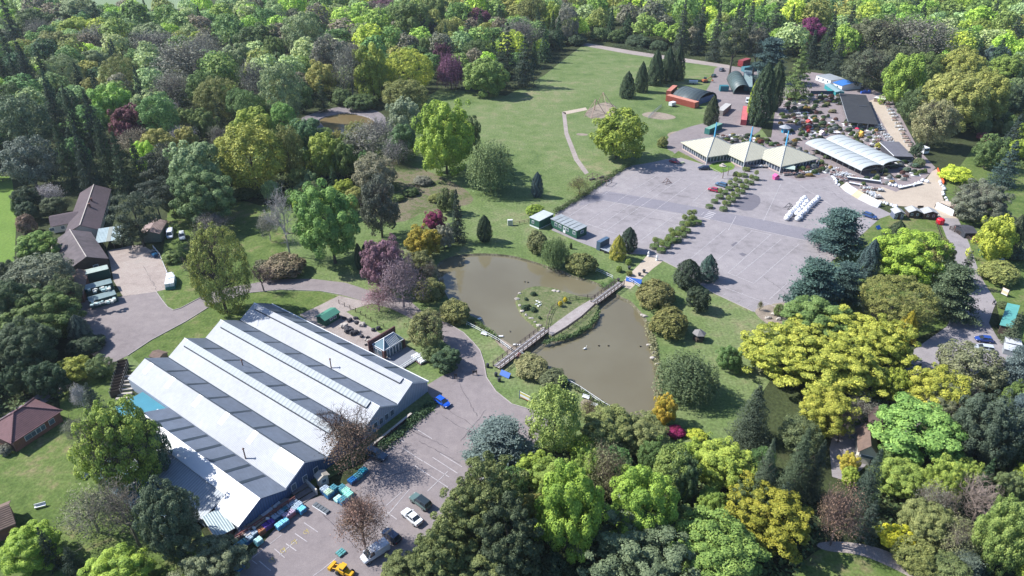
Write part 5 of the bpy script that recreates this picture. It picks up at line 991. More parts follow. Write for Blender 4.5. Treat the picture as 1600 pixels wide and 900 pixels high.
t('haze',880,300,330,190,GREY,'wide grey bare looking crown in the centre of the upper left wood',bark=(.15,.14,.12))
t('haze',810,420,190,160,GREY,'brownish bare crown below the wide grey one',bark=(.15,.13,.11))
t('dome',1000,450,220,180,OLIVE,'olive green dome tree with a dark conifer at its foot')
t('haze',1185,400,150,210,GREY,'tall purple grey bare tree left of the tall sage tree',bark=(.15,.13,.13))
t('fine',1310,430,190,290,PALE,'tall sage green tree left of the woodland pond')
t('broad',1275,240,110,130,GREEN,'deep green round crown in the upper wood')
t('fine',1400,170,190,220,PALE,'large pale green tree near the top centre of the wood')
t('broad',1210,190,200,150,MID,'wide green crown in the upper middle of the wood')
t('broad',1100,270,150,130,PALE,'yellowish grey crown under the wide green crown')
t('fine',1540,270,190,200,GREY,'grey green domed tree above the woodland pond',twigs=True)
t('fir',1490,440,70,160,DARK,'narrow dark conifer at the left end of the woodland pond')
t('fir',1430,440,90,110,DARK,'low dark conifer left of the narrow one by the woodland pond')
t('lumpy',600,580,180,170,COPPER,'rounded copper beech glowing dark red in the left wood',name='copper_beech')
t('fine',110,570,250,260,(.06,.105,.05),'blue green broad crown on the far left above the west field')
t('fine',60,470,150,170,MID,'dark green crown at the left picture edge below the spruces')
t('fine',130,750,240,230,(.07,.10,.07),'silvery green crown beside the top of the bright west field')
SPL = {200:'upper one near the sage dome',110:'upper one under the corner spruce',250:'beside the blue green crown',340:'in the middle of the stand',430:'above the middle of the stand',300:'lower front left one',390:'lower front middle one',480:'left below the copper beech',560:'directly below the copper beech',640:'right below the copper beech',40:'at the picture edge under the corner spruce',0:'cut by the left picture edge'}
for q in ((200,330,110,230),(110,300,120,230),(250,520,150,260),(340,560,140,320),(430,570,150,300),(300,720,150,320),(390,740,160,320),(480,690,150,310),(560,760,150,300),(640,770,140,260),(40,250,110,220),(0,300,100,220)):
    t('spruce',*q,SPR if q[0] % 4 else DARK,'tall dark spruce of the shadowy stand, '+SPL[q[0]])
t('pine',735,790,170,200,(.035,.05,.03),'dark grey pine between the spruces and the pale chestnut')
t('haze',770,510,110,90,SILVER,'small lilac grey bare tree right of the copper beech',bark=(.24,.22,.25))
t('lumpy',860,560,120,110,GREEN,'fresh green crown right of the lilac bare tree')
t('haze',850,640,120,110,SILVER,'lilac grey bare tree above the pale chestnut',bark=(.22,.2,.23))
t('lumpy',940,570,120,130,GREEN,'bright green clumped crown above the yellow oak')
t('haze',1010,640,90,110,GREY,'little brown bare tree left of the yellow oak',bark=(.16,.13,.13))
t('fir',1010,540,60,140,DARK,'narrow black green conifer under the olive dome')
t('lumpy',905,800,260,270,(.10,.17,.07),'pale green chestnut with frosted clumps beside the yellow oak')
t('lumpy',1180,590,200,170,LIME,'lime topped tree behind the yellow oak')
t('fine',1160,730,330,300,(.14,.17,.03),'large yellow green oak with a dark visible trunk on the shaded lawn')
t('lumpy',1420,640,180,170,(.03,.095,.035),'deep emerald round tree below the woodland pond')
t('lumpy',1505,720,180,190,(.12,.18,.03),'yellow green tree right of the emerald round tree')
t('fine',1330,700,150,230,OLIVE,'olive airy crown between the oak and the emerald tree')
t('fine',1120,600,60,80,GREEN,'small crown over the shoulder of the yellow oak')
t('shrub',1130,900,120,60,MID,'low bush at the foot of the yellow oak')
# --- top centre
blk(530, 0)
t('dome',325,330,240,190,(.17,.22,.03),'yellow topped round tree at the west end of the meadow')
t('lumpy',150,330,170,250,(.13,.18,.03),'yellow green tree left of the yellow topped round tree')
t('haze',50,330,150,240,GREY,'silvery bare tree above the woodland pond',bark=SILVER)
t('shrub',100,480,150,90,MID,'dark bush on the upper shore of the woodland pond')
t('shrub',20,460,100,90,MID,'bush on the far shore of the woodland pond at its left end')
t('fine',300,440,220,120,OLIVE,'low olive crowns under the yellow topped round tree')
t('weep',515,320,130,170,(.10,.045,.075),'weeping purple beech at the west end of the meadow',name='weeping_beech')
t('broad',485,265,100,120,(.045,.018,.028),'dark purple beech behind the weeping one')
t('broad',670,355,205,160,(.09,.165,.04),'round fresh green bush tree standing out on the meadow edge')
t('fine',650,245,150,120,MID,'sage green crown behind the round bush tree')
t('fir',780,240,120,250,SPR,'black green conifer at the dark corner of the meadow wood')
t('fir',860,290,150,230,SPR,'broad black conifer throwing its shadow on the meadow')
t('fir',750,300,120,220,DARK,'dark fir right of the round bush tree')
t('haze',835,170,210,160,GREY,'purple grey bare dome above the black conifer',bark=(.17,.15,.15))
t('broad',640,95,140,100,(.09,.035,.05),'copper crown in the wood above the meadow')
t('broad',760,35,140,100,(.2,.22,.05),'pale yellow crown at the top edge above the copper crown')
t('lumpy',330,110,210,200,GREEN,'large fresh green tree in the wood left above the meadow')
t('lumpy',440,60,160,130,GREEN,'green crown at the top edge of the centre wood')
t('fine',120,180,160,130,PALE,'pale sage crown left of the large fresh green tree')
t('broad',210,50,160,100,(.085,.045,.055),'wine coloured crown at the top edge of the wood')
t('broad',100,50,120,60,(.08,.04,.045),'small wine coloured crown near the top edge')
t('fir',300,200,130,120,(.03,.055,.045),'bluish fir below the large fresh green tree')
t('fine',410,150,120,120,(.05,.06,.045),'dull dark crown right of the large fresh green tree')
t('fine',500,160,120,130,OLIVE,'yellow olive crown above the purple beeches')
t('fir',600,170,130,150,SPR,'black fir above the purple beeches')
t('broad',410,225,100,110,GREEN,'emerald crown left above the purple beeches')
t('lumpy',985,80,90,130,LIME,'bright lime columnar crown above the top of the meadow')
t('fine',890,60,150,150,OLIVE,'straw green crown left of the lime crown')
t('fir',940,170,110,160,DARK,'dark fir where the meadow shadow begins')
t('fine',1060,110,110,150,GREY,'dull grey crown above the head of the far path')
t('shrub',1210,165,90,70,MID,'round bush left of its twin above the far path')
t('shrub',1290,175,90,70,MID,'round bush right of its twin above the far path')
for q in ((990,185,120,80),(1100,190,100,60),(1390,200,130,50),(1480,215,100,50)): t('shrub',*q,DKG,'low dark scrub along the upper edge of the far path',group='scrub along the far path')
t('big',490,635,290,340,(.12,.215,.03),'big bright green lime tree standing at the meadow edge')
t('lumpy',300,560,170,190,(.12,.17,.09),'pale silvery green tree left of the big bright lime tree')
t('lumpy',290,660,160,160,(.04,.10,.035),'dark green lower crown left of the big bright lime tree')
t('broad',610,620,90,160,MID,'shaded green tree behind the right side of the big bright lime tree')
t('weep',700,755,215,250,(.075,.125,.045),'green weeping willow on the meadow corner',name='willow_tree')
t('haze',150,640,270,170,GREY,'silvery bare spreading tree below the woodland pond',bark=SILVER)
t('fine',80,620,120,110,OLIVE,'olive crown at the lower shore of the woodland pond')
t('broad',20,740,120,170,GREEN,'green tree in front of the silvery bare spreading tree')
t('fine',160,800,220,170,(.12,.125,.07),'grey olive airy tree above the shaded lawn')
t('haze',270,700,130,120,SILVER,'white grey bare tree beside the airy grey olive tree',bark=(.26,.24,.24))
t('column',917,855,55,120,(.04,.06,.065),'small blue grey conifer alone on the meadow')
t('haze',1115,865,110,90,OLIVE,'brownish small tree by the car park hedge',bark=TWIGB)
t('broad',1290,620,270,225,(.115,.175,.025),'big round oak beside the climbing frame')
t('cone',1337,392,72,125,DARK,'first and smallest dark cypress of the row on the meadow')
t('cone',1403,357,62,140,DARK,'second dark cypress of the row on the meadow')
t('cone',1468,312,75,165,DARK,'third dark cypress of the row on the meadow')
t('cone',1525,300,70,165,DARK,'fourth dark cypress of the row on the meadow')
t('cone',1570,290,70,160,DARK,'last dark cypress of the row nearest the barrel roofed barn')
t('shrub',1497,665,50,60,OLIVE,'small olive bush where the track meets the car park')
# --- top right
blk(1060, 0)
for i, q in enumerate(((20,130,100,240),(105,120,90,260),(180,150,90,260),(330,120,100,230),(290,100,80,200))): t('spruce',*q,(.028,.048,.03),'dark spruce in the row behind the far path, '+('leftmost of the row','second from the left','third from the left','right of the bare trunked pines','behind the bare trunked pines')[i])
t('pine',262,180,130,180,(.04,.058,.03),'pine with bare trunks showing beside the far path',tr=.9)
t('pine',370,190,110,170,(.038,.05,.035),'dull dark pine behind the red storage container',tr=.8)
t('fir',450,110,110,210,DARK,'dark fir left of the purple beech')
t('cedar',430,270,190,200,(.045,.075,.07),'blue grey cedar behind the arched barn')
t('column',352,460,48,180,(.15,.24,.03),'lime green narrow conifer hedge by the red container')
t('column',395,440,110,290,DARK,'tall dark cypress right of the lime conifer hedge')
t('column',450,400,85,225,(.028,.055,.022),'dark green cypress behind the tall one by the lime hedge')
t('fir',560,340,170,250,(.06,.11,.03),'yellowish green fir with a bare white lower trunk in the nursery',tr=.5)
t('lumpy',612,150,140,130,(.10,.022,.06),'vivid purple beech over the nursery')
t('fir',550,180,110,150,SPR,'dark fir left below the vivid purple beech')
t('spruce',700,190,130,260,SPR,'dark spruce right of the vivid purple beech')
t('spruce',790,140,110,220,(.018,.035,.02),'tall dark spruce behind the blue roofed shed')
t('spruce',620,230,90,170,SPR,'dark spruce below the vivid purple beech')
t('spruce',740,260,110,170,SPR,'dark spruce just behind the white cabin')
t('fine',900,190,250,190,(.075,.09,.045),'large grey green crown behind the shade house, left of its wider neighbour',twigs=True)
t('haze',1100,180,340,180,GREY,'very wide grey olive bare crown in the wood at upper right',bark=(.17,.155,.12))
t('fine',880,320,220,170,(.055,.075,.04),'dusky green crown hanging over the blue roofed shed',twigs=True)
t('fine',1010,270,180,120,(.06,.08,.04),'dusky green crown behind the bright green tree')
t('lumpy',1050,370,190,220,(.09,.175,.028),'bright green tree at the back of the nursery path')
t('fine',1110,490,170,160,(.045,.085,.03),'deep green tree beside the nursery path')
t('fine',1150,330,180,170,GREEN,'fresh green tree left of the great yellow tree')
t('big',1310,330,230,190,YEL,'great yellow green crown, upper part of the yellow clump at upper right')
t('big',1290,470,300,260,(.15,.175,.045),'great mustard green tree left of centre in the yellow clump at upper right')
t('big',1420,450,220,230,(.145,.175,.04),'great mustard green tree right of centre in the yellow clump at upper right')
t('fine',1180,570,200,210,(.13,.14,.06),'khaki airy tree over the sales yard with a leaning pale trunk',twigs=True)
t('broad',1400,150,110,110,(.11,.17,.03),'yellow green crown between the dark firs at upper right')
t('fir',1335,190,90,140,SPR,'dark fir above the great yellow tree, left of its twin')
t('fir',1400,220,90,120,SPR,'dark fir above the great yellow tree, right of its twin')
t('broad',1470,260,110,90,(.05,.075,.07),'blue grey crown right of the dark firs at upper right')
t('fir',1560,150,100,160,SPR,'dark fir at the upper right picture edge')
t('lumpy',1520,320,180,120,BRIGHT,'bright green crown at the right picture edge')
t('lumpy',1570,330,100,90,OLIVE,'orange green crown at the right picture edge')
t('spruce',1560,610,110,170,(.02,.038,.03),'black green spruce at the right picture edge over the east lawn')
t('spruce',1530,760,170,230,(.025,.042,.038),'blue black spruce over the grey green bush tree on the east lawn')
t('broad',1440,700,140,150,(.05,.10,.03),'green bush on the east lawn below the great mustard tree')
t('shrub',1430,640,90,50,(.16,.06,.06),'red leaved shrub under the great mustard tree')
t('broad',1555,470,120,150,DKG,'dark tree behind the red leaved shrub')
t('shrub',1290,815,145,95,(.21,.29,.03),'acid lime bush beside the orange fence')
t('shrub',1115,757,50,50,(.08,.12,.05),'small round bush beside the dark roofed kiosk')
t('broad',1100,700,60,80,DKG,'dark shrub tree behind the dark roofed kiosk')
t('shrub',932,678,45,40,(.18,.19,.03),'yellow bush beside the tunnel canopy')
t('cone',158,510,68,140,(.028,.045,.02),'dark conical conifer between the barn and the pyramid roofs')
# --- middle left
blk(0, 290)
t('dome',1000,392,275,410,(.115,.15,.035),'big round lime green tree above the warehouse roof',tr=.06,twigs=True)
t('biglump',1525,170,310,350,(.06,.155,.035),'very large bright green chestnut above the drive',tr=.2)
t('lumpy',1430,120,130,150,(.06,.14,.03),'green crown leaning out left of the very large chestnut')
t('biglump',950,50,290,250,(.055,.115,.04),'blue green chestnut shading the left of the lawn')
t('bare',1315,170,170,330,SILVER,'tall silver bare birch on the shaded lawn',bark=(.42,.39,.37))
t('haze',1240,190,90,130,GREY,'small silver bare tree left of the tall birch',bark=(.35,.33,.3))
t('shrub',1310,385,210,85,(.09,.075,.045),'brown low thicket beside the drive')
t('shrub',1220,375,90,70,(.07,.08,.04),'olive end of the low thicket beside the drive')
t('bare',1210,430,130,130,BROWN,'little dark bare tree beside the drive',bark=(.13,.09,.09))
t('haze',990,180,170,90,GREY,'lilac bare bush tree behind the parked white cars',bark=(.2,.17,.17))
t('shrub',800,330,110,70,GREEN,'low hedge bush beside the service yard')
t('pine',620,120,190,200,(.035,.055,.03),'tall dark pine overhanging the service yard',tr=.8)
t('pine',600,215,150,120,(.03,.05,.026),'lower dark pine boughs over the canopy of the brown roofed house',tr=.4)
t('pine',710,35,170,130,(.03,.048,.03),'tall pine with a bare trunk on the shaded lawn',tr=1.3)
t('broad',790,60,110,130,(.035,.06,.03),'shaded tree between the tall pine and the blue green chestnut')
t('lumpy',165,285,200,140,(.07,.155,.03),'round green chestnut beside the brown roofed house')
t('fine',180,425,300,190,(.08,.105,.06),'grey green thicket tree over the old barn')
t('broad',250,95,120,90,(.045,.07,.03),'green shrub tree in the garden of the brown roofed house')
t('haze',220,40,130,70,SILVER,'white grey bare bush in the garden of the brown roofed house',bark=(.3,.27,.3))
t('broad',130,60,120,110,DARK,'dark shrub at the left of the brown roofed house')
t('broad',170,65,40,50,LIME,'small lime bush among dark shrubs by the brown roofed house')
t('broad',120,120,100,90,DKG,'dark green shrub beside the hedge of the west field')
t('shrub',120,190,90,110,(.11,.08,.055),'brownish hedge shrub along the west field')
t('shrub',85,110,60,90,MID,'green hedge shrub along the top of the west field')
t('biglump',200,600,330,230,(.05,.10,.025),'large green tree over the car turning area')
t('big',60,560,240,240,(.03,.065,.025),'dark green tree at the left edge beside the turning area')
t('big',130,740,280,240,(.028,.055,.024),'shadowed dark tree at the lower left of the turning area')
t('big',20,420,160,150,(.03,.05,.025),'dark tree by the end of the west field')
t('fine',300,500,160,150,(.055,.09,.035),'green thicket beside the stacked containers')
t('column',365,665,95,150,(.055,.085,.06),'pale conical cypress at the edge of the turning area')
t('shrub',400,740,170,80,DARK,'dark hedge below the pale conical cypress')
t('fine',340,850,160,110,(.16,.20,.035),'yellow green tree beside the stacked fence panels')
t('fine',460,840,120,110,(.07,.12,.04),'green tree right of the yellow green one by the fence panels')
for i, q in enumerate(((1790,0,90,50),(1900,30,80,40),(1960,-20,90,45),(1840,60,70,40),(2020,60,80,35),(1750,-70,90,60))): t('shrub',*q,(OLIVE,MID,GREY,GREEN,OLIVE,DKG)[i],('low olive scrub','low green scrub','low greyish scrub','low fresh scrub','low straw coloured scrub','low dark scrub')[i]+' on the brushy ground left of the willow')
# --- pond area
blk(530, 290)
t('fine',185,100,190,270,(.055,.07,.045),'dull grey green tree right of the very large chestnut',twigs=True)
t('spruce',545,145,115,260,(.022,.042,.026),'dark spruce at the head of the main pond')
t('broad',490,70,100,110,(.06,.09,.03),'green tree behind the dark pond spruce')
t('lumpy',440,160,105,85,MAG,'magenta rhododendron tree left of the pond spruce',name='rhododendron')
t('broad',485,235,100,110,(.13,.13,.09),'pale bush at the foot of the pond spruce')
t('lumpy',390,265,185,150,(.17,.14,.02),'orange gold bush tree on the upper pond bank')
t('column',672,198,70,130,DARK,'solitary dark columnar yew above the pond')
t('shrub',905,118,85,65,(.12,.21,.03),'lime bush behind the green cabin')
t('column',90,330,42,130,(.03,.055,.03),'narrow dark cypress left of the purple beech')
t('column',128,305,55,95,(.05,.075,.05),'grey green cypress beside the purple beech')
t('big',205,360,215,230,(.115,.065,.08),'dusky purple beech beside the drive',name='copper_beech',twigs=True,bark=(.2,.15,.15))
t('haze',290,450,210,250,(.13,.095,.10),'tall mauve beech just coming into leaf right of the purple one',bark=(.24,.19,.2),name='copper_beech')
t('haze',180,530,140,120,(.16,.09,.10),'low mauve boughs of the beech over the drive',bark=(.2,.14,.14))
t('shrub',420,490,150,130,(.095,.11,.035),'olive bush on the west bank of the pond, upper of two')
t('shrub',540,592,155,125,(.10,.115,.035),'olive bush on the west bank of the pond, lower of two')
t('broad',380,360,150,120,(.075,.09,.03),'dark olive bush between the mauve beech and the pond')
t('haze',420,400,90,100,GREY,'small twiggy bush on the pond bank',bark=TWIGB)
t('fine',400,660,190,180,(.12,.14,.05),'khaki tree shading the glass roofed pavilion',twigs=True)
t('lumpy',500,800,150,110,(.03,.07,.03),'dark green laurel beside the entrance steps')
t('fine',430,770,110,80,(.07,.11,.04),'green bush between the khaki tree and the laurel')
t('shrub',920,275,115,125,(.075,.095,.035),'olive bush on the upper pond bank beside the willow bush')
t('weep',1000,300,135,150,(.055,.105,.035),'green weeping willow bush on the upper pond bank')
t('shrub',1120,372,145,125,(.08,.10,.03),'olive bush by the bridge end of the upper bank')
t('cone',1293,285,75,125,(.17,.18,.03),'yellow cypress beside the steel trailer')
t('column',1342,250,80,125,(.025,.05,.03),'dark cypress behind the yellow one by the trailer')
t('shrub',1465,512,205,150,(.09,.095,.03),'large olive rhododendron bush on the east bank nearest the bridge')
t('shrub',1525,645,200,160,(.10,.10,.03),'large olive rhododendron bush on the east bank, second from the bridge')
t('weep',1615,870,275,250,(.05,.085,.035),'dark green bush tree on the east bank beside the garden kiosk')
t('cone',1073,278,14,32,DARK,'tiny dark conifer on the lawn by the green cabin')
t('broad',1340,352,30,30,BRIGHT,'potted bright green sapling beside the bridge path')
t('broad',1295,385,32,28,BRIGHT,'young green tree just behind the bridge railings')
t('broad',1345,405,32,26,OLIVE,'young olive green tree at the bridge end')
t('shrub',890,845,180,100,(.12,.13,.05),'hazel bush along the white railing below the bridge')
t('shrub',985,900,140,110,(.06,.08,.035),'dark hedge bush along the white railing')
# --- middle right
blk(1060, 290)
t('cedar',745,200,275,230,BLUE,'blue green cedar at the corner of the upper car park, upper of the pair')
t('cedar',630,455,280,280,(.05,.085,.07),'blue green cedar at the corner of the upper car park, lower of the pair')
t('cedar',770,440,190,200,(.045,.075,.065),'cedar boughs behind the lower cedar of the pair')
t('cone',890,335,100,190,(.04,.062,.06),'slim blue spruce beside the cedars')
t('cone',1010,232,125,160,(.03,.055,.024),'dark cypress in front of the garden summerhouses')
t('biglump',1060,320,330,250,(.12,.22,.028),'large bright green tree beside the east lane')
t('broad',1190,350,190,200,(.105,.12,.035),'olive tree right of the large bright green tree')
t('fine',1110,370,110,130,(.055,.075,.035),'dusky tree between the bright green and olive trees')
t('cedar',1280,480,260,260,(.05,.085,.04),'green cedar reaching over the east lane')
t('fir',1330,390,110,190,(.05,.08,.04),'feathery upright cedar top beside the east lane')
t('dome',1000,530,340,230,(.115,.135,.035),'wide olive domed tree left of the green cedar')
t('haze',910,580,130,90,GREY,'grey bare bush between the olive dome and the yellow tree',bark=(.22,.2,.2))
t('biglump',650,630,320,130,(.075,.15,.04),'fresh green tree top behind the huge yellow tree')
t('big',1210,960,300,250,(.18,.21,.03),'lowest hanging crown of the huge yellow acer over the forecourt')
for q, lb in (((460,770,330,230),'left end of the huge yellow acer'),((620,720,300,210),'upper left crown of the huge yellow acer'),((820,700,300,240),'upper middle crown of the huge yellow acer'),((950,740,260,260),'right crown of the huge yellow acer'),((700,840,380,220),'middle crown of the huge yellow acer'),((800,860,300,220),'lower right crown of the huge yellow acer')):
    t('mass',*q,(.18,.22,.035),'lemon yellow spring foliage, '+lb,group='yellow acers beside the east lane',name='acer_tree',cat='tree')
t('cone',1065,650,90,160,(.19,.17,.02),'orange gold conifer in front of the olive dome')
t('big',1400,80,250,190,(.085,.105,.065),'grey green bush tree on the east lawn below the blue black spruce',twigs=True)
t('lumpy',1465,245,165,200,(.2,.26,.035),'yellow lime maple above the barrel roofed hut')
t('column',1460,180,60,80,(.03,.05,.025),'dark columnar yew in front of the yellow lime maple')
t('cone',1555,235,100,210,(.04,.06,.03),'dark brownish conifer right of the yellow lime maple')
t('shrub',1565,320,90,70,(.05,.08,.05),'blue green bush at the foot of the dark brownish conifer')
t('shrub',1480,408,195,85,(.12,.15,.04),'low weeping lime green mound on the east lawn')
t('shrub',1500,555,55,42,(.05,.08,.03),'small clipped bush at the lane end of the teal roof')
t('fine',1340,830,290,160,(.095,.115,.055),'grey green tree below the parked silver estate car')
t('fir',1560,660,110,170,(.045,.07,.035),'dark feathery conifer over the teal roofed stables')
t('cedar',1570,840,170,220,(.08,.105,.10),'blue grey cedar at the right picture edge')
t('column',45,405,125,150,(.025,.045,.025),'broad dark yew on the car park edge left of the blue spruce')
t('cone',142,378,92,135,(.03,.075,.055),'blue teal spruce on the car park edge')
t('broad',95,525,115,110,(.025,.045,.022),'dark round yew on the lawn below the blue teal spruce')
t('broad',240,800,115,120,(.045,.11,.03),'fresh green round bush in the middle of the east pond lawn')
t('haze',380,555,26,50,OLIVE,'thin sapling at the left of the rockery',bark=TWIGB)
t('fine',465,575,50,60,GREEN,'small green tree on the rockery')
# --- bottom left
blk(0, 600)
t('big',560,290,350,410,(.105,.175,.03),'large fresh green tree in front of the warehouse side wall',tr=.15,twigs=True)
t('fine',690,290,180,300,(.04,.085,.045),'shadowed green tree between the fresh green tree and the roof')
t('fir',440,110,160,260,(.035,.055,.035),'dark grey pine beside the teal flat roof')
t('haze',370,60,80,110,SILVER,'silver blue small tree right of the cottage',bark=(.3,.32,.33))
t('haze',350,220,120,120,(.08,.1,.05),'grey bush at the end of the cottage shadow',bark=(.2,.2,.17))
t('haze',420,600,280,260,(.10,.12,.06),'hazy grey green tree on the cottage lawn',bark=(.2,.19,.15))
t('bare',590,610,260,330,GREY,'bare dark limbed oak in front of the low shed',bark=(.17,.15,.12))
t('big',790,630,280,340,(.04,.07,.035),'dark green holm oak in front of the corrugated lean-to',tr=.15)
t('mass',985,830,290,230,(.085,.115,.055),'grey green conifer tip at the bottom edge below the pallets')
t('biglump',140,760,270,240,(.10,.195,.025),'bright green maple at the bottom left corner')
t('fir',220,760,110,210,(.02,.04,.025),'dark slim conifer right of the bright maple at bottom left')
t('fir',330,820,130,160,SPR,'shadowed dark conifer at the bottom edge left of centre')
t('biglump',545,885,320,100,(.12,.22,.03),'lime green treetop at the bottom picture edge')
t('shrub',30,310,60,60,GREY,'grey shrub at the cottage corner')
# --- bottom centre
blk(530, 600)
t('bare',20,210,280,250,BROWN,'bare dark tree in front of the warehouse gables',bark=(.12,.085,.075),tr=.35)
t('haze',50,280,240,260,(.095,.065,.045),'rusty brown half leaved tree at the foot of the bare one')
t('bare',100,640,230,260,BROWN,'reddish bare tree beside the disabled parking bays',bark=(.23,.15,.12),tr=.25)
t('haze',105,650,220,250,(.14,.09,.065),'rusty undergrowth of twigs below the reddish bare tree',bark=(.18,.12,.09))
t('cedar',745,260,330,230,(.075,.10,.09),'blue grey cedar at the edge of the lower car park')
for q, lb in (((690,540,330,400),'dark green conifer below the blue grey cedar'),((580,640,270,300),'dark green conifer right of the parked cars, middle of the clump'),((470,790,250,270),'dark green conifer beside the white van at the bottom edge'),((300,880,240,160),'dark green conifer bough at the bottom edge beside the yellow digger'),((780,720,300,360),'black green conifer in the deep shade at the bottom centre'),((650,850,300,260),'dark conifer at the bottom edge under the clump')):
    t('mass',*q,(.078,.11,.036) if q[0] < 700 else (.04,.065,.03),lb)
t('fine',1000,165,255,310,(.12,.185,.045),'tall feathery light green tree between the car park and the pond',tr=.15)
t('haze',1150,130,120,130,OLIVE,'thin olive thicket left of the pond railing',bark=TWIGB)
t('big',1250,220,280,200,(.10,.135,.04),'olive green treetop below the pond railing, left one')
t('big',1400,230,250,200,(.105,.135,.045),'olive green treetop below the pond railing, right one')
t('broad',900,390,180,160,(.12,.2,.03),'lime green crown left of centre in the bottom wood')
t('broad',1150,300,190,140,(.12,.21,.03),'lime green crown below the feathery tree in the bottom wood')
t('biglump',1060,590,330,430,(.10,.20,.028),'large vivid green maple in the bottom wood left of its neighbour')
t('biglump',1400,560,320,360,(.10,.205,.03),'large vivid green maple in the bottom wood right of its neighbour')
t('big',980,440,220,200,(.09,.16,.03),'green crown between the lime crown and the vivid maple')
t('haze',1240,430,210,280,(.10,.1,.05),'brown green thin tree between the two vivid maples',bark=(.16,.12,.09))
t('big',1150,420,180,200,(.09,.165,.03),'mid green crown behind the left vivid maple')
t('mass',1400,800,480,260,(.065,.105,.05),'grey green conifer at the bottom edge under the vivid maples')
t('fir',1000,840,230,150,DARK,'dark shadowed treetop at the bottom centre edge')
t('lumpy',1505,120,115,135,(.2,.155,.02),'orange gold bush at the lower end of the east pond')
t('shrub',1553,225,95,72,(.13,.012,.045),'magenta dome azalea below the gold bush',name='azalea_bush')
t('fine',1550,400,220,260,(.09,.15,.035),'light green crown right of the right vivid maple')
# --- bottom right
blk(1060, 600)
t('bigcon',350,140,250,320,(.03,.05,.028),'tall dark spruce on the edge of the east pond lawn',tr=0)
t('shrub',85,238,95,70,(.20,.26,.03),'yellow lime ball bush beside the magenta azalea')
t('broad',60,330,160,150,(.12,.2,.03),'lime crown below the yellow lime ball bush')
t('big',200,370,290,230,(.145,.22,.035),'airy lime tree below the tall dark spruce')
t('bigcon',405,410,160,330,(.05,.08,.045),'slim grey green spruce left of its twin')
t('bigcon',560,370,190,370,(.04,.07,.035),'slim dark spruce beside the barn forecourt')
t('fir',480,560,170,250,SPR,'black conifer in the shade under the slim spruces')
t('mass',420,620,400,210,(.15,.15,.02),'golden yellow cypress spreading at the bottom of the picture',name='golden_cypress')
t('fir',400,660,300,230,(.12,.125,.02),'golden tiered conifer under the spreading golden cypress')
t('big',190,790,450,310,(.085,.17,.035),'huge green bushy tree at the bottom edge left of the clearing')
t('big',20,450,150,220,(.045,.09,.035),'shaded green tree at the left of the airy lime tree')
t('big',150,560,160,160,(.09,.17,.03),'bright green sprigs under the airy lime tree')
t('haze',745,610,190,270,BROWN,'dark brown leafless larch behind the clearing',bark=(.12,.085,.075))
t('bare',740,640,210,250,BROWN,'bare drooping brown tree behind the clearing',bark=(.14,.10,.09))
t('bigcon',890,450,180,330,(.03,.055,.035),'black green holly like conifer in front of the cream barn')
t('fir',885,630,130,210,(.035,.06,.04),'dark conifer at the edge of the clearing')
t('broad',795,365,100,100,(.22,.19,.03),'orange yellow shrub tree at the corner of the cream barn')
t('broad',800,430,80,90,LIME,'lime shrub under the orange yellow one by the cream barn')
t('broad',925,335,50,60,(.22,.2,.04),'small yellow shrub at the right of the cream barn')
t('spread',1100,230,370,210,(.075,.185,.04),'broad fresh green robinia over the cream barn')
t('big',1030,330,200,140,(.07,.17,.035),'lower bough of the fresh green robinia')
t('big',1030,430,240,190,(.11,.18,.035),'yellow green crown below the robinia')
t('big',1240,450,190,220,(.13,.2,.035),'lime crown right of centre in the lower right wood')
t('broad',1350,410,120,130,(.12,.19,.035),'small lime crown beside the leaning bare twigs')
t('big',1150,640,240,220,(.11,.14,.045),'olive treetop above the yellow bush of the clearing')
t('bare',1400,560,260,260,GREY,'leaning silver brown bare tree in the lower right wood',bark=(.24,.19,.16))
t('haze',1200,560,180,200,GREY,'brown bare crown in the lower right wood',bark=(.17,.14,.11))
t('big',1520,700,240,320,(.10,.17,.04),'green airy tree at the lower right corner')
t('haze',1300,720,200,200,(.1,.12,.05),'thin grey green tree left of the lower right corner tree',bark=(.2,.17,.13))
t('broad',1550,480,130,150,(.07,.11,.04),'mid green crown at the right edge of the lower right wood')
t('lumpy',1010,718,165,135,(.26,.28,.02),'bright yellow bush at the edge of the clearing')
t('cedar',1330,830,190,130,(.06,.09,.06),'grey green cedar tip at the bottom edge right of the clearing')
t('big',1270,100,290,210,(.08,.10,.05),'large grey green tree above the robinia',twigs=True)
t('big',1420,200,290,320,(.035,.06,.035),'large dark holm oak above the lower right wood')
t('big',1300,240,150,120,(.05,.08,.04),'dusky crown between the robinia and the dark holm oak')
t('fine',1130,840,160,80,OLIVE,'low hazel by the clearing path')
t('cedar',1575,130,120,220,(.08,.11,.11),'silvery blue cedar at the right edge below the parked cars')
t('broad',1560,310,120,200,DARK,'shadowed crown under the silvery blue cedar')
blk(1060, 600)
t('big',690,130,260,230,(.175,.2,.03),'yellow green lower crown above the slim dark spruce')
t('bigcon',640,400,150,300,(.03,.05,.03),'dark spruce at the right of the slim pair by the forecourt')
t('fine',560,230,200,180,(.06,.09,.035),'shaded green tree between the tall spruce and the yellow crown')
t('haze',840,110,170,130,GREY,'bare grey tree dappling the lane above the dark barn',bark=(.12,.1,.09))
t('bare',760,200,160,170,GREY,'bare dark tree dappling the forecourt',bark=(.1,.08,.075))
t('broad',990,330,120,130,(.06,.12,.03),'green tree close against the right side of the cream barn')
t('mass',330,560,180,200,(.05,.085,.03),'dark feathery tree under the slim spruces')
t('fine',1090,790,200,130,OLIVE,'olive thicket between the clearing and the yellow bush')
t('fine',1260,860,190,110,(.08,.12,.04),'green thicket at the bottom edge by the clearing')
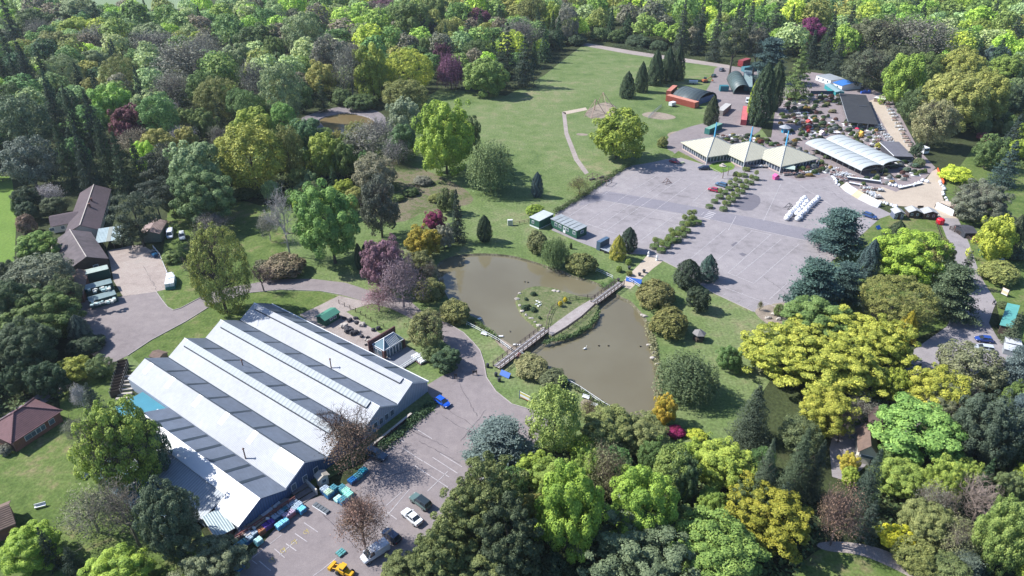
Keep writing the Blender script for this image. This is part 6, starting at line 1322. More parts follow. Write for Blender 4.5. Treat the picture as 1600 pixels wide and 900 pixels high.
# --- far and filler woodland
FILL = [
 ([(-70,28),(60,18),(120,30),(290,34),(330,20),(430,8),(640,-8),(900,-12),(1250,-12),(1560,-10),(1600,22),(1680,30),(1720,120),(1620,140),(1500,120),(1400,112),(1330,108),(1250,95),(1140,88),(1080,82),(985,70),(912,58),(880,80),(850,108),(800,120),(745,126),(690,124),(640,150),(600,160),(480,172),(440,215),(330,250),(240,300),(120,300),(60,285),(-80,285)], 0),
 ([(640,910),(760,810),(830,720),(1000,700),(1080,740),(1200,740),(1265,760),(1280,840),(1230,930),(640,940)], 1),
 ([(1310,800),(1400,720),(1480,660),(1600,610),(1700,620),(1720,950),(1480,950),(1440,880),(1340,840)], 1),
 ([(1480,130),(1720,130),(1720,270),(1600,270),(1560,230),(1480,190),(1430,160)], 1),
 ([(-100,450),(10,440),(20,520),(90,570),(100,620),(20,640),(-100,640)], 2),
 ([(300,330),(340,270),(460,215),(490,222),(600,228),(600,262),(560,330),(520,350),(450,330),(400,310)], 1),
 ([(1330,610),(1400,560),(1440,560),(1400,640),(1350,670),(1330,690)], 1)]
def inside(x, y, pl):
    c = False; j = len(pl)-1
    for i in range(len(pl)):
        if (pl[i][1] > y) != (pl[j][1] > y) and x < (pl[j][0]-pl[i][0])*(y-pl[i][1])/(pl[j][1]-pl[i][1])+pl[i][0]: c = not c
        j = i
    return c
PAL = [(GREEN,'fine'),(PALE,'fine'),(MID,'broad'),(PALE,'broad'),(OLIVE,'broad'),(LIME,'lumpy'),(BRIGHT,'lumpy'),(GREEN,'lumpy'),(DARK,'fir'),(GREY,'haze'),(MID,'fine'),((.09,.15,.05),'broad'),((.08,.13,.05),'fine')]
LBL = {'fine': ('soft green', 'airy'), 'broad': ('green', 'domed'), 'lumpy': ('bright green', 'clumped'), 'fir': ('dark', 'pointed'), 'haze': ('grey', 'half bare')}
frng = random.Random(5); cand = []
for poly, mode in FILL:
    G = [at(*p) for p in poly]; xs = [g.x for g in G]; ys = [g.y for g in G]; GP = [(g.x, g.y) for g in G]
    area = (max(xs)-min(xs))*(max(ys)-min(ys)); n = int(area/(9 if mode else 26))
    for _ in range(n):
        x, y = frng.uniform(min(xs), max(xs)), frng.uniform(min(ys), max(ys))
        if not inside(x, y, GP): continue
        d = math.hypot(x, y); r = (frng.uniform(4.6, 7) if frng.random() < .4 else frng.uniform(6.5, 9.6)) if mode == 0 else frng.uniform(2.6, 4.6)
        if mode == 0 and y > 420: r *= 1.12
        near = False
        for (qx, qy, qr, qh) in PLACED:
            if abs(qx-x) < 12 and (qx-x)**2+(qy-y)**2 < (.78*(r+qr))**2*(1 if y < 420 else .8): near = True; break
        if near: continue
        PLACED.append((x, y, r, 0)); cand.append((d, x, y, r, mode))
cand.sort(); far = []
import collections
cnt = collections.Counter(); zone_names = {0: 'in the deep wood', 1: 'filling a gap between bigger trees', 2: 'in the shade at the left edge'}
LAND = [(o.location.x, o.location.y, o['label']) for o in bpy.data.objects if o.type == 'EMPTY' and o.get('category') in ('tree', 'conifer') and 'group' not in o]
SHORT = lambda l: ' '.join(l.split()[:7])
def trim(l):
    w_ = l.split()
    if len(w_) <= 8: return l
    w_ = w_[:8]
    while w_[-1] in ('of','the','a','at','in','on','with','and','by','to','left','right','its','for','above','below','beside','behind','between','from','near','under','pale','dark','over','out','big','very','most','upper','lower','against','just','into','two','white','small','tall','leaning','like','front','holly'): w_.pop()
    return ' '.join(w_)
nbroad = sum(1 for o in bpy.data.objects if o.name.startswith('broadleaf_tree')); used = collections.Counter()
for i, (d, x, y, r, mode) in enumerate(cand):
    u = math.sin(x*.013+1)+math.sin(y*.017+x*.006); k = frng.random()
    c, kind = PAL[int((k*.62+.19*(u+1)*.6) * len(PAL)) % len(PAL)]
    if x > 90 and y > 330 and mode == 0 and frng.random() < .5: c, kind = ((BRIGHT,'lumpy'),(LIME,'broad'),(GREEN,'lumpy'),(SPR,'spruce'))[frng.randrange(4)]
    if mode == 0 and x < -150 and y < 420 and frng.random() < .5: c, kind = (SPR, 'spruce') if frng.random() < .5 else (DARK, 'broad')
    elif mode == 0 and x < -60 and frng.random() < .45: c, kind = frng.choice([(PALE,'fine'),(PALE,'broad'),(MID,'fine'),(GREY,'haze')])
    if mode == 2: c, kind = (DARK if k < .6 else DKG), 'broad'
    if mode == 1 and kind == 'haze': kind = 'fine'
    v = frng.uniform(.75, 1.2); v *= 1.5 if mode == 0 and kind not in ('fir', 'spruce', 'haze') else 1; c = (c[0]*v*frng.uniform(1.0, 1.3), c[1]*v, c[2]*v)
    hh = frng.uniform(.75, 1.15)*max(r, 5.5) if kind not in ('fir', 'spruce') else frng.uniform(7, 10)
    if mode: hh *= .62
    if kind == 'spruce': r *= .7
    if kind == 'fir': r *= .75
    if nbroad < 296:
        if TN[kind][0] == 'broadleaf_tree': nbroad += 1
        lk = LBL.get(kind, ('dark', 'pointed')); dd = sorted(((lx-x)**2+(ly-y)**2, lx, ly, l) for lx, ly, l in LAND)
        for _, lx, ly, l in dd[:12]:
            ax, ay = x-lx, y-ly; dr = ('behind' if ay > 0 else 'in front of') if abs(ay) > abs(ax)*.8 else ('right of' if ax > 0 else 'left of')
            lab = f'{lk[0]} {lk[1]} tree {dr} the {trim(l)}'
            if used[lab] == 0: break
        used[lab] += 1; plant(kind, (x, y), r, hh, hh*(1.15 if kind not in ('fir', 'spruce') else 1.0)+(1 if mode == 0 else 0), c, lab, 'unplanted wood trees between the larger ones'); PLACED.pop()
    else: far.append((x, y, r, hh, c, kind))
# the rest of the wood beyond: one mass
def far_mass(items):
    src = {}
    for kd, L_ in (('b', CR_['far']), ('c', [CR_['spruce'][0]])):
        for m in L_:
            n = len(m.vertices); co = np.empty(n*3, dtype=np.float32); m.vertices.foreach_get('co', co); tt = np.empty(n, dtype=np.float32); m.attributes['tint'].data.foreach_get('value', tt)
            co = co.reshape(-1, 4, 3); tt = tt.reshape(-1, 4)
            if kd == 'c': co = co[::5]; tt = tt[::5]; c0 = co.mean(1, keepdims=True); co = c0+(co-c0)*2.2
            src.setdefault(kd, []).append((co, tt))
    rg = np.random.default_rng(3); V, Cc, Tt = [], [], []
    for (x, y, r, hh, c, kind) in items:
        co, tt = src['c' if kind in ('fir', 'spruce') else 'b'][rg.integers(0, 1 if kind in ('fir', 'spruce') else 3)]
        a = rg.uniform(0, 6.28); ca, sa = math.cos(a), math.sin(a); q = co.copy(); q[..., 0] = (co[..., 0]*ca-co[..., 1]*sa)*r; q[..., 1] = (co[..., 0]*sa+co[..., 1]*ca)*r; q[..., 2] = co[..., 2]*hh
        V.append(q+np.array([x, y, hh*1.15], dtype=np.float32)); Tt.append(tt); Cc.append(np.repeat(np.array([c], dtype=np.float32), len(co)*4, 0))
    V = np.concatenate(V).reshape(-1, 3).astype(np.float32); Tt = np.concatenate(Tt).reshape(-1); Cc = np.concatenate(Cc); n = len(V)//4
    me = bpy.data.meshes.new('distant_woodland'); me.vertices.add(4*n); me.vertices.foreach_set('co', V.reshape(-1)); me.loops.add(4*n); me.loops.foreach_set('vertex_index', np.arange(4*n, dtype=np.int32))
    me.polygons.add(n); me.polygons.foreach_set('loop_start', np.arange(0, 4*n, 4, dtype=np.int32)); me.polygons.foreach_set('loop_total', np.full(n, 4, dtype=np.int32))
    me.attributes.new('tint', 'FLOAT', 'POINT').data.foreach_set('value', Tt)
    me.attributes.new('leafcol', 'FLOAT_COLOR', 'POINT').data.foreach_set('color', np.hstack([Cc, np.ones((len(Cc), 1), dtype=np.float32)]).reshape(-1))
    m = leaf_mat('distant_foliage', .28); N_ = m.node_tree.nodes; oi = next(x for x in N_ if x.type == 'OBJECT_INFO'); a2 = N_.new('ShaderNodeAttribute'); a2.attribute_name = 'leafcol'
    for lk in list(oi.outputs['Color'].links): m.node_tree.links.new(a2.outputs['Color'], lk.to_socket)
    me.materials.append(m); me.update(calc_edges=True); o = bpy.data.objects.new('distant_woodland', me); COL.objects.link(o)
    meta(o, 'mass of tree crowns filling the wood beyond the nearest rows', 'woodland', None, 'stuff')
if far: far_mass(far)
# undergrowth: leaf litter, bramble and saplings on the woodland floor
def undergrowth():
    rg = np.random.default_rng(8); P = []
    for poly, mode in FILL:
        G = [at(*p) for p in poly]; GP = [(g.x, g.y) for g in G]; xs = [g[0] for g in GP]; ys = [g[1] for g in GP]; A = (max(xs)-min(xs))*(min(max(ys), 420)-min(ys)); n = int(A*(.9 if mode else .35))
        for x, y in zip(rg.uniform(min(xs), max(xs), n), rg.uniform(min(ys), min(max(ys), 420), n)):
            if inside(x, y, GP): P.append((x, y))
    P = np.array(P); k = 3; Q = np.repeat(P, k, 0)+rg.normal(size=(len(P)*k, 2))*.5; z = rg.random(len(Q))**1.6*1.5
    Q = np.hstack([Q, z[:, None]]); N = UP+rg.normal(size=Q.shape)*.6
    me = leaf_mesh('undergrowth', Q, N, .42, np.repeat(rg.random(len(P)), k), rg); o = bpy.data.objects.new('undergrowth', me); COL.objects.link(o); o.color = (.05, .075, .028, 1)
    meta(o, 'low green undergrowth covering the woodland floor', 'undergrowth', None, 'stuff')
undergrowth()
print('TREES', len(PLACED), 'cand', len(cand), 'far', len(far))
# ================================================================ PLANTED ROWS, GOODS AND SMALL THINGS (need the crown meshes)
def hedge_ball(P, r, tree, label, group):
    root = thing('potted_hedge_tree' if tree else 'box_hedge', (P.x, P.y, .06), trng.uniform(0, 6), label, 'clipped hedge', group)
    o = bpy.data.objects.new('hedge', HB); COL.objects.link(o); o.parent = root; o.scale = (r, r, .5); o.location = (0, 0, .5); o.color = (.05,.08,.022,1)
    if tree:
        c = bpy.data.objects.new('crown', trng.choice(CR_['fine'])); COL.objects.link(c); c.parent = root; c.scale = (.95,.95,.9); c.location = (0,0,2.9); c.color = (.115,.145,.04,1)
        s_ = bpy.data.objects.new('trunk', TK[0]); COL.objects.link(s_); s_.parent = root; s_.scale = (1.2,1.2,2.9); s_.color = (.1,.08,.06,1)
rgn = np.random.default_rng(6)
def ring_mesh():
    n = 2600; a = rgn.uniform(0, 6.283, n); top = rgn.random(n) < .5; r = np.where(top, np.sqrt(rgn.random(n)), 1.0); z = np.where(top, 1.0, rgn.uniform(-1, 1, n))
    P = np.stack([np.cos(a)*r, np.sin(a)*r, z], 1)+rgn.normal(size=(n, 3))*.02; N = np.where(top[:, None], UP, np.stack([np.cos(a), np.sin(a), a*0], 1))+rgn.normal(size=(n, 3))*.35
    return leaf_mesh('clipped_hedge', P, N, .07, rgn.random(n), rgn)
HB = ring_mesh()
for i, (q, tr) in enumerate(ROWS):
    g = 'near' if i < 17 else 'far'; s_ = 'right' if i % 2 else 'left'
    hedge_ball(at(*q), trng.uniform(1.2, 1.4), tr or i % 3 == 0, f'clipped box planting{" with a little tree" if (tr or i % 3 == 0) else ""} in the {g} double row, {s_} side', f'clipped planting of the {g} double row {s_} side{" with tree" if (tr or i % 3 == 0) else ""}')
# hedge along the car park fence
hd_ = []
def hedge_line(pts, wd, h, col, label, name='hedge'):
    Pw = [at(*p) for p in pts]; o0 = Pw[0]; Ps = []
    for a, b in zip(Pw, Pw[1:]):
        L_ = (b-a).length; n = int(L_*90); u = rgn.random(n); c = np.array(a)[None, :2]*(1-u[:, None])+np.array(b)[None, :2]*u[:, None]
        off = rgn.normal(size=(n, 2))*wd*.42; z = (rgn.random(n)**.6)*h*(.7+.3*np.sin(u*L_*.9)); Ps.append(np.hstack([c+off-np.array([o0.x, o0.y]), z[:, None]]))
    P = np.vstack(Ps); N = UP*.6+rgn.normal(size=P.shape)*.7; me = leaf_mesh('hedge', P, N, .2, rgn.random(len(P)), rgn); root = thing(name, o0, 0, label, 'hedge')
    o = bpy.data.objects.new('foliage', me); COL.objects.link(o); o.parent = root; o.color = (*col, 1)
hedge_line([(866,334),(886,322),(905,311),(932,292),(958,274),(985,258)], 1.3, 1.6, (.055,.08,.03), 'ragged hedge along the north west edge of the upper car park')
hedge_line([(590,706),(612,690),(632,672),(650,655),(668,642)], 1.6, 1.0, (.03,.055,.025), 'dark low hedge below the warehouse gables')
hedge_line([(640,664),(660,646),(672,632)], 1.6, .7, (.03,.06,.03), 'short dark planting beside the bright blue hatchback')
hedge_line([(850,538),(872,532),(898,524),(922,510),(936,488)], .8, .9, (.05,.08,.03), 'reeds fringing the shaded side of the island')
hedge_line([(738,500),(760,516),(778,530)], .8, .8, (.07,.10,.035), 'reeds on the west bank beside the wire fence')
hedge_line([(815,558),(850,580),(900,608),(950,640)], .8, .9, (.07,.09,.04), 'reeds along the lower bank of the east pond')
hedge_line([(940,446),(952,452),(958,440)], 1.5, .9, (.05,.09,.03), 'green bank planting beside the bridge end')
hedge_line([(1012,505),(1022,545),(1030,590),(1030,630)], 1.0, .7, (.14,.14,.075), 'straw coloured reeds on the east bank')
hedge_line([(1075,90),(1040,86),(1000,80),(960,72)], 4, 2.2, (.05,.07,.035), 'low scrub on the upper side of the far path', 'scrub_hedge')
hedge_line([(1150,102),(1130,97),(1100,93)], 4, 1.8, (.045,.06,.03), 'brown scrub at the edge of the bare trunked pines', 'scrub_hedge')
# ---------- bulk bags
def bag_mesh(seed, rnd=.12):
    r = random.Random(seed); k = MB(); n = 5; V_ = []
    k.blob(0, 0, .45, .62, .62, .55, r, 10, 6, .12); k.blob(r.uniform(-.1,.1), r.uniform(-.1,.1), 1.0, .28, .25, .16, r, 6, 3, .3); return k
M_BAG = mat('white_woven_bag', (.70,.71,.74), .7, .12, 3, bump=.5)
bags = []
for s in range(3): o = bag_mesh(s).build('bulk_bag', M_BAG, smooth=True); bags.append(o)
first = True; nb = 0
def bag(P, label, group, sc=1.0):
    global nb
    src = bags[nb % 3]
    if nb < 3: o = src
    else: o = src.copy(); COL.objects.link(o)
    nb += 1; o.location = (P.x, P.y, .06); o.rotation_euler = (0, 0, trng.uniform(0, 6)); o.scale = (sc,)*3; meta(o, label, 'bulk bag', group); return o
a0, b0, a1, b1 = at(1229,344), at(1256,313), at(1245,345), at(1277,313)
for i in range(12):
    for (p, q, s_) in ((a0, b0, 'left'), (a1, b1, 'right')):
        u = i/11; P = p+(q-p)*u; bag(P+Vector((trng.uniform(-.25,.25), trng.uniform(-.25,.25), 0)), f'white bulk bag in the {s_} line of the double row on the car park', f'bulk bags of the {s_} line', 1.6)
for i in range(5): bag(a0+(b0-a0)*(.25+.15*i)+Vector((1.7, -.3, 0)), 'white bulk bag wedged between the two lines on the car park', 'bulk bags between the lines', 1.5)
YARD = [((1300,276),6,(1310,292)),((1388,290),7,(1412,294)),((1424,292),3,(1436,287)),((1440,283),3,(1448,286)),((1468,285),4,(1474,298)),((1473,300),5,(1482,322)),((1380,318),5,(1402,326))]
for gi, (p, n, q) in enumerate(YARD):
    A_, B_ = at(*p), at(*q); lb = ('by the pavilion end of the slab displays','in front of the planted bed of the sales yard','near the middle of the sales yard','by the top of the sales yard','under the orange safety barrier','along the lane side of the sales yard','behind the little summerhouses')[gi]
    for i in range(n): bag(A_+(B_-A_)*(i+.5)/n+Vector((trng.uniform(-.4,.4), trng.uniform(-.4,.4), 0)), 'pale sack '+lb, 'pale sacks '+lb, trng.uniform(.8, 1.15))
# ---------- pallets of bagged compost
def pallet(P, rz, col, top, label, lv=4, w_=1.2, d=1.0):
    root = thing('goods_pallet', (P.x, P.y, .07), rz, label, 'pallet'); k = MB(); [k.box(-w_/2+q*w_/5+.02,-w_/2+(q+1)*w_/5-.03,-d/2,d/2,.12,.15) for q in range(5)]; [k.box(-w_/2,w_/2,y-.05,y+.05,0,.12) for y in (-d/2+.06,0,d/2-.06)]; k.build('pallet', M_TIMBER, root)
    k = MB(); k2 = MB(); h = .26
    for l_ in range(lv):
        for i in range(2):
            for j in range(3):
                mb = k2 if l_ == lv-1 else k; cx_, cy_ = -w_/4+i*w_/2+trng.uniform(-.03,.03), -d/3+j*d/3+trng.uniform(-.02,.02); z = .16+l_*h
                mb.add([(cx_-w_/4*.95,cy_-d/6*.95,z+.02),(cx_+w_/4*.95,cy_-d/6*.95,z+.02),(cx_+w_/4*.95,cy_+d/6*.95,z+.02),(cx_-w_/4*.95,cy_+d/6*.95,z+.02),(cx_-w_/4*.8,cy_-d/6*.7,z+h-.01),(cx_+w_/4*.8,cy_-d/6*.7,z+h-.01),(cx_+w_/4*.8,cy_+d/6*.7,z+h-.01),(cx_-w_/4*.8,cy_+d/6*.7,z+h-.01)], [(3,2,1,0),(4,5,6,7),(0,1,5,4),(1,2,6,5),(2,3,7,6),(3,0,4,7)])
    k.build('bags', objcol_mat('plastic_bag', .4, .3, 3), root, col=col); k2.build('top_bags', objcol_mat('plastic_bag', .4, .3, 3), root, col=top); return root
BL=(.02,.13,.27); AQ=(.07,.24,.30); WB=(.36,.44,.52); PU=(.06,.03,.17); PK=(.28,.10,.13); RD=(.18,.075,.045); DB=(.02,.06,.15); GR=(.03,.09,.07); PW=(.45,.36,.46)
PR = -math.radians(0)
prz = math.atan2(*(reversed((at(468,792)-at(378,858)).xy.to_tuple())))
PALS = [((374,858),BL,AQ,'turquoise bags on the lowest pallet of the row'),((383,852),BL,(.1,.3,.35),'turquoise bags on the second pallet from the bottom of the row'),((390,847),DB,WB,'blue bags with white tops on the third pallet of the row'),((405,850),(.1,.3,.33),(.45,.7,.68),'mint bags on a pallet standing out in front of the row'),
  ((399,838),DB,WB,'navy bags under a white board in the row'),((409,834),RD,(.35,.15,.08),'rusty brown bags left of the purple ones'),((417,827),PU,(.12,.06,.32),'purple bags, lower left of the purple pair'),((424,822),PU,(.12,.06,.32),'purple bags, upper right of the purple pair'),((438,826),BL,(.25,.6,.75),'bright blue bags in front of the purple pair'),((446,820),BL,(.25,.6,.75),'bright blue bags in front of the pink ones'),
  ((432,813),BL,WB,'white topped blue bags right of the purple pair'),((439,808),BL,WB,'white topped blue bags behind the pink ones'),((449,811),PK,PW,'pink bags, left of the pink pair'),((456,806),PK,PW,'pink bags, right of the pink pair'),((446,801),GR,AQ,'green bags against the deck fence'),((453,796),GR,WB,'white topped green bags against the deck fence'),((462,800),BL,WB,'white topped blue bags right of the pink pair'),((461,790),GR,WB,'white topped green bags at the upper end of the row'),((468,794),(.02,.16,.3),WB,'white topped blue bags at the top end of the row'),((473,801),BL,(.2,.6,.8),'bright blue bags at the car park end of the row')]
for (q, c_, t_, lb) in PALS: pallet(at(*q), prz, c_, t_, 'pallet of '+lb, 4, 1.3, 1.1)
for (q, c_, t_, lv, lb) in (((509,771),DB,WB,5,'tall blue wrapped pallet left of the entrance group'),((515,776),BL,(.45,.6,.45),5,'blue sacks with mixed tops in the entrance group'),((522,770),BL,AQ,5,'blue sacks behind the mixed ones in the entrance group'),((535,768),(.03,.2,.2),AQ,4,'aqua bags in the shade of the bare tree'),((541,772),(.03,.25,.25),(.3,.6,.5),4,'green tinted bags under the bare tree'),((546,778),(.03,.25,.3),(.3,.65,.55),4,'mint topped bags nearest the reddish bare tree'),((536,786),BL,AQ,4,'aqua topped bags at the front of the entrance group'),((529,782),(.1,.35,.4),(.5,.75,.75),2,'half stack of pale aqua bags at the front of the entrance group'),
    ((551,754),DB,(.01,.12,.35),3,'low navy stack left of the shaded trio'),((560,747),(.03,.2,.25),AQ,3,'teal stack in the middle of the shaded trio'),((568,739),BL,(.02,.25,.35),3,'blue stack at the top of the shaded trio'),((533,865),(.05,.25,.28),(.1,.3,.3),1,'flat teal crate near the reddish bare tree'),((375,890),DB,BL,2,'blue stack at the lower picture edge'),((243,402),DB,BL,4,'blue crates in the corner of the service yard'),((238,396),(.08,.1,.14),(.2,.2,.2),3,'dark crates beside the blue ones in the service yard')):
    pallet(at(*q), prz, c_, t_, lb, lv, 1.5, 1.3)
# slab rack, entrance steps, deck, kiosk
c, a, w_, d = rect((488,789),(510,803),(516,798),.3); tr_ = thing('tray_rack', c, a, 'long dark tray rack lying on the tarmac in front of the pallets', 'rack'); k = MB(); [k.box(-w_/2+q*w_/5+.05,-w_/2+(q+1)*w_/5-.08,-d/2,d/2,.05,.4) for q in range(5)]; k.build('tray', mat('grey_tray', (.10,.12,.14), .7), tr_); B('frame', M_TRIM, tr_, (-w_/2,w_/2,-d/2-.1,-d/2-.03,0,.25))
c, a, w_, d = rect((470,784),(494,769),(480,756),.8); es = thing('entrance_steps', c, a, 'wide grey timber steps going up to the warehouse entrance', 'steps')
M_STEP = mat('grey_step', (.20,.175,.165), .85, .25, 2)
for i in range(4): B('step', M_STEP, es, (-w_/2,w_/2,-d/2+i*1.3,-d/2+1.15+i*1.3,.02+i*.22,.2+i*.24))
B('landing', M_STEP, es, (-w_/2-6,w_/2,-d/2+5.3,d/2+5,.6,1.1)); B('side_wall', M_CREAM, es, (w_/2+.05,w_/2+.3,-d/2,d/2+3,0,1.4))
dp = [at(369,840), at(441,784), at(463,787), at(367,853)]; c = sum(dp, Vector())/4; a = math.atan2(dp[1].y-dp[0].y, dp[1].x-dp[0].x); w_ = (dp[1]-dp[0]).length; d = 3.6
dk = thing('display_deck', c, 0, 'raised paving display terrace in front of the warehouse gable', 'terrace'); k = MB(); k.prism([p-c for p in dp], 0, 1.2); k.build('terrace', mat('mixed_paving', (.22,.19,.175), .9, .35, 1.2), dk)
for off, hh in ((0, 1.9), (.45, 1.55)):
    e0, e1 = dp[3]-c, dp[2]-c; nv = (e1-e0).normalized(); nv = Vector((-nv.y, nv.x, 0))*off; k = MB(); k.tube((*(e0+nv).xy, hh), (*(e1+nv).xy, hh), .07, .07, 4); k.tube((*(e0+nv).xy, 1.45), (*(e1+nv).xy, 1.45), .07, .07, 4)
    for q in range(10): p = e0+nv+(e1-e0)*q/9; k.rbox(p.x, p.y, .12, .12, 1.1, hh+.05)
    k.build('fence', mat('red_brown_fence', (.20,.07,.06), .8, .2), dk)
rr = random.Random(6)
for i, (u, v, sz, colr, lb) in enumerate(((-.32,.05,1.4,(.40,.38,.36),'round pale patio table at the left of the terrace'),(-.12,.0,2.4,(.32,.27,.2),'sand coloured paving square on the terrace'),(.12,.15,1.5,(.6,.58,.56),'white framed paving square in the middle of the terrace'),(.3,.2,1.5,(.55,.54,.53),'white framed paving square at the right of the terrace'),(-.38,-.25,1.3,(.42,.41,.4),'round paving display at the fence end of the terrace'))):
    P = Vector((c.x, c.y, 0))+Matrix.Rotation(a, 3, 'Z') @ Vector((u*w_, v*d, 0)); sz *= .62; pd = thing('paving_display', (P.x, P.y, 1.21), a, lb, 'paving display'); k = MB()
    if i in (0, 4): k.lathe([(sz*.8,0),(sz*.8,.12)], 14)
    else: k.box(-sz,sz,-sz*.8,sz*.8,0,.1)
    k.build('paving', mat('pav'+str(i), colr, .85, .2, 3), pd)
    if i in (2, 3): [B('edging', M_TRIM, pd, q) for q in ((-sz-.1,-sz,-sz*.8,sz*.8,0,.2),(sz,sz+.1,-sz*.8,sz*.8,0,.2))]
for i in range(14):
    P = Vector((c.x, c.y, 0))+Matrix.Rotation(a, 3, 'Z') @ Vector((rr.uniform(-.45,.45)*w_, rr.uniform(-.35,.35)*d, 0)); k = MB(); k.blob(0,0,.2,rr.uniform(.25,.5),rr.uniform(.2,.4),.25,rr,7,4,.25); o = k.build('garden_ornament', objcol_mat('ornament', .8), col=rr.choice([(.5,.48,.45),(.25,.2,.18),(.6,.6,.6)])); o.location = (P.x, P.y, 1.22); meta(o, 'small stone garden ornament on the display terrace', 'ornament', 'garden ornaments on the terrace')
gable('ticket_kiosk', rect((491,752),(505,744),(513,731),2.6,(500,738)), 'small white kiosk with stone coloured roof by the entrance steps', M_CREAM, mat('kiosk_roof', (.36,.33,.28), .85, .2), 2.4, 3.0, .3, 'y', 'kiosk', [('F',0,1,1,1.9)])
c, a, w_, d = rect((574,708),(645,650),(640,644),.6); rw = thing('ramp_wall', c, a, 'low pale topped wall beside the sunken ramp of the warehouse', 'wall'); B('brickwork', M_BRICKD, rw, (-w_/2,w_/2,-.2,.2,0,.8)); B('coping', M_STONE, rw, (-w_/2-.03,w_/2+.03,-.25,.25,.8,.9))
# fence panels displayed in a row beside the teal roof
for i in range(11):
    u = i/10; P = at(194-12*u, 572+48*u); root = thing('fence_panel', (P.x, P.y, 0), math.radians(24), 'upright timber fence panel beside the teal roof, '+('nearest the teal roof' if i == 10 else 'nearest the little timber store' if i == 0 else 'in the middle of the row'), 'fence panel', 'fence panels in the display row'); k = MB(); [k.box(-1.0,1.0,-.03,.03,.05+q*.22,.24+q*.22) for q in range(8)]; k.build('slats', M_TIMBERD, root); k = MB(); [k.rbox(x,0,.12,.12,0,1.95) for x in (-1.05,1.05)]; k.build('post', M_STONE, root)
    if i % 2 == 0:
        P = at(200-6*u, 590+34*u); root = thing('slab_stack', (P.x, P.y, 0), math.radians(10), 'low stack of paving slabs beside the display row of panels', 'paving', 'slab stacks by the panels'); B('slabs', M_STONE, root, (-1.6,1.6,-.3,.3,0,.5))
gable('timber_store', rect((236,556),(250,560),(258,549),1.8), 'little timber store on the verge behind the warehouse', M_TIMBER, M_TILEB, 1.6, 2.2, .2, 'x', 'shed')
# boulders in the stone yard
for i, (px, py, sz) in enumerate(((537,512,1.6),(545,519,1.9),(552,523,1.6),(558,506,1.2),(565,509,1.3),(538,499,1.0),(546,502,1.2),(566,527,.9),(573,533,.8),(583,517,1.0),(590,515,1.2),(575,528,.7),(600,540-8,.9),(572,540,.6),(530,497,.8),(556,498,.9),(562,519,.8))):
    k = MB(); r_ = random.Random(i); [k.blob(r_.uniform(-.4,.4)*sz,r_.uniform(-.3,.3)*sz,.3*sz,.45*sz,.38*sz,.4*sz,r_,7,4,.3) for _ in range(3)]; P = at(px, py); o = k.build('boulder_pile', mat('dark_boulder', (.045,.045,.055), .9, .4, 3) if i % 4 else M_STONE); o.location = (P.x, P.y, .08)
    meta(o, 'dark rockery boulders heaped in the stone yard' if i % 4 else 'pale rockery stones heaped in the stone yard', 'boulders', 'dark boulder heaps in the stone yard' if i % 4 else 'pale stone heaps in the stone yard')
# ---------- sloped paving display boards round the sales yard
BD = [((1312,292),(1320,299),(.45,.40,.36),'cream'),((1320,299),(1330,305),(.40,.42,.46),'pale blue grey'),((1330,305),(1340,311),(.45,.35,.23),'sand coloured'),((1340,311),(1352,317),(.50,.48,.46),'white left'),((1352,317),(1362,322),(.5,.49,.47),'white right'),((1362,322),(1371,325),(.45,.46,.49),'round patterned')]
for (p, q, col, lb) in BD:
    a_, b_ = at(*p), at(*q); c_ = (a_+b_)/2; rz = math.atan2(b_.y-a_.y, b_.x-a_.x); L_ = (b_-a_).length; root = thing('paving_board', c_, rz, f'{lb} sloping paving sample board at the car park edge', 'display board')
    k = MB(); k.add([(-L_/2,0,.05),(L_/2,0,.05),(L_/2,2.2,1.9),(-L_/2,2.2,1.9),(-L_/2,2.3,0),(L_/2,2.3,0)], [(0,1,2,3),(0,3,4),(1,5,2),(3,2,5,4)]); k.build('board', mat('board'+lb[:6], col, .8, .2, 3), root)
    if lb == 'round patterned': k = MB(); [k.add([((r1 if e else r0)*math.cos(t_)*.9, 1.1+(r1 if e else r0)*math.sin(t_)*.72, .05+(1.1+(r1 if e else r0)*math.sin(t_)*.72)*.84+.03) for e, t_ in ((0,th_),(1,th_),(1,th_+.5),(0,th_+.5))], [(0,1,2,3)]) for r0, r1 in ((.3,.4),(.75,.85)) for th_ in [.524*j for j in range(12)]]; k.build('circle_pattern', mat('ring_stone', (.35,.35,.36), .8), root)
for (p, q, h, lb) in (((1322,281),(1375,288),1.2,'long dark walling display with a white top'),((1326,288),(1346,292),.8,'short white topped walling display'),((1404,296),(1440,288),.7,'low walling display below the planted bed')):
    a_, b_ = at(*p), at(*q); c_ = (a_+b_)/2; root = thing('walling_display', c_, math.atan2(b_.y-a_.y, b_.x-a_.x), lb, 'wall'); L_ = (b_-a_).length; B('panel', mat('slate', (.13,.13,.15), .8, .3, 2), root, (-L_/2,L_/2,-.3,.3,0,h)); B('coping', M_TRIM, root, (-L_/2,L_/2,-.45,.45,h,h+.12))
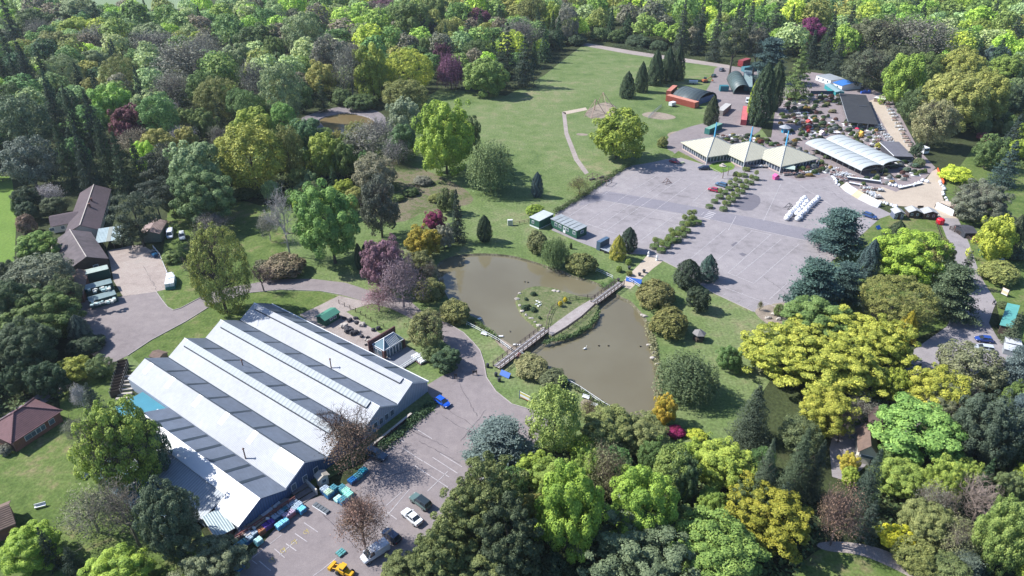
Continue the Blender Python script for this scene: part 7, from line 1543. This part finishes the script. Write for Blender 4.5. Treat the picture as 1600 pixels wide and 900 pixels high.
# summerhouses
for (x, y, wpx, lb, mw) in ((1404,343,14,'grey painted summerhouse, leftmost of three',mat('slate_blue_boards', (.12,.14,.2), .7, .2)),(1428,341,17,'brown summerhouse with a bench, middle of three',M_TIMBERD),(1453,343,20,'largest brown summerhouse, rightmost of three',M_TIMBERD)):
    P = at(x, y); s = scale_at(P); w_ = wpx/s; gable('summerhouse', (P+Vector((0,1.6,0)), math.radians(-4), w_, 3.2), lb, mw, mat('pale_grey_shingle', (.36,.37,.38), .8, .2), 2.2, 3.1, .35, 'y', 'summerhouse', [('F',-.9,.7,.9,1.8),('F',.9,.7,.9,1.8)], ('F', 0))
rb = thing('red_bin', at(1468,350), 0, 'bright red bin at the corner of the largest summerhouse', 'bin'); k = MB(); k.lathe([(1.0,0),(1.25,.3),(1.25,1.6),(1.0,1.9),(.5,2.1)], 12); k.build('drum', mat('bright_red', (.6,.01,.03), .4), rb)
st = thing('market_stall', at(1482,330), math.radians(-70), 'stall of stacked goods with white ends at the head of the east lane', 'stall'); B('counter', M_TIMBERD, st, (-4,4,-2,2,0,1.2)); B('roof', mat('stall_cream', (.5,.42,.34), .7), st, (-3,1,-1.6,1.6,2.3,2.5)); B('roof', M_TILEB, st, (1.1,4,-1.7,1.7,2.4,2.6)); B('banner', M_TRIM, st, (-3.5,3.5,-2.2,-2.05,0,2.2)); k = MB(); [k.rbox(x,y,.12,.12,0,2.3) for x in (-3,1,3.9) for y in (-1.5,1.5)]; k.build('post', M_METAL, st)
bench = thing('bench', at(1438,326), -.05, 'dark garden bench alone on the sandy sales yard', 'bench'); B('seat', M_TIMBERD, bench, (-1,1,-.25,.25,.42,.5)); B('backrest', M_TIMBERD, bench, (-1,1,.2,.28,.52,1.0)); [B('leg', M_TIMBERD, bench, (x-.05,x+.05,-.22,.22,0,.42)) for x in (-.9,.9)]
# animal pens beside the lane
c, a, w_, d = rect((1520,388),(1534,386),(1516,351),.8); pn = thing('animal_pen', c, a, 'brown fenced animal pens with red roofed hutches along the lane', 'pen'); k = MB(); rail(k, [Vector((x,y,0)) for x, y in ((-w_/2,-d/2),(w_/2,-d/2),(w_/2,d/2),(-w_/2,d/2),(-w_/2,-d/2))], 1.2, .07, (.33,.66), 2.0); k.build('rail', M_TIMBERD, pn); B('trough', M_TIMBER, pn, (-.9,.9,-1.2,-.3,0,.5))
for i in range(6): hu = B('hutch', mat('hutch_red', (.33,.06,.045), .7), pn, (w_/2-1.6,w_/2-.2,-d/2+1.2+i*2.2,-d/2+2.6+i*2.2,0,1.1))
gable('black_shelter', rect((1503,362),(1520,362),(1518,350),2.4), 'black timber shelter at the top of the animal pens', M_DARK, mat('black_felt', (.05,.05,.06), .8, .3), 2.0, 2.8, .3, 'x', 'shed')
B_ = thing('picnic_table', at(1558,408), .1, 'pale picnic table on the east lawn beside the teal hut', 'table'); B('top', M_TRIM, B_, (-1.8,1.8,-.5,.5,.7,.8)); [B('bench', M_TRIM, B_, (-1.8,1.8,s*.95-.15,s*.95+.15,.4,.47)) for s in (-1, 1)]; [B('leg', M_TIMBER, B_, (x-.06,x+.06,-.9,.9,.0,.66)) for x in (-1.3,1.3)]
def sign(P, rz, w_, h, z0, cols, label, board=None, posts=M_TIMBERD, name='information_sign'):
    root = thing(name, P, rz, label, 'sign'); [B('post', posts, root, (x-.07,x+.07,-.07,.07,0,z0+h+.1)) for x in (-w_/2,w_/2)]; b_ = B('board', cols[0], root, (-w_/2+.08,w_/2-.08,-.04,.04,z0,z0+h)); 
    if len(cols) > 1: B('band', cols[1], b_, (-w_/2+.1,w_/2-.1,-.055,-.042,z0+h*.62,z0+h*.95)); B('band', cols[2], b_, (-w_/2+.1,w_/2-.1,-.055,-.042,z0+.02,z0+h*.18))
    return root
sign(at(821,627), math.radians(-38), 3.2, 1.5, .5, (M_TRIM, mat('sign_yellow', (.55,.48,.12), .6), mat('sign_orange', (.5,.25,.1), .6)), 'wide yellow and white notice board with blue posts at the drive edge', posts=mat('sign_blue', (.02,.06,.18), .5))
sign(at(1568,462), math.radians(-62), 1.8, 1.9, .3, (mat('sign_peach', (.72,.55,.38), .6), M_TRIM, M_TRIM), 'leaning cream and peach sign board on the east lawn')
sign(at(1552,475), .5, .9, .7, .4, (M_DARK, M_TRIM, M_TRIM), 'small dark sign beside the east lane')
sign(at(742,586), .2, .9, .6, .7, (M_DARK,), 'small dark sign post at the island drive corner'); sign(at(712,592), .2, .5, .5, .9, (M_DARK,), 'small dark post box sign on the tarmac')
# blue canvas, barrels and boats near the bridge
for q, rz, lb, s_ in (((789,588),-.6,'bright blue tarpaulin board leaning by the lower bridge end',1.3),((990,441),-.4,'bright blue board lying by the upper bridge end',2.2),((1372,358),.5,'bright blue cart on the kiosk grass',.9)):
    tp = thing('blue_tarpaulin', at(*q), rz, lb, 'tarpaulin'); k = MB(); k.slab([(-s_,-.4,.2),(s_,-.4,.2),(s_,.5,1.1),(-s_,.5,1.1)], .1); k.build('sheet', mat('bright_blue_canvas', (.01,.10,.42), .5), tp); B('frame', M_DARK, tp, (-s_,-s_+.08,.3,.4,0,.9),(s_-.08,s_,.3,.4,0,.9))
for q, lb in (((762,574),'dark bin at the foot of the bridge on the drive side'),((775,588),'dark bollard beside the blue tarpaulin'),((780,596),'small dark bollard on the lawn by the notice board')):
    o = MB().lathe([(.35,0),(.4,.9),(.3,1.1)], 10).build('litter_bin', M_DARK); o.location = at(*q); meta(o, lb, 'bin')
# island details
ir = random.Random(2)
for i, (px, py) in enumerate(((833,461),(822,469),(820,483),(834,486),(826,479),(843,498))):
    o = bpy.data.objects.new('island_shrub', CR_['shrub'][i % 2]); COL.objects.link(o); P = at(px, py); r_ = (.9,.6,1.1,1.0,.5,.5)[i]; o.location = (P.x, P.y, .3); o.scale = (r_,r_,r_*.8); o.color = (.03,.05,.025,1); meta(o, ('dark shrub at the top of the island turf','tiny dark shrub near the island shore','dark shrub at the left point of the island','dark round shrub left of centre on the island','little dark tuft on the island beside the swans','little dark tuft on the stony island shore')[i], 'shrub')
for i, (px, py) in enumerate(((875,479),(883,473))):
    o = bpy.data.objects.new('yellow_shrub', CR_['shrub'][i]); COL.objects.link(o); P = at(px, py); o.location = (P.x, P.y, .9); o.scale = (.7,.7,.8); o.color = (.26,.22,.02,1); meta(o, ('yellow flowering shrub left of its twin inside the island fence','yellow flowering shrub right of its twin inside the island fence')[i], 'shrub')
def swan(P, rz, label, sc=1.0, z=.13, group=None):
    root = thing('swan', (P.x, P.y, z), rz, label, 'swan', group); r_ = random.Random(1); k = MB(); k.blob(0,0,.25,.5,.27,.25,r_,10,6,.03); k.tube((.38,0,.3),(.52,0,.62),.08,.06,6); k.tube((.52,0,.62),(.60,0,.85),.06,.05,6); k.blob(.66,0,.88,.12,.07,.07,r_,6,4,.03); k.tube((-.4,0,.3),(-.68,0,.36),.13,.03,5)
    k.build('body', mat('white_feathers', (.8,.8,.78), .7, .05), root, smooth=True); k = MB(); k.tube((.74,0,.87),(.88,0,.84),.035,.015,5); k.build('beak', mat('orange_beak', (.6,.2,.03), .5), root); root.scale = (sc,)*3
for i, (px, py) in enumerate(((839,472),(843,474),(838,477),(844,478),(841,480))): swan(at(px, py), ir.uniform(0,6), 'white swan resting in the little flock on the island', .75, .12, 'swans resting on the island')
swan(at(914,543), .6, 'single white swan swimming on the east pond', .9, -.5)
def duck(P, rz, label, z=-.5, group=None):
    root = thing('duck', (P.x, P.y, z), rz, label, 'duck', group); r_ = random.Random(1); k = MB(); k.blob(0,0,.12,.28,.15,.13,r_,8,5,.03); k.blob(.24,0,.3,.1,.07,.08,r_,6,4,.03); k.tube((.2,0,.15),(.24,0,.28),.05,.05,5); k.build('body', mat('brown_feathers', (.06,.05,.045), .8, .3), root, smooth=True); B('beak', mat('duck_beak', (.4,.3,.05), .5), root, (.32,.42,-.03,.03,.26,.3))
for (px, py, lb) in ((820,438,'dark duck left of its mate on the upper pond'),(825,439,'dark duck right of its mate on the upper pond'),(797,516,'dark duck near the west bank of the pond'),(936,538,'dark duck on the east pond left of the far one'),(951,538,'dark duck on the middle of the east pond'),(1001,539,'dark duck towards the east bank of the pond')): duck(at(px, py), ir.uniform(0,6), lb)
# stones on the island shore and rocks on the bank
for gname, pts, lb in (('shore_stone', [(812,478),(816,487),(822,493),(830,498),(836,504),(842,509),(848,514),(808,468),(812,459),(866,455),(872,456)], 'pale stones edging the island shore'), ('bank_rock', [(1004,493),(1008,495),(1014,540),(1022,552),(1026,570),(1020,560)], 'pale rocks on the east bank of the pond')):
    for i, (px, py) in enumerate(pts):
        k = MB(); k.blob(0,0,.15,ir.uniform(.4,.8),ir.uniform(.3,.6),ir.uniform(.25,.4),ir,8,5,.22); o = k.build(gname, M_STONE); P = at(px, py); o.location = (P.x, P.y, 0); meta(o, lb, 'stone', lb)
lf = thing('lifebuoy', at(811,560), .7, 'pink and white lifebuoy on a stand beside the lower bridge end', 'lifebuoy'); k = MB()
for i in range(12): t0, t1 = 2*math.pi*i/12, 2*math.pi*(i+1)/12; k.tube((.45*math.cos(t0),0,1.1+.45*math.sin(t0)),(.45*math.cos(t1),0,1.1+.45*math.sin(t1)),.11,.11,6)
k.build('ring', mat('lifebuoy_pink', (.55,.22,.2), .6), lf); B('stand', M_TIMBERD, lf, (-.06,.06,.1,.2,0,1.2))
for q, rz, lb in (((745,498),.6,'white plank floating at the west bank'),((778,524),.1,'white punt pulled up on the west bank'),((810,537),0,'white duck ramp under the lower bridge')):
    bt = thing('punt', at(*q), rz, lb, 'boat'); bt.location.z = -.45; B('hull', M_TRIM, bt, (-1.3,1.3,-.25,.25,0,.25)); B('seat', M_TIMBER, bt, (-.15,.15,-.22,.22,.25,.3))
for q, lb in (((756,524),'white bench end by the west railing'),((915,623),'white curved garden seat below the lower bank railing'),((928,636),'white rectangular garden seat below the lower bank railing')):
    b_ = thing('garden_bench', at(*q), -.5, lb, 'seat'); B('seat', M_TRIM, b_, (-.8,.8,-.25,.25,.4,.48)); B('backrest', M_TRIM, b_, (-.8,.8,.22,.3,.45,.95)); [B('leg', M_TRIM, b_, (x-.05,x+.05,-.2,.2,0,.4)) for x in (-.7,.7)]
gz = thing('garden_kiosk', at(1091,531), 0, 'small hexagonal gazebo with a grey pointed roof on the east pond lawn', 'gazebo'); k = MB(); k.lathe([(1.7,2.0),(1.75,2.06),(.1,3.1),(.02,3.4)], 6); k.build('roof', mat('grey_shingle', (.20,.19,.19), .85, .3), gz); k = MB(); [k.rbox(1.35*math.cos(i*math.pi/3),1.35*math.sin(i*math.pi/3),.12,.12,0,2.0) for i in range(6)]; k.build('post', M_TIMBERD, gz); k = MB(); k.lathe([(1.3,0),(1.3,.9)], 6); k.build('panel', M_TIMBERD, gz)
yt = thing('garden_gazebo', at(1225,207), .3, 'grey canvas gazebo with a blue hanging inside behind the pyramid roofs', 'gazebo'); k = MB(); k.lathe([(2.6,2.3),(2.65,2.4),(.1,3.6)], 8); k.build('canopy', mat('grey_canvas', (.30,.32,.35), .8, .1), yt); k = MB(); [k.rbox(2.3*math.cos(i*math.pi/4),2.3*math.sin(i*math.pi/4),.1,.1,0,2.3) for i in range(8)]; k.build('post', M_METAL, yt); B('display', mat('cyan_blue', (.03,.3,.5), .6), yt, (-1,1,-.7,.7,0,1.8))
# white stone figures and urns beside the bridge path
for q, lb in (((1013,401),'tall white stone figure beside the clipped hedge row'),((1026,407),'white stone figure at the corner of the car park')):
    o = MB().lathe([(.4,0),(.4,.4),(.22,.5),(.3,.9),(.36,1.3),(.2,1.5),(.22,1.65),(.12,1.85)], 10).build('stone_statue', mat('white_statue', (.72,.72,.72), .6, .1)); o.location = at(*q); meta(o, lb, 'statue')
for q, lb in (((1006,426),'dark urn with a thin plant, upper of the pair by the bridge path'),((999,431),'dark urn, lower of the pair by the bridge path'),((983,421),'dark pot under the bright green sapling'),((966,440),'dark planter trough at the upper bridge end')):
    o = MB().lathe([(.35,0),(.25,.2),(.45,.6),(.5,.9),(.42,.92)], 10).build('planter_urn', M_DARK); o.location = at(*q); meta(o, lb, 'urn')
wb = thing('white_cabinet', at(797,352), .1, 'white upright cabinet on the lawn left of the annexe', 'cabinet'); B('case', M_TRIM, wb, (-.8,.8,-.4,.4,0,2.0)); B('door', M_METAL, wb, (-.7,.7,-.43,-.41,.1,1.9))
vp = thing('picnic_bench', at(392,733), .5, 'x', 'bench') if False else None
for q, rz, lb in (((64,793),.4,'small white bench on the cottage lawn'),((136,745),1.4,'grey garden bench at the left of the fresh green tree')):
    b_ = thing('bench', at(*q), rz, lb, 'bench'); B('seat', M_TRIM if q[0] < 100 else M_METAL, b_, (-.9,.9,-.25,.25,.4,.48)); B('backrest', M_TRIM if q[0] < 100 else M_METAL, b_, (-.9,.9,.2,.28,.48,.95)); [B('leg', M_METAL, b_, (x-.05,x+.05,-.2,.2,0,.4)) for x in (-.8,.8)]
for q, rz, lb in (((1578,552),-.5,'grey flat topped bin store beside the silver estate'),((1580,541),-.4,'smaller grey store behind the flat topped one')):
    b_ = thing('bin_store', at(*q), rz, lb, 'bin store'); B('body', M_FELT, b_, (-1.6,1.6,-1.2,1.2,0,1.5)); k = MB(); k.slab([(-1.7,-1.3,1.55),(1.7,-1.3,1.55),(1.7,1.3,1.75),(-1.7,1.3,1.75)], .08); k.build('lid', mat('pale_lid', (.5,.52,.55), .6), b_)
# ---------- nursery stock: benches of plants, each bed a thing of its own
NB = [(1112,228,8,(.10,.09,.05)),(1130,224,7,(.16,.10,.10)),(1148,222,8,(.12,.12,.12)),(1168,226,8,(.07,.10,.04)),(1188,224,7,(.12,.05,.04)),(1205,228,6,(.07,.12,.04)),(1240,228,6,(.08,.08,.06)),(1250,212,5,(.05,.08,.04)),(1262,208,4,(.30,.05,.04)),(1258,186,6,(.08,.10,.05)),(1270,172,6,(.06,.08,.04)),(1292,165,7,(.12,.13,.05)),(1300,176,8,(.16,.15,.09)),(1308,158,5,(.10,.11,.05)),(1285,195,8,(.05,.08,.045)),(1305,200,8,(.05,.07,.05)),(1325,205,8,(.06,.09,.06)),(1290,207,6,(.12,.08,.07)),(1345,207,6,(.05,.08,.05)),(1345,215,5,(.35,.25,.06)),(1330,222,7,(.15,.07,.06)),
      (1395,262,9,(.08,.10,.07)),(1415,268,10,(.10,.13,.09)),(1430,262,8,(.07,.11,.07)),(1380,270,8,(.06,.09,.04)),(1215,252,7,(.07,.10,.04)),(1235,262,9,(.08,.12,.035)),(1252,266,9,(.09,.13,.04)),(1268,260,8,(.07,.11,.04)),(1282,256,8,(.11,.14,.05)),(1290,248,6,(.06,.09,.04)),(1228,220,6,(.09,.09,.06)),(1276,240,6,(.08,.1,.05)),(1150,275,7,(.10,.13,.04)),(1168,268,5,(.13,.15,.05))]
nw = ['olive','rosy','greyish','green','rust red','bright green','brownish','deep green']
for i, (px, py, wpx, col) in enumerate(NB):
    P = at(px, py); s = scale_at(P); r_ = wpx/s*.62; zone = 'behind the pyramid roofs' if px < 1215 and py < 240 else ('beside the shade house' if py < 190 else ('below the planted tunnels in the sales yard' if px > 1370 else ('against the rightmost pyramid roof' if py > 235 and px > 1200 else 'between the tunnels and the shade house')))
    root = thing('plant_bed', (P.x, P.y, .05), trng.uniform(-.3,.3), f'bed of {("reddish" if col[0] > col[1]*1.2 else "green" if col[1] > col[0]*1.3 else "olive")} nursery plants {zone}', 'plant bed', f'{("reddish" if col[0] > col[1]*1.2 else "green" if col[1] > col[0]*1.3 else "olive")} plant beds {zone}')
    o = bpy.data.objects.new('plants', CR_['shrub'][i % 2]); COL.objects.link(o); o.parent = root; o.scale = (r_*1.3,r_*.8,1.0); o.location = (0,0,.7); o.color = (*col, 1); B('edging', M_TIMBERD, root, (-r_*1.2,r_*1.2,-r_*.8,r_*.8,0,.25))
# crowded rows of container plants
BLD = [(o.location.x, o.location.y, max(math.hypot(c.dimensions.x, c.dimensions.y)*.42 for c in o.children if c.type == 'MESH')) for o in bpy.data.objects if o.type == 'EMPTY' and o.children and o.get('category') in ('building','canopy','shade house','cabin','kiosk','container','shed','barn')]
PZ = [([(1215,200),(1232,150),(1262,150),(1310,150),(1322,190),(1366,198),(1380,225),(1370,235),(1320,215),(1300,212),(1262,225),(1215,215)],130,'in the crowded middle of the nursery'),([(1085,212),(1155,210),(1250,224),(1262,240),(1240,236),(1150,232),(1090,226)],34,'in the strip behind the pyramid roofs'),([(1376,258),(1440,250),(1448,270),(1400,290),(1345,290)],26,'in the planted bed above the sales yard'),([(1205,258),(1262,240),(1300,262),(1290,274),(1250,278)],22,'in the fenced corner below the rightmost pyramid roof')]
prg = random.Random(31); done = [(at(a_, b_).x, at(a_, b_).y) for a_, b_, _, _ in NB]
PCOL = [(.05,.085,.03,'green'),(.08,.11,.035,'bright green'),(.04,.06,.035,'dark green'),(.13,.14,.08,'pale'),(.035,.055,.03,'deep green'),(.10,.055,.045,'reddish'),(.09,.09,.05,'olive'),(.16,.17,.16,'silvery'),(.22,.16,.05,'yellow')]
for poly, n, zn in PZ:
    GP = [tuple(at(*p).xy) for p in poly]; xs = [g[0] for g in GP]; ys = [g[1] for g in GP]; m = 0
    for _ in range(1500):
        if m >= n: break
        x, y = prg.uniform(min(xs), max(xs)), prg.uniform(min(ys), max(ys))
        if not inside(x, y, GP) or any((x-a_)**2+(y-b_)**2 < 3.9 for a_, b_ in done) or (any((x-a_)**2+(y-b_)**2 < r_*r_*.55 for a_, b_, r_ in BLD)): continue
        done.append((x, y)); m += 1; cc = prg.choice(PCOL); w_ = prg.uniform(1.2, 2.4); root = thing('plant_tray', (x, y, .05), prg.uniform(-.25, .25), f'{cc[3]} container plants {zn}', 'plants', f'{cc[3]} container plants {zn}')
        o = bpy.data.objects.new('plants', CR_['shrub'][m % 2]); COL.objects.link(o); o.parent = root; o.scale = (w_*.75, .7, prg.uniform(.5, 1.3)); o.location = (0, 0, .5); o.color = (*cc[:3], 1)
        B('tray', (M_TIMBERD, M_TRIM, M_STONE)[m % 3], root, (-w_,w_,-.75,.75,0,.2))
# display tables and stock on benches (white pots and trays)
tr2 = random.Random(12)
def table_stock(P, rz, label, group, w_=3.0, cols=((.6,.62,.64),(.5,.45,.42),(.3,.2,.18))):
    root = thing('display_table', (P.x, P.y, .05), rz, label, 'display table', group); B('top', M_METAL, root, (-w_/2,w_/2,-.6,.6,.6,.68)); [B('leg', M_METAL, root, (x-.05,x+.05,-.5,.5,0,.6)) for x in (-w_/2+.1,w_/2-.1)]
    k = MB()
    for i in range(14): k.rbox(tr2.uniform(-w_/2+.2,w_/2-.2), tr2.uniform(-.45,.45), tr2.uniform(.2,.5), tr2.uniform(.2,.4), .68, .68+tr2.uniform(.15,.5), tr2.uniform(0,3))
    k.build('stock', objcol_mat('stock_paint', .6, .5, 5), root, col=tr2.choice(cols))
for (p, q, n, lb) in (((1362,196),(1378,232),9,'right of the shade house'),((1372,196),(1392,226),8,'along the left of the sandy path'),((1368,214),(1372,236),5,'behind the tunnel canopies'),((1384,162),(1424,232),13,'along the trees right of the sandy path'),((1265,196),(1266,226),6,'beside the gazebo path'),((1242,168),(1252,192),5,'under the white trunked fir'),((1340,232),(1362,228),4,'above the far tunnel'),((1262,150),(1300,152),5,'beside the blue fence'),((1120,216),(1160,214),5,'in front of the bright red container'),((1292,262),(1345,284),12,'along the open side of the tunnel canopies'),((1300,272),(1318,284),4,'behind the cream sloping board'),((1352,300),(1376,312),5,'inside the sloping boards'),((1345,294),(1380,300),5,'between the walling displays'),((1225,275),(1275,270),7,'along the fence below the rightmost pyramid roof'),((1158,262),(1196,262),6,'under the middle pyramid eave')):
    A_, B__ = at(*p), at(*q)
    for i in range(n): table_stock(A_+(B__-A_)*(i+.5)/n+Vector((tr2.uniform(-.6,.6), tr2.uniform(-.4,.4), 0)), tr2.uniform(-.2,.2), 'bench of pale pots and goods '+lb, 'benches of goods '+lb, tr2.uniform(2.0,3.4))
for (px, py, col, lb) in ((1263,203,(.5,.04,.03),'red garden swing stand in the nursery'),(1263,194,(.45,.05,.05),'red stack of goods behind the swing stand'),(1345,212,(.65,.38,.06),'orange playhouse beside the shade house'),(1338,206,(.6,.03,.08),'magenta parasol beside the orange playhouse'),(1212,280,(.5,.08,.25),'pink flower stand at the car park edge'),(1442,240,(.7,.72,.75),'white lorry cab at the end of the sandy path'),(1302,209,(.7,.7,.7),'white round table in the nursery left of its twin'),(1309,209,(.7,.7,.7),'white round table in the nursery right of its twin'),(1284,211,(.7,.6,.6),'white pot stand near the tunnel end'),(1066,256,(.45,.5,.28),'green and white motor scooter beside the dark red hatchback')):
    root = thing(('swing_stand','goods_stack','playhouse','parasol','flower_stand','lorry_cab','round_table','round_table','pot_stand','motor_scooter')[[203,194,212,206,280,240,209,209,211,256].index(py) if py != 209 else 6], at(px, py), .3, lb, 'garden goods'); m_ = mat('gd%d%d' % (px, py), col, .6, .15)
    if 'parasol' in lb or 'table' in lb: k = MB(); k.lathe([(1.0,1.5 if 'parasol' in lb else .7),(.95,1.55 if 'parasol' in lb else .78),(.05,2.0 if 'parasol' in lb else .79)], 10); k.build('top', m_, root); k = MB(); k.tube((0,0,0),(0,0,1.5 if 'parasol' in lb else .7),.05,.05,6); k.build('leg', M_METAL, root)
    elif 'lorry' in lb: B('cab', m_, root, (-1.3,1.3,-1.4,1.4,.5,2.8)); B('windscreen', M_CGL, root, (-1.1,1.1,-1.44,-1.41,1.5,2.4)); [B('wheel', M_TYRE, root, (x-.15,x+.15,-.9,-.1,0,.8)) for x in (-1.1,1.1)]
    elif 'scooter' in lb: B('body', m_, root, (-.8,.8,-.25,.25,.3,.8)); [MB().tube((x,-.08,.3),(x,.08,.3),.3,.3,10).build('wheel', M_TYRE, root) for x in (-.7,.7)]
    else: B('body', m_, root, (-1.0,1.0,-.8,.8,0,1.3)); k = MB(); k.slab([(-1.2,-1,1.3),(0,-1,2.1),(0,1,2.1),(-1.2,1,1.3)], .08); k.slab([(0,-1,2.105),(1.2,-1,1.3),(1.2,1,1.3),(0,1,2.105)], .08); k.build('roof', m_, root)
bf = thing('blue_fence', at(1290,148), 0, 'dark blue board fence in front of the cabins', 'fence'); B('boards', mat('dark_blue_boards', (.02,.06,.12), .7, .2, stripes=(0,.3,.3)), bf, (-8,8,-.06,.06,0,2.0)); [B('post', M_TIMBERD, bf, (x-.08,x+.08,.07,.2,0,2.1)) for x in (-7.8,-4,0,4,7.8)]
bp_ = thing('blue_crates', at(1352,146), .1, 'stack of bright blue crates at the top of the shade house', 'crates'); [B('crate', mat('royal_blue', (.03,.1,.45), .5), bp_, (-2.5+i*1.3,-1.4+i*1.3,-.5,.5,0,1.2+(i % 2)*.5)) for i in range(4)]
ws = thing('gate_shed', at(1374,160), -.9, 'small brown and white gate shed at the top of the sandy path', 'shed'); B('wall', M_TIMBER, ws, (-2.5,2.5,-1,1,0,2)); B('roof', M_TRIM, ws, (-2.7,2.7,-1.2,-.9,2.0,2.3),(-2.7,2.7,-.88,1.2,2.0,2.2))
# palms / feature plants in front of the restaurant, fountain on the little lawn
sheet('little_lawn', smooth_loop([(1104,258),(1138,250),(1152,262),(1128,271),(1112,266)], 1), .10, M_BRIGHT)
sheet('little_lawn', [(1050,244),(1060,236),(1098,256),(1104,259),(1063,247)], .10, M_LAWN2)
ft = MB().lathe([(1.3,0),(1.4,.4),(1.2,.42),(.3,.45),(.2,1.0),(.6,1.1),(.1,1.3)], 12).build('stone_fountain', M_STONE); ft.location = at(1129,260); meta(ft, 'round stone fountain on the little lawn below the pavilions', 'fountain')
for q, lb in (((1129,279),'palm on the car park left of its twin'),((1137,274),'palm on the car park right of its twin')):
    root = thing('palm_tree', at(*q), 0, lb, 'palm'); o = MB().tube((0,0,0),(0,0,3.2),.15,.12,7).build('trunk', M_TIMBER, root); k = MB()
    for i in range(14):
        t_ = i*.449; a_ = Vector((0,0,3.2)); b_ = a_+Vector((math.cos(t_)*.9,math.sin(t_)*.9,.35)); c_ = b_+Vector((math.cos(t_)*.6,math.sin(t_)*.6,-.5)); s = Vector((-math.sin(t_),math.cos(t_),0))*.12
        k.add([a_-s*.4,b_-s,b_+s,a_+s*.4],[(0,1,2,3)]); k.add([b_-s,c_-s*.2,c_+s*.2,b_+s],[(0,1,2,3)])
    k.build('fronds', mat('palm_green', (.06,.12,.04), .7), root)
for i, (px, py) in enumerate(((1208,492),(1200,498),(1222,488),(1232,492),(1216,500),(1240,482))):
    k = MB(); k.blob(0,0,.3,.7+.2*(i % 2),.5,.45,ir,8,5,.25); o = k.build('rockery_stone', M_STONE); o.location = at(px, py); meta(o, 'pale stone in the rockery at the car park corner', 'stone', 'stones of the corner rockery')
print('OBJS', len(bpy.data.objects))
# ================================================================ HAZE
hz = MB().box(-1400, 1400, -60, 1900, -2.5, 103).build('haze', bpy.data.materials.new('haze_air')); meta(hz, kind='stuff')
hm = hz.data.materials[0]; hm.use_nodes = True; hn = hm.node_tree.nodes; hn.remove(hn['Principled BSDF']); pv_ = hn.new('ShaderNodeVolumePrincipled')
pv_.inputs['Density'].default_value = 0.00007; pv_.inputs['Color'].default_value = (.80, .90, 1.0, 1); pv_.inputs['Anisotropy'].default_value = 0.2
hm.node_tree.links.new(pv_.outputs[0], hn['Material Output'].inputs['Volume'])
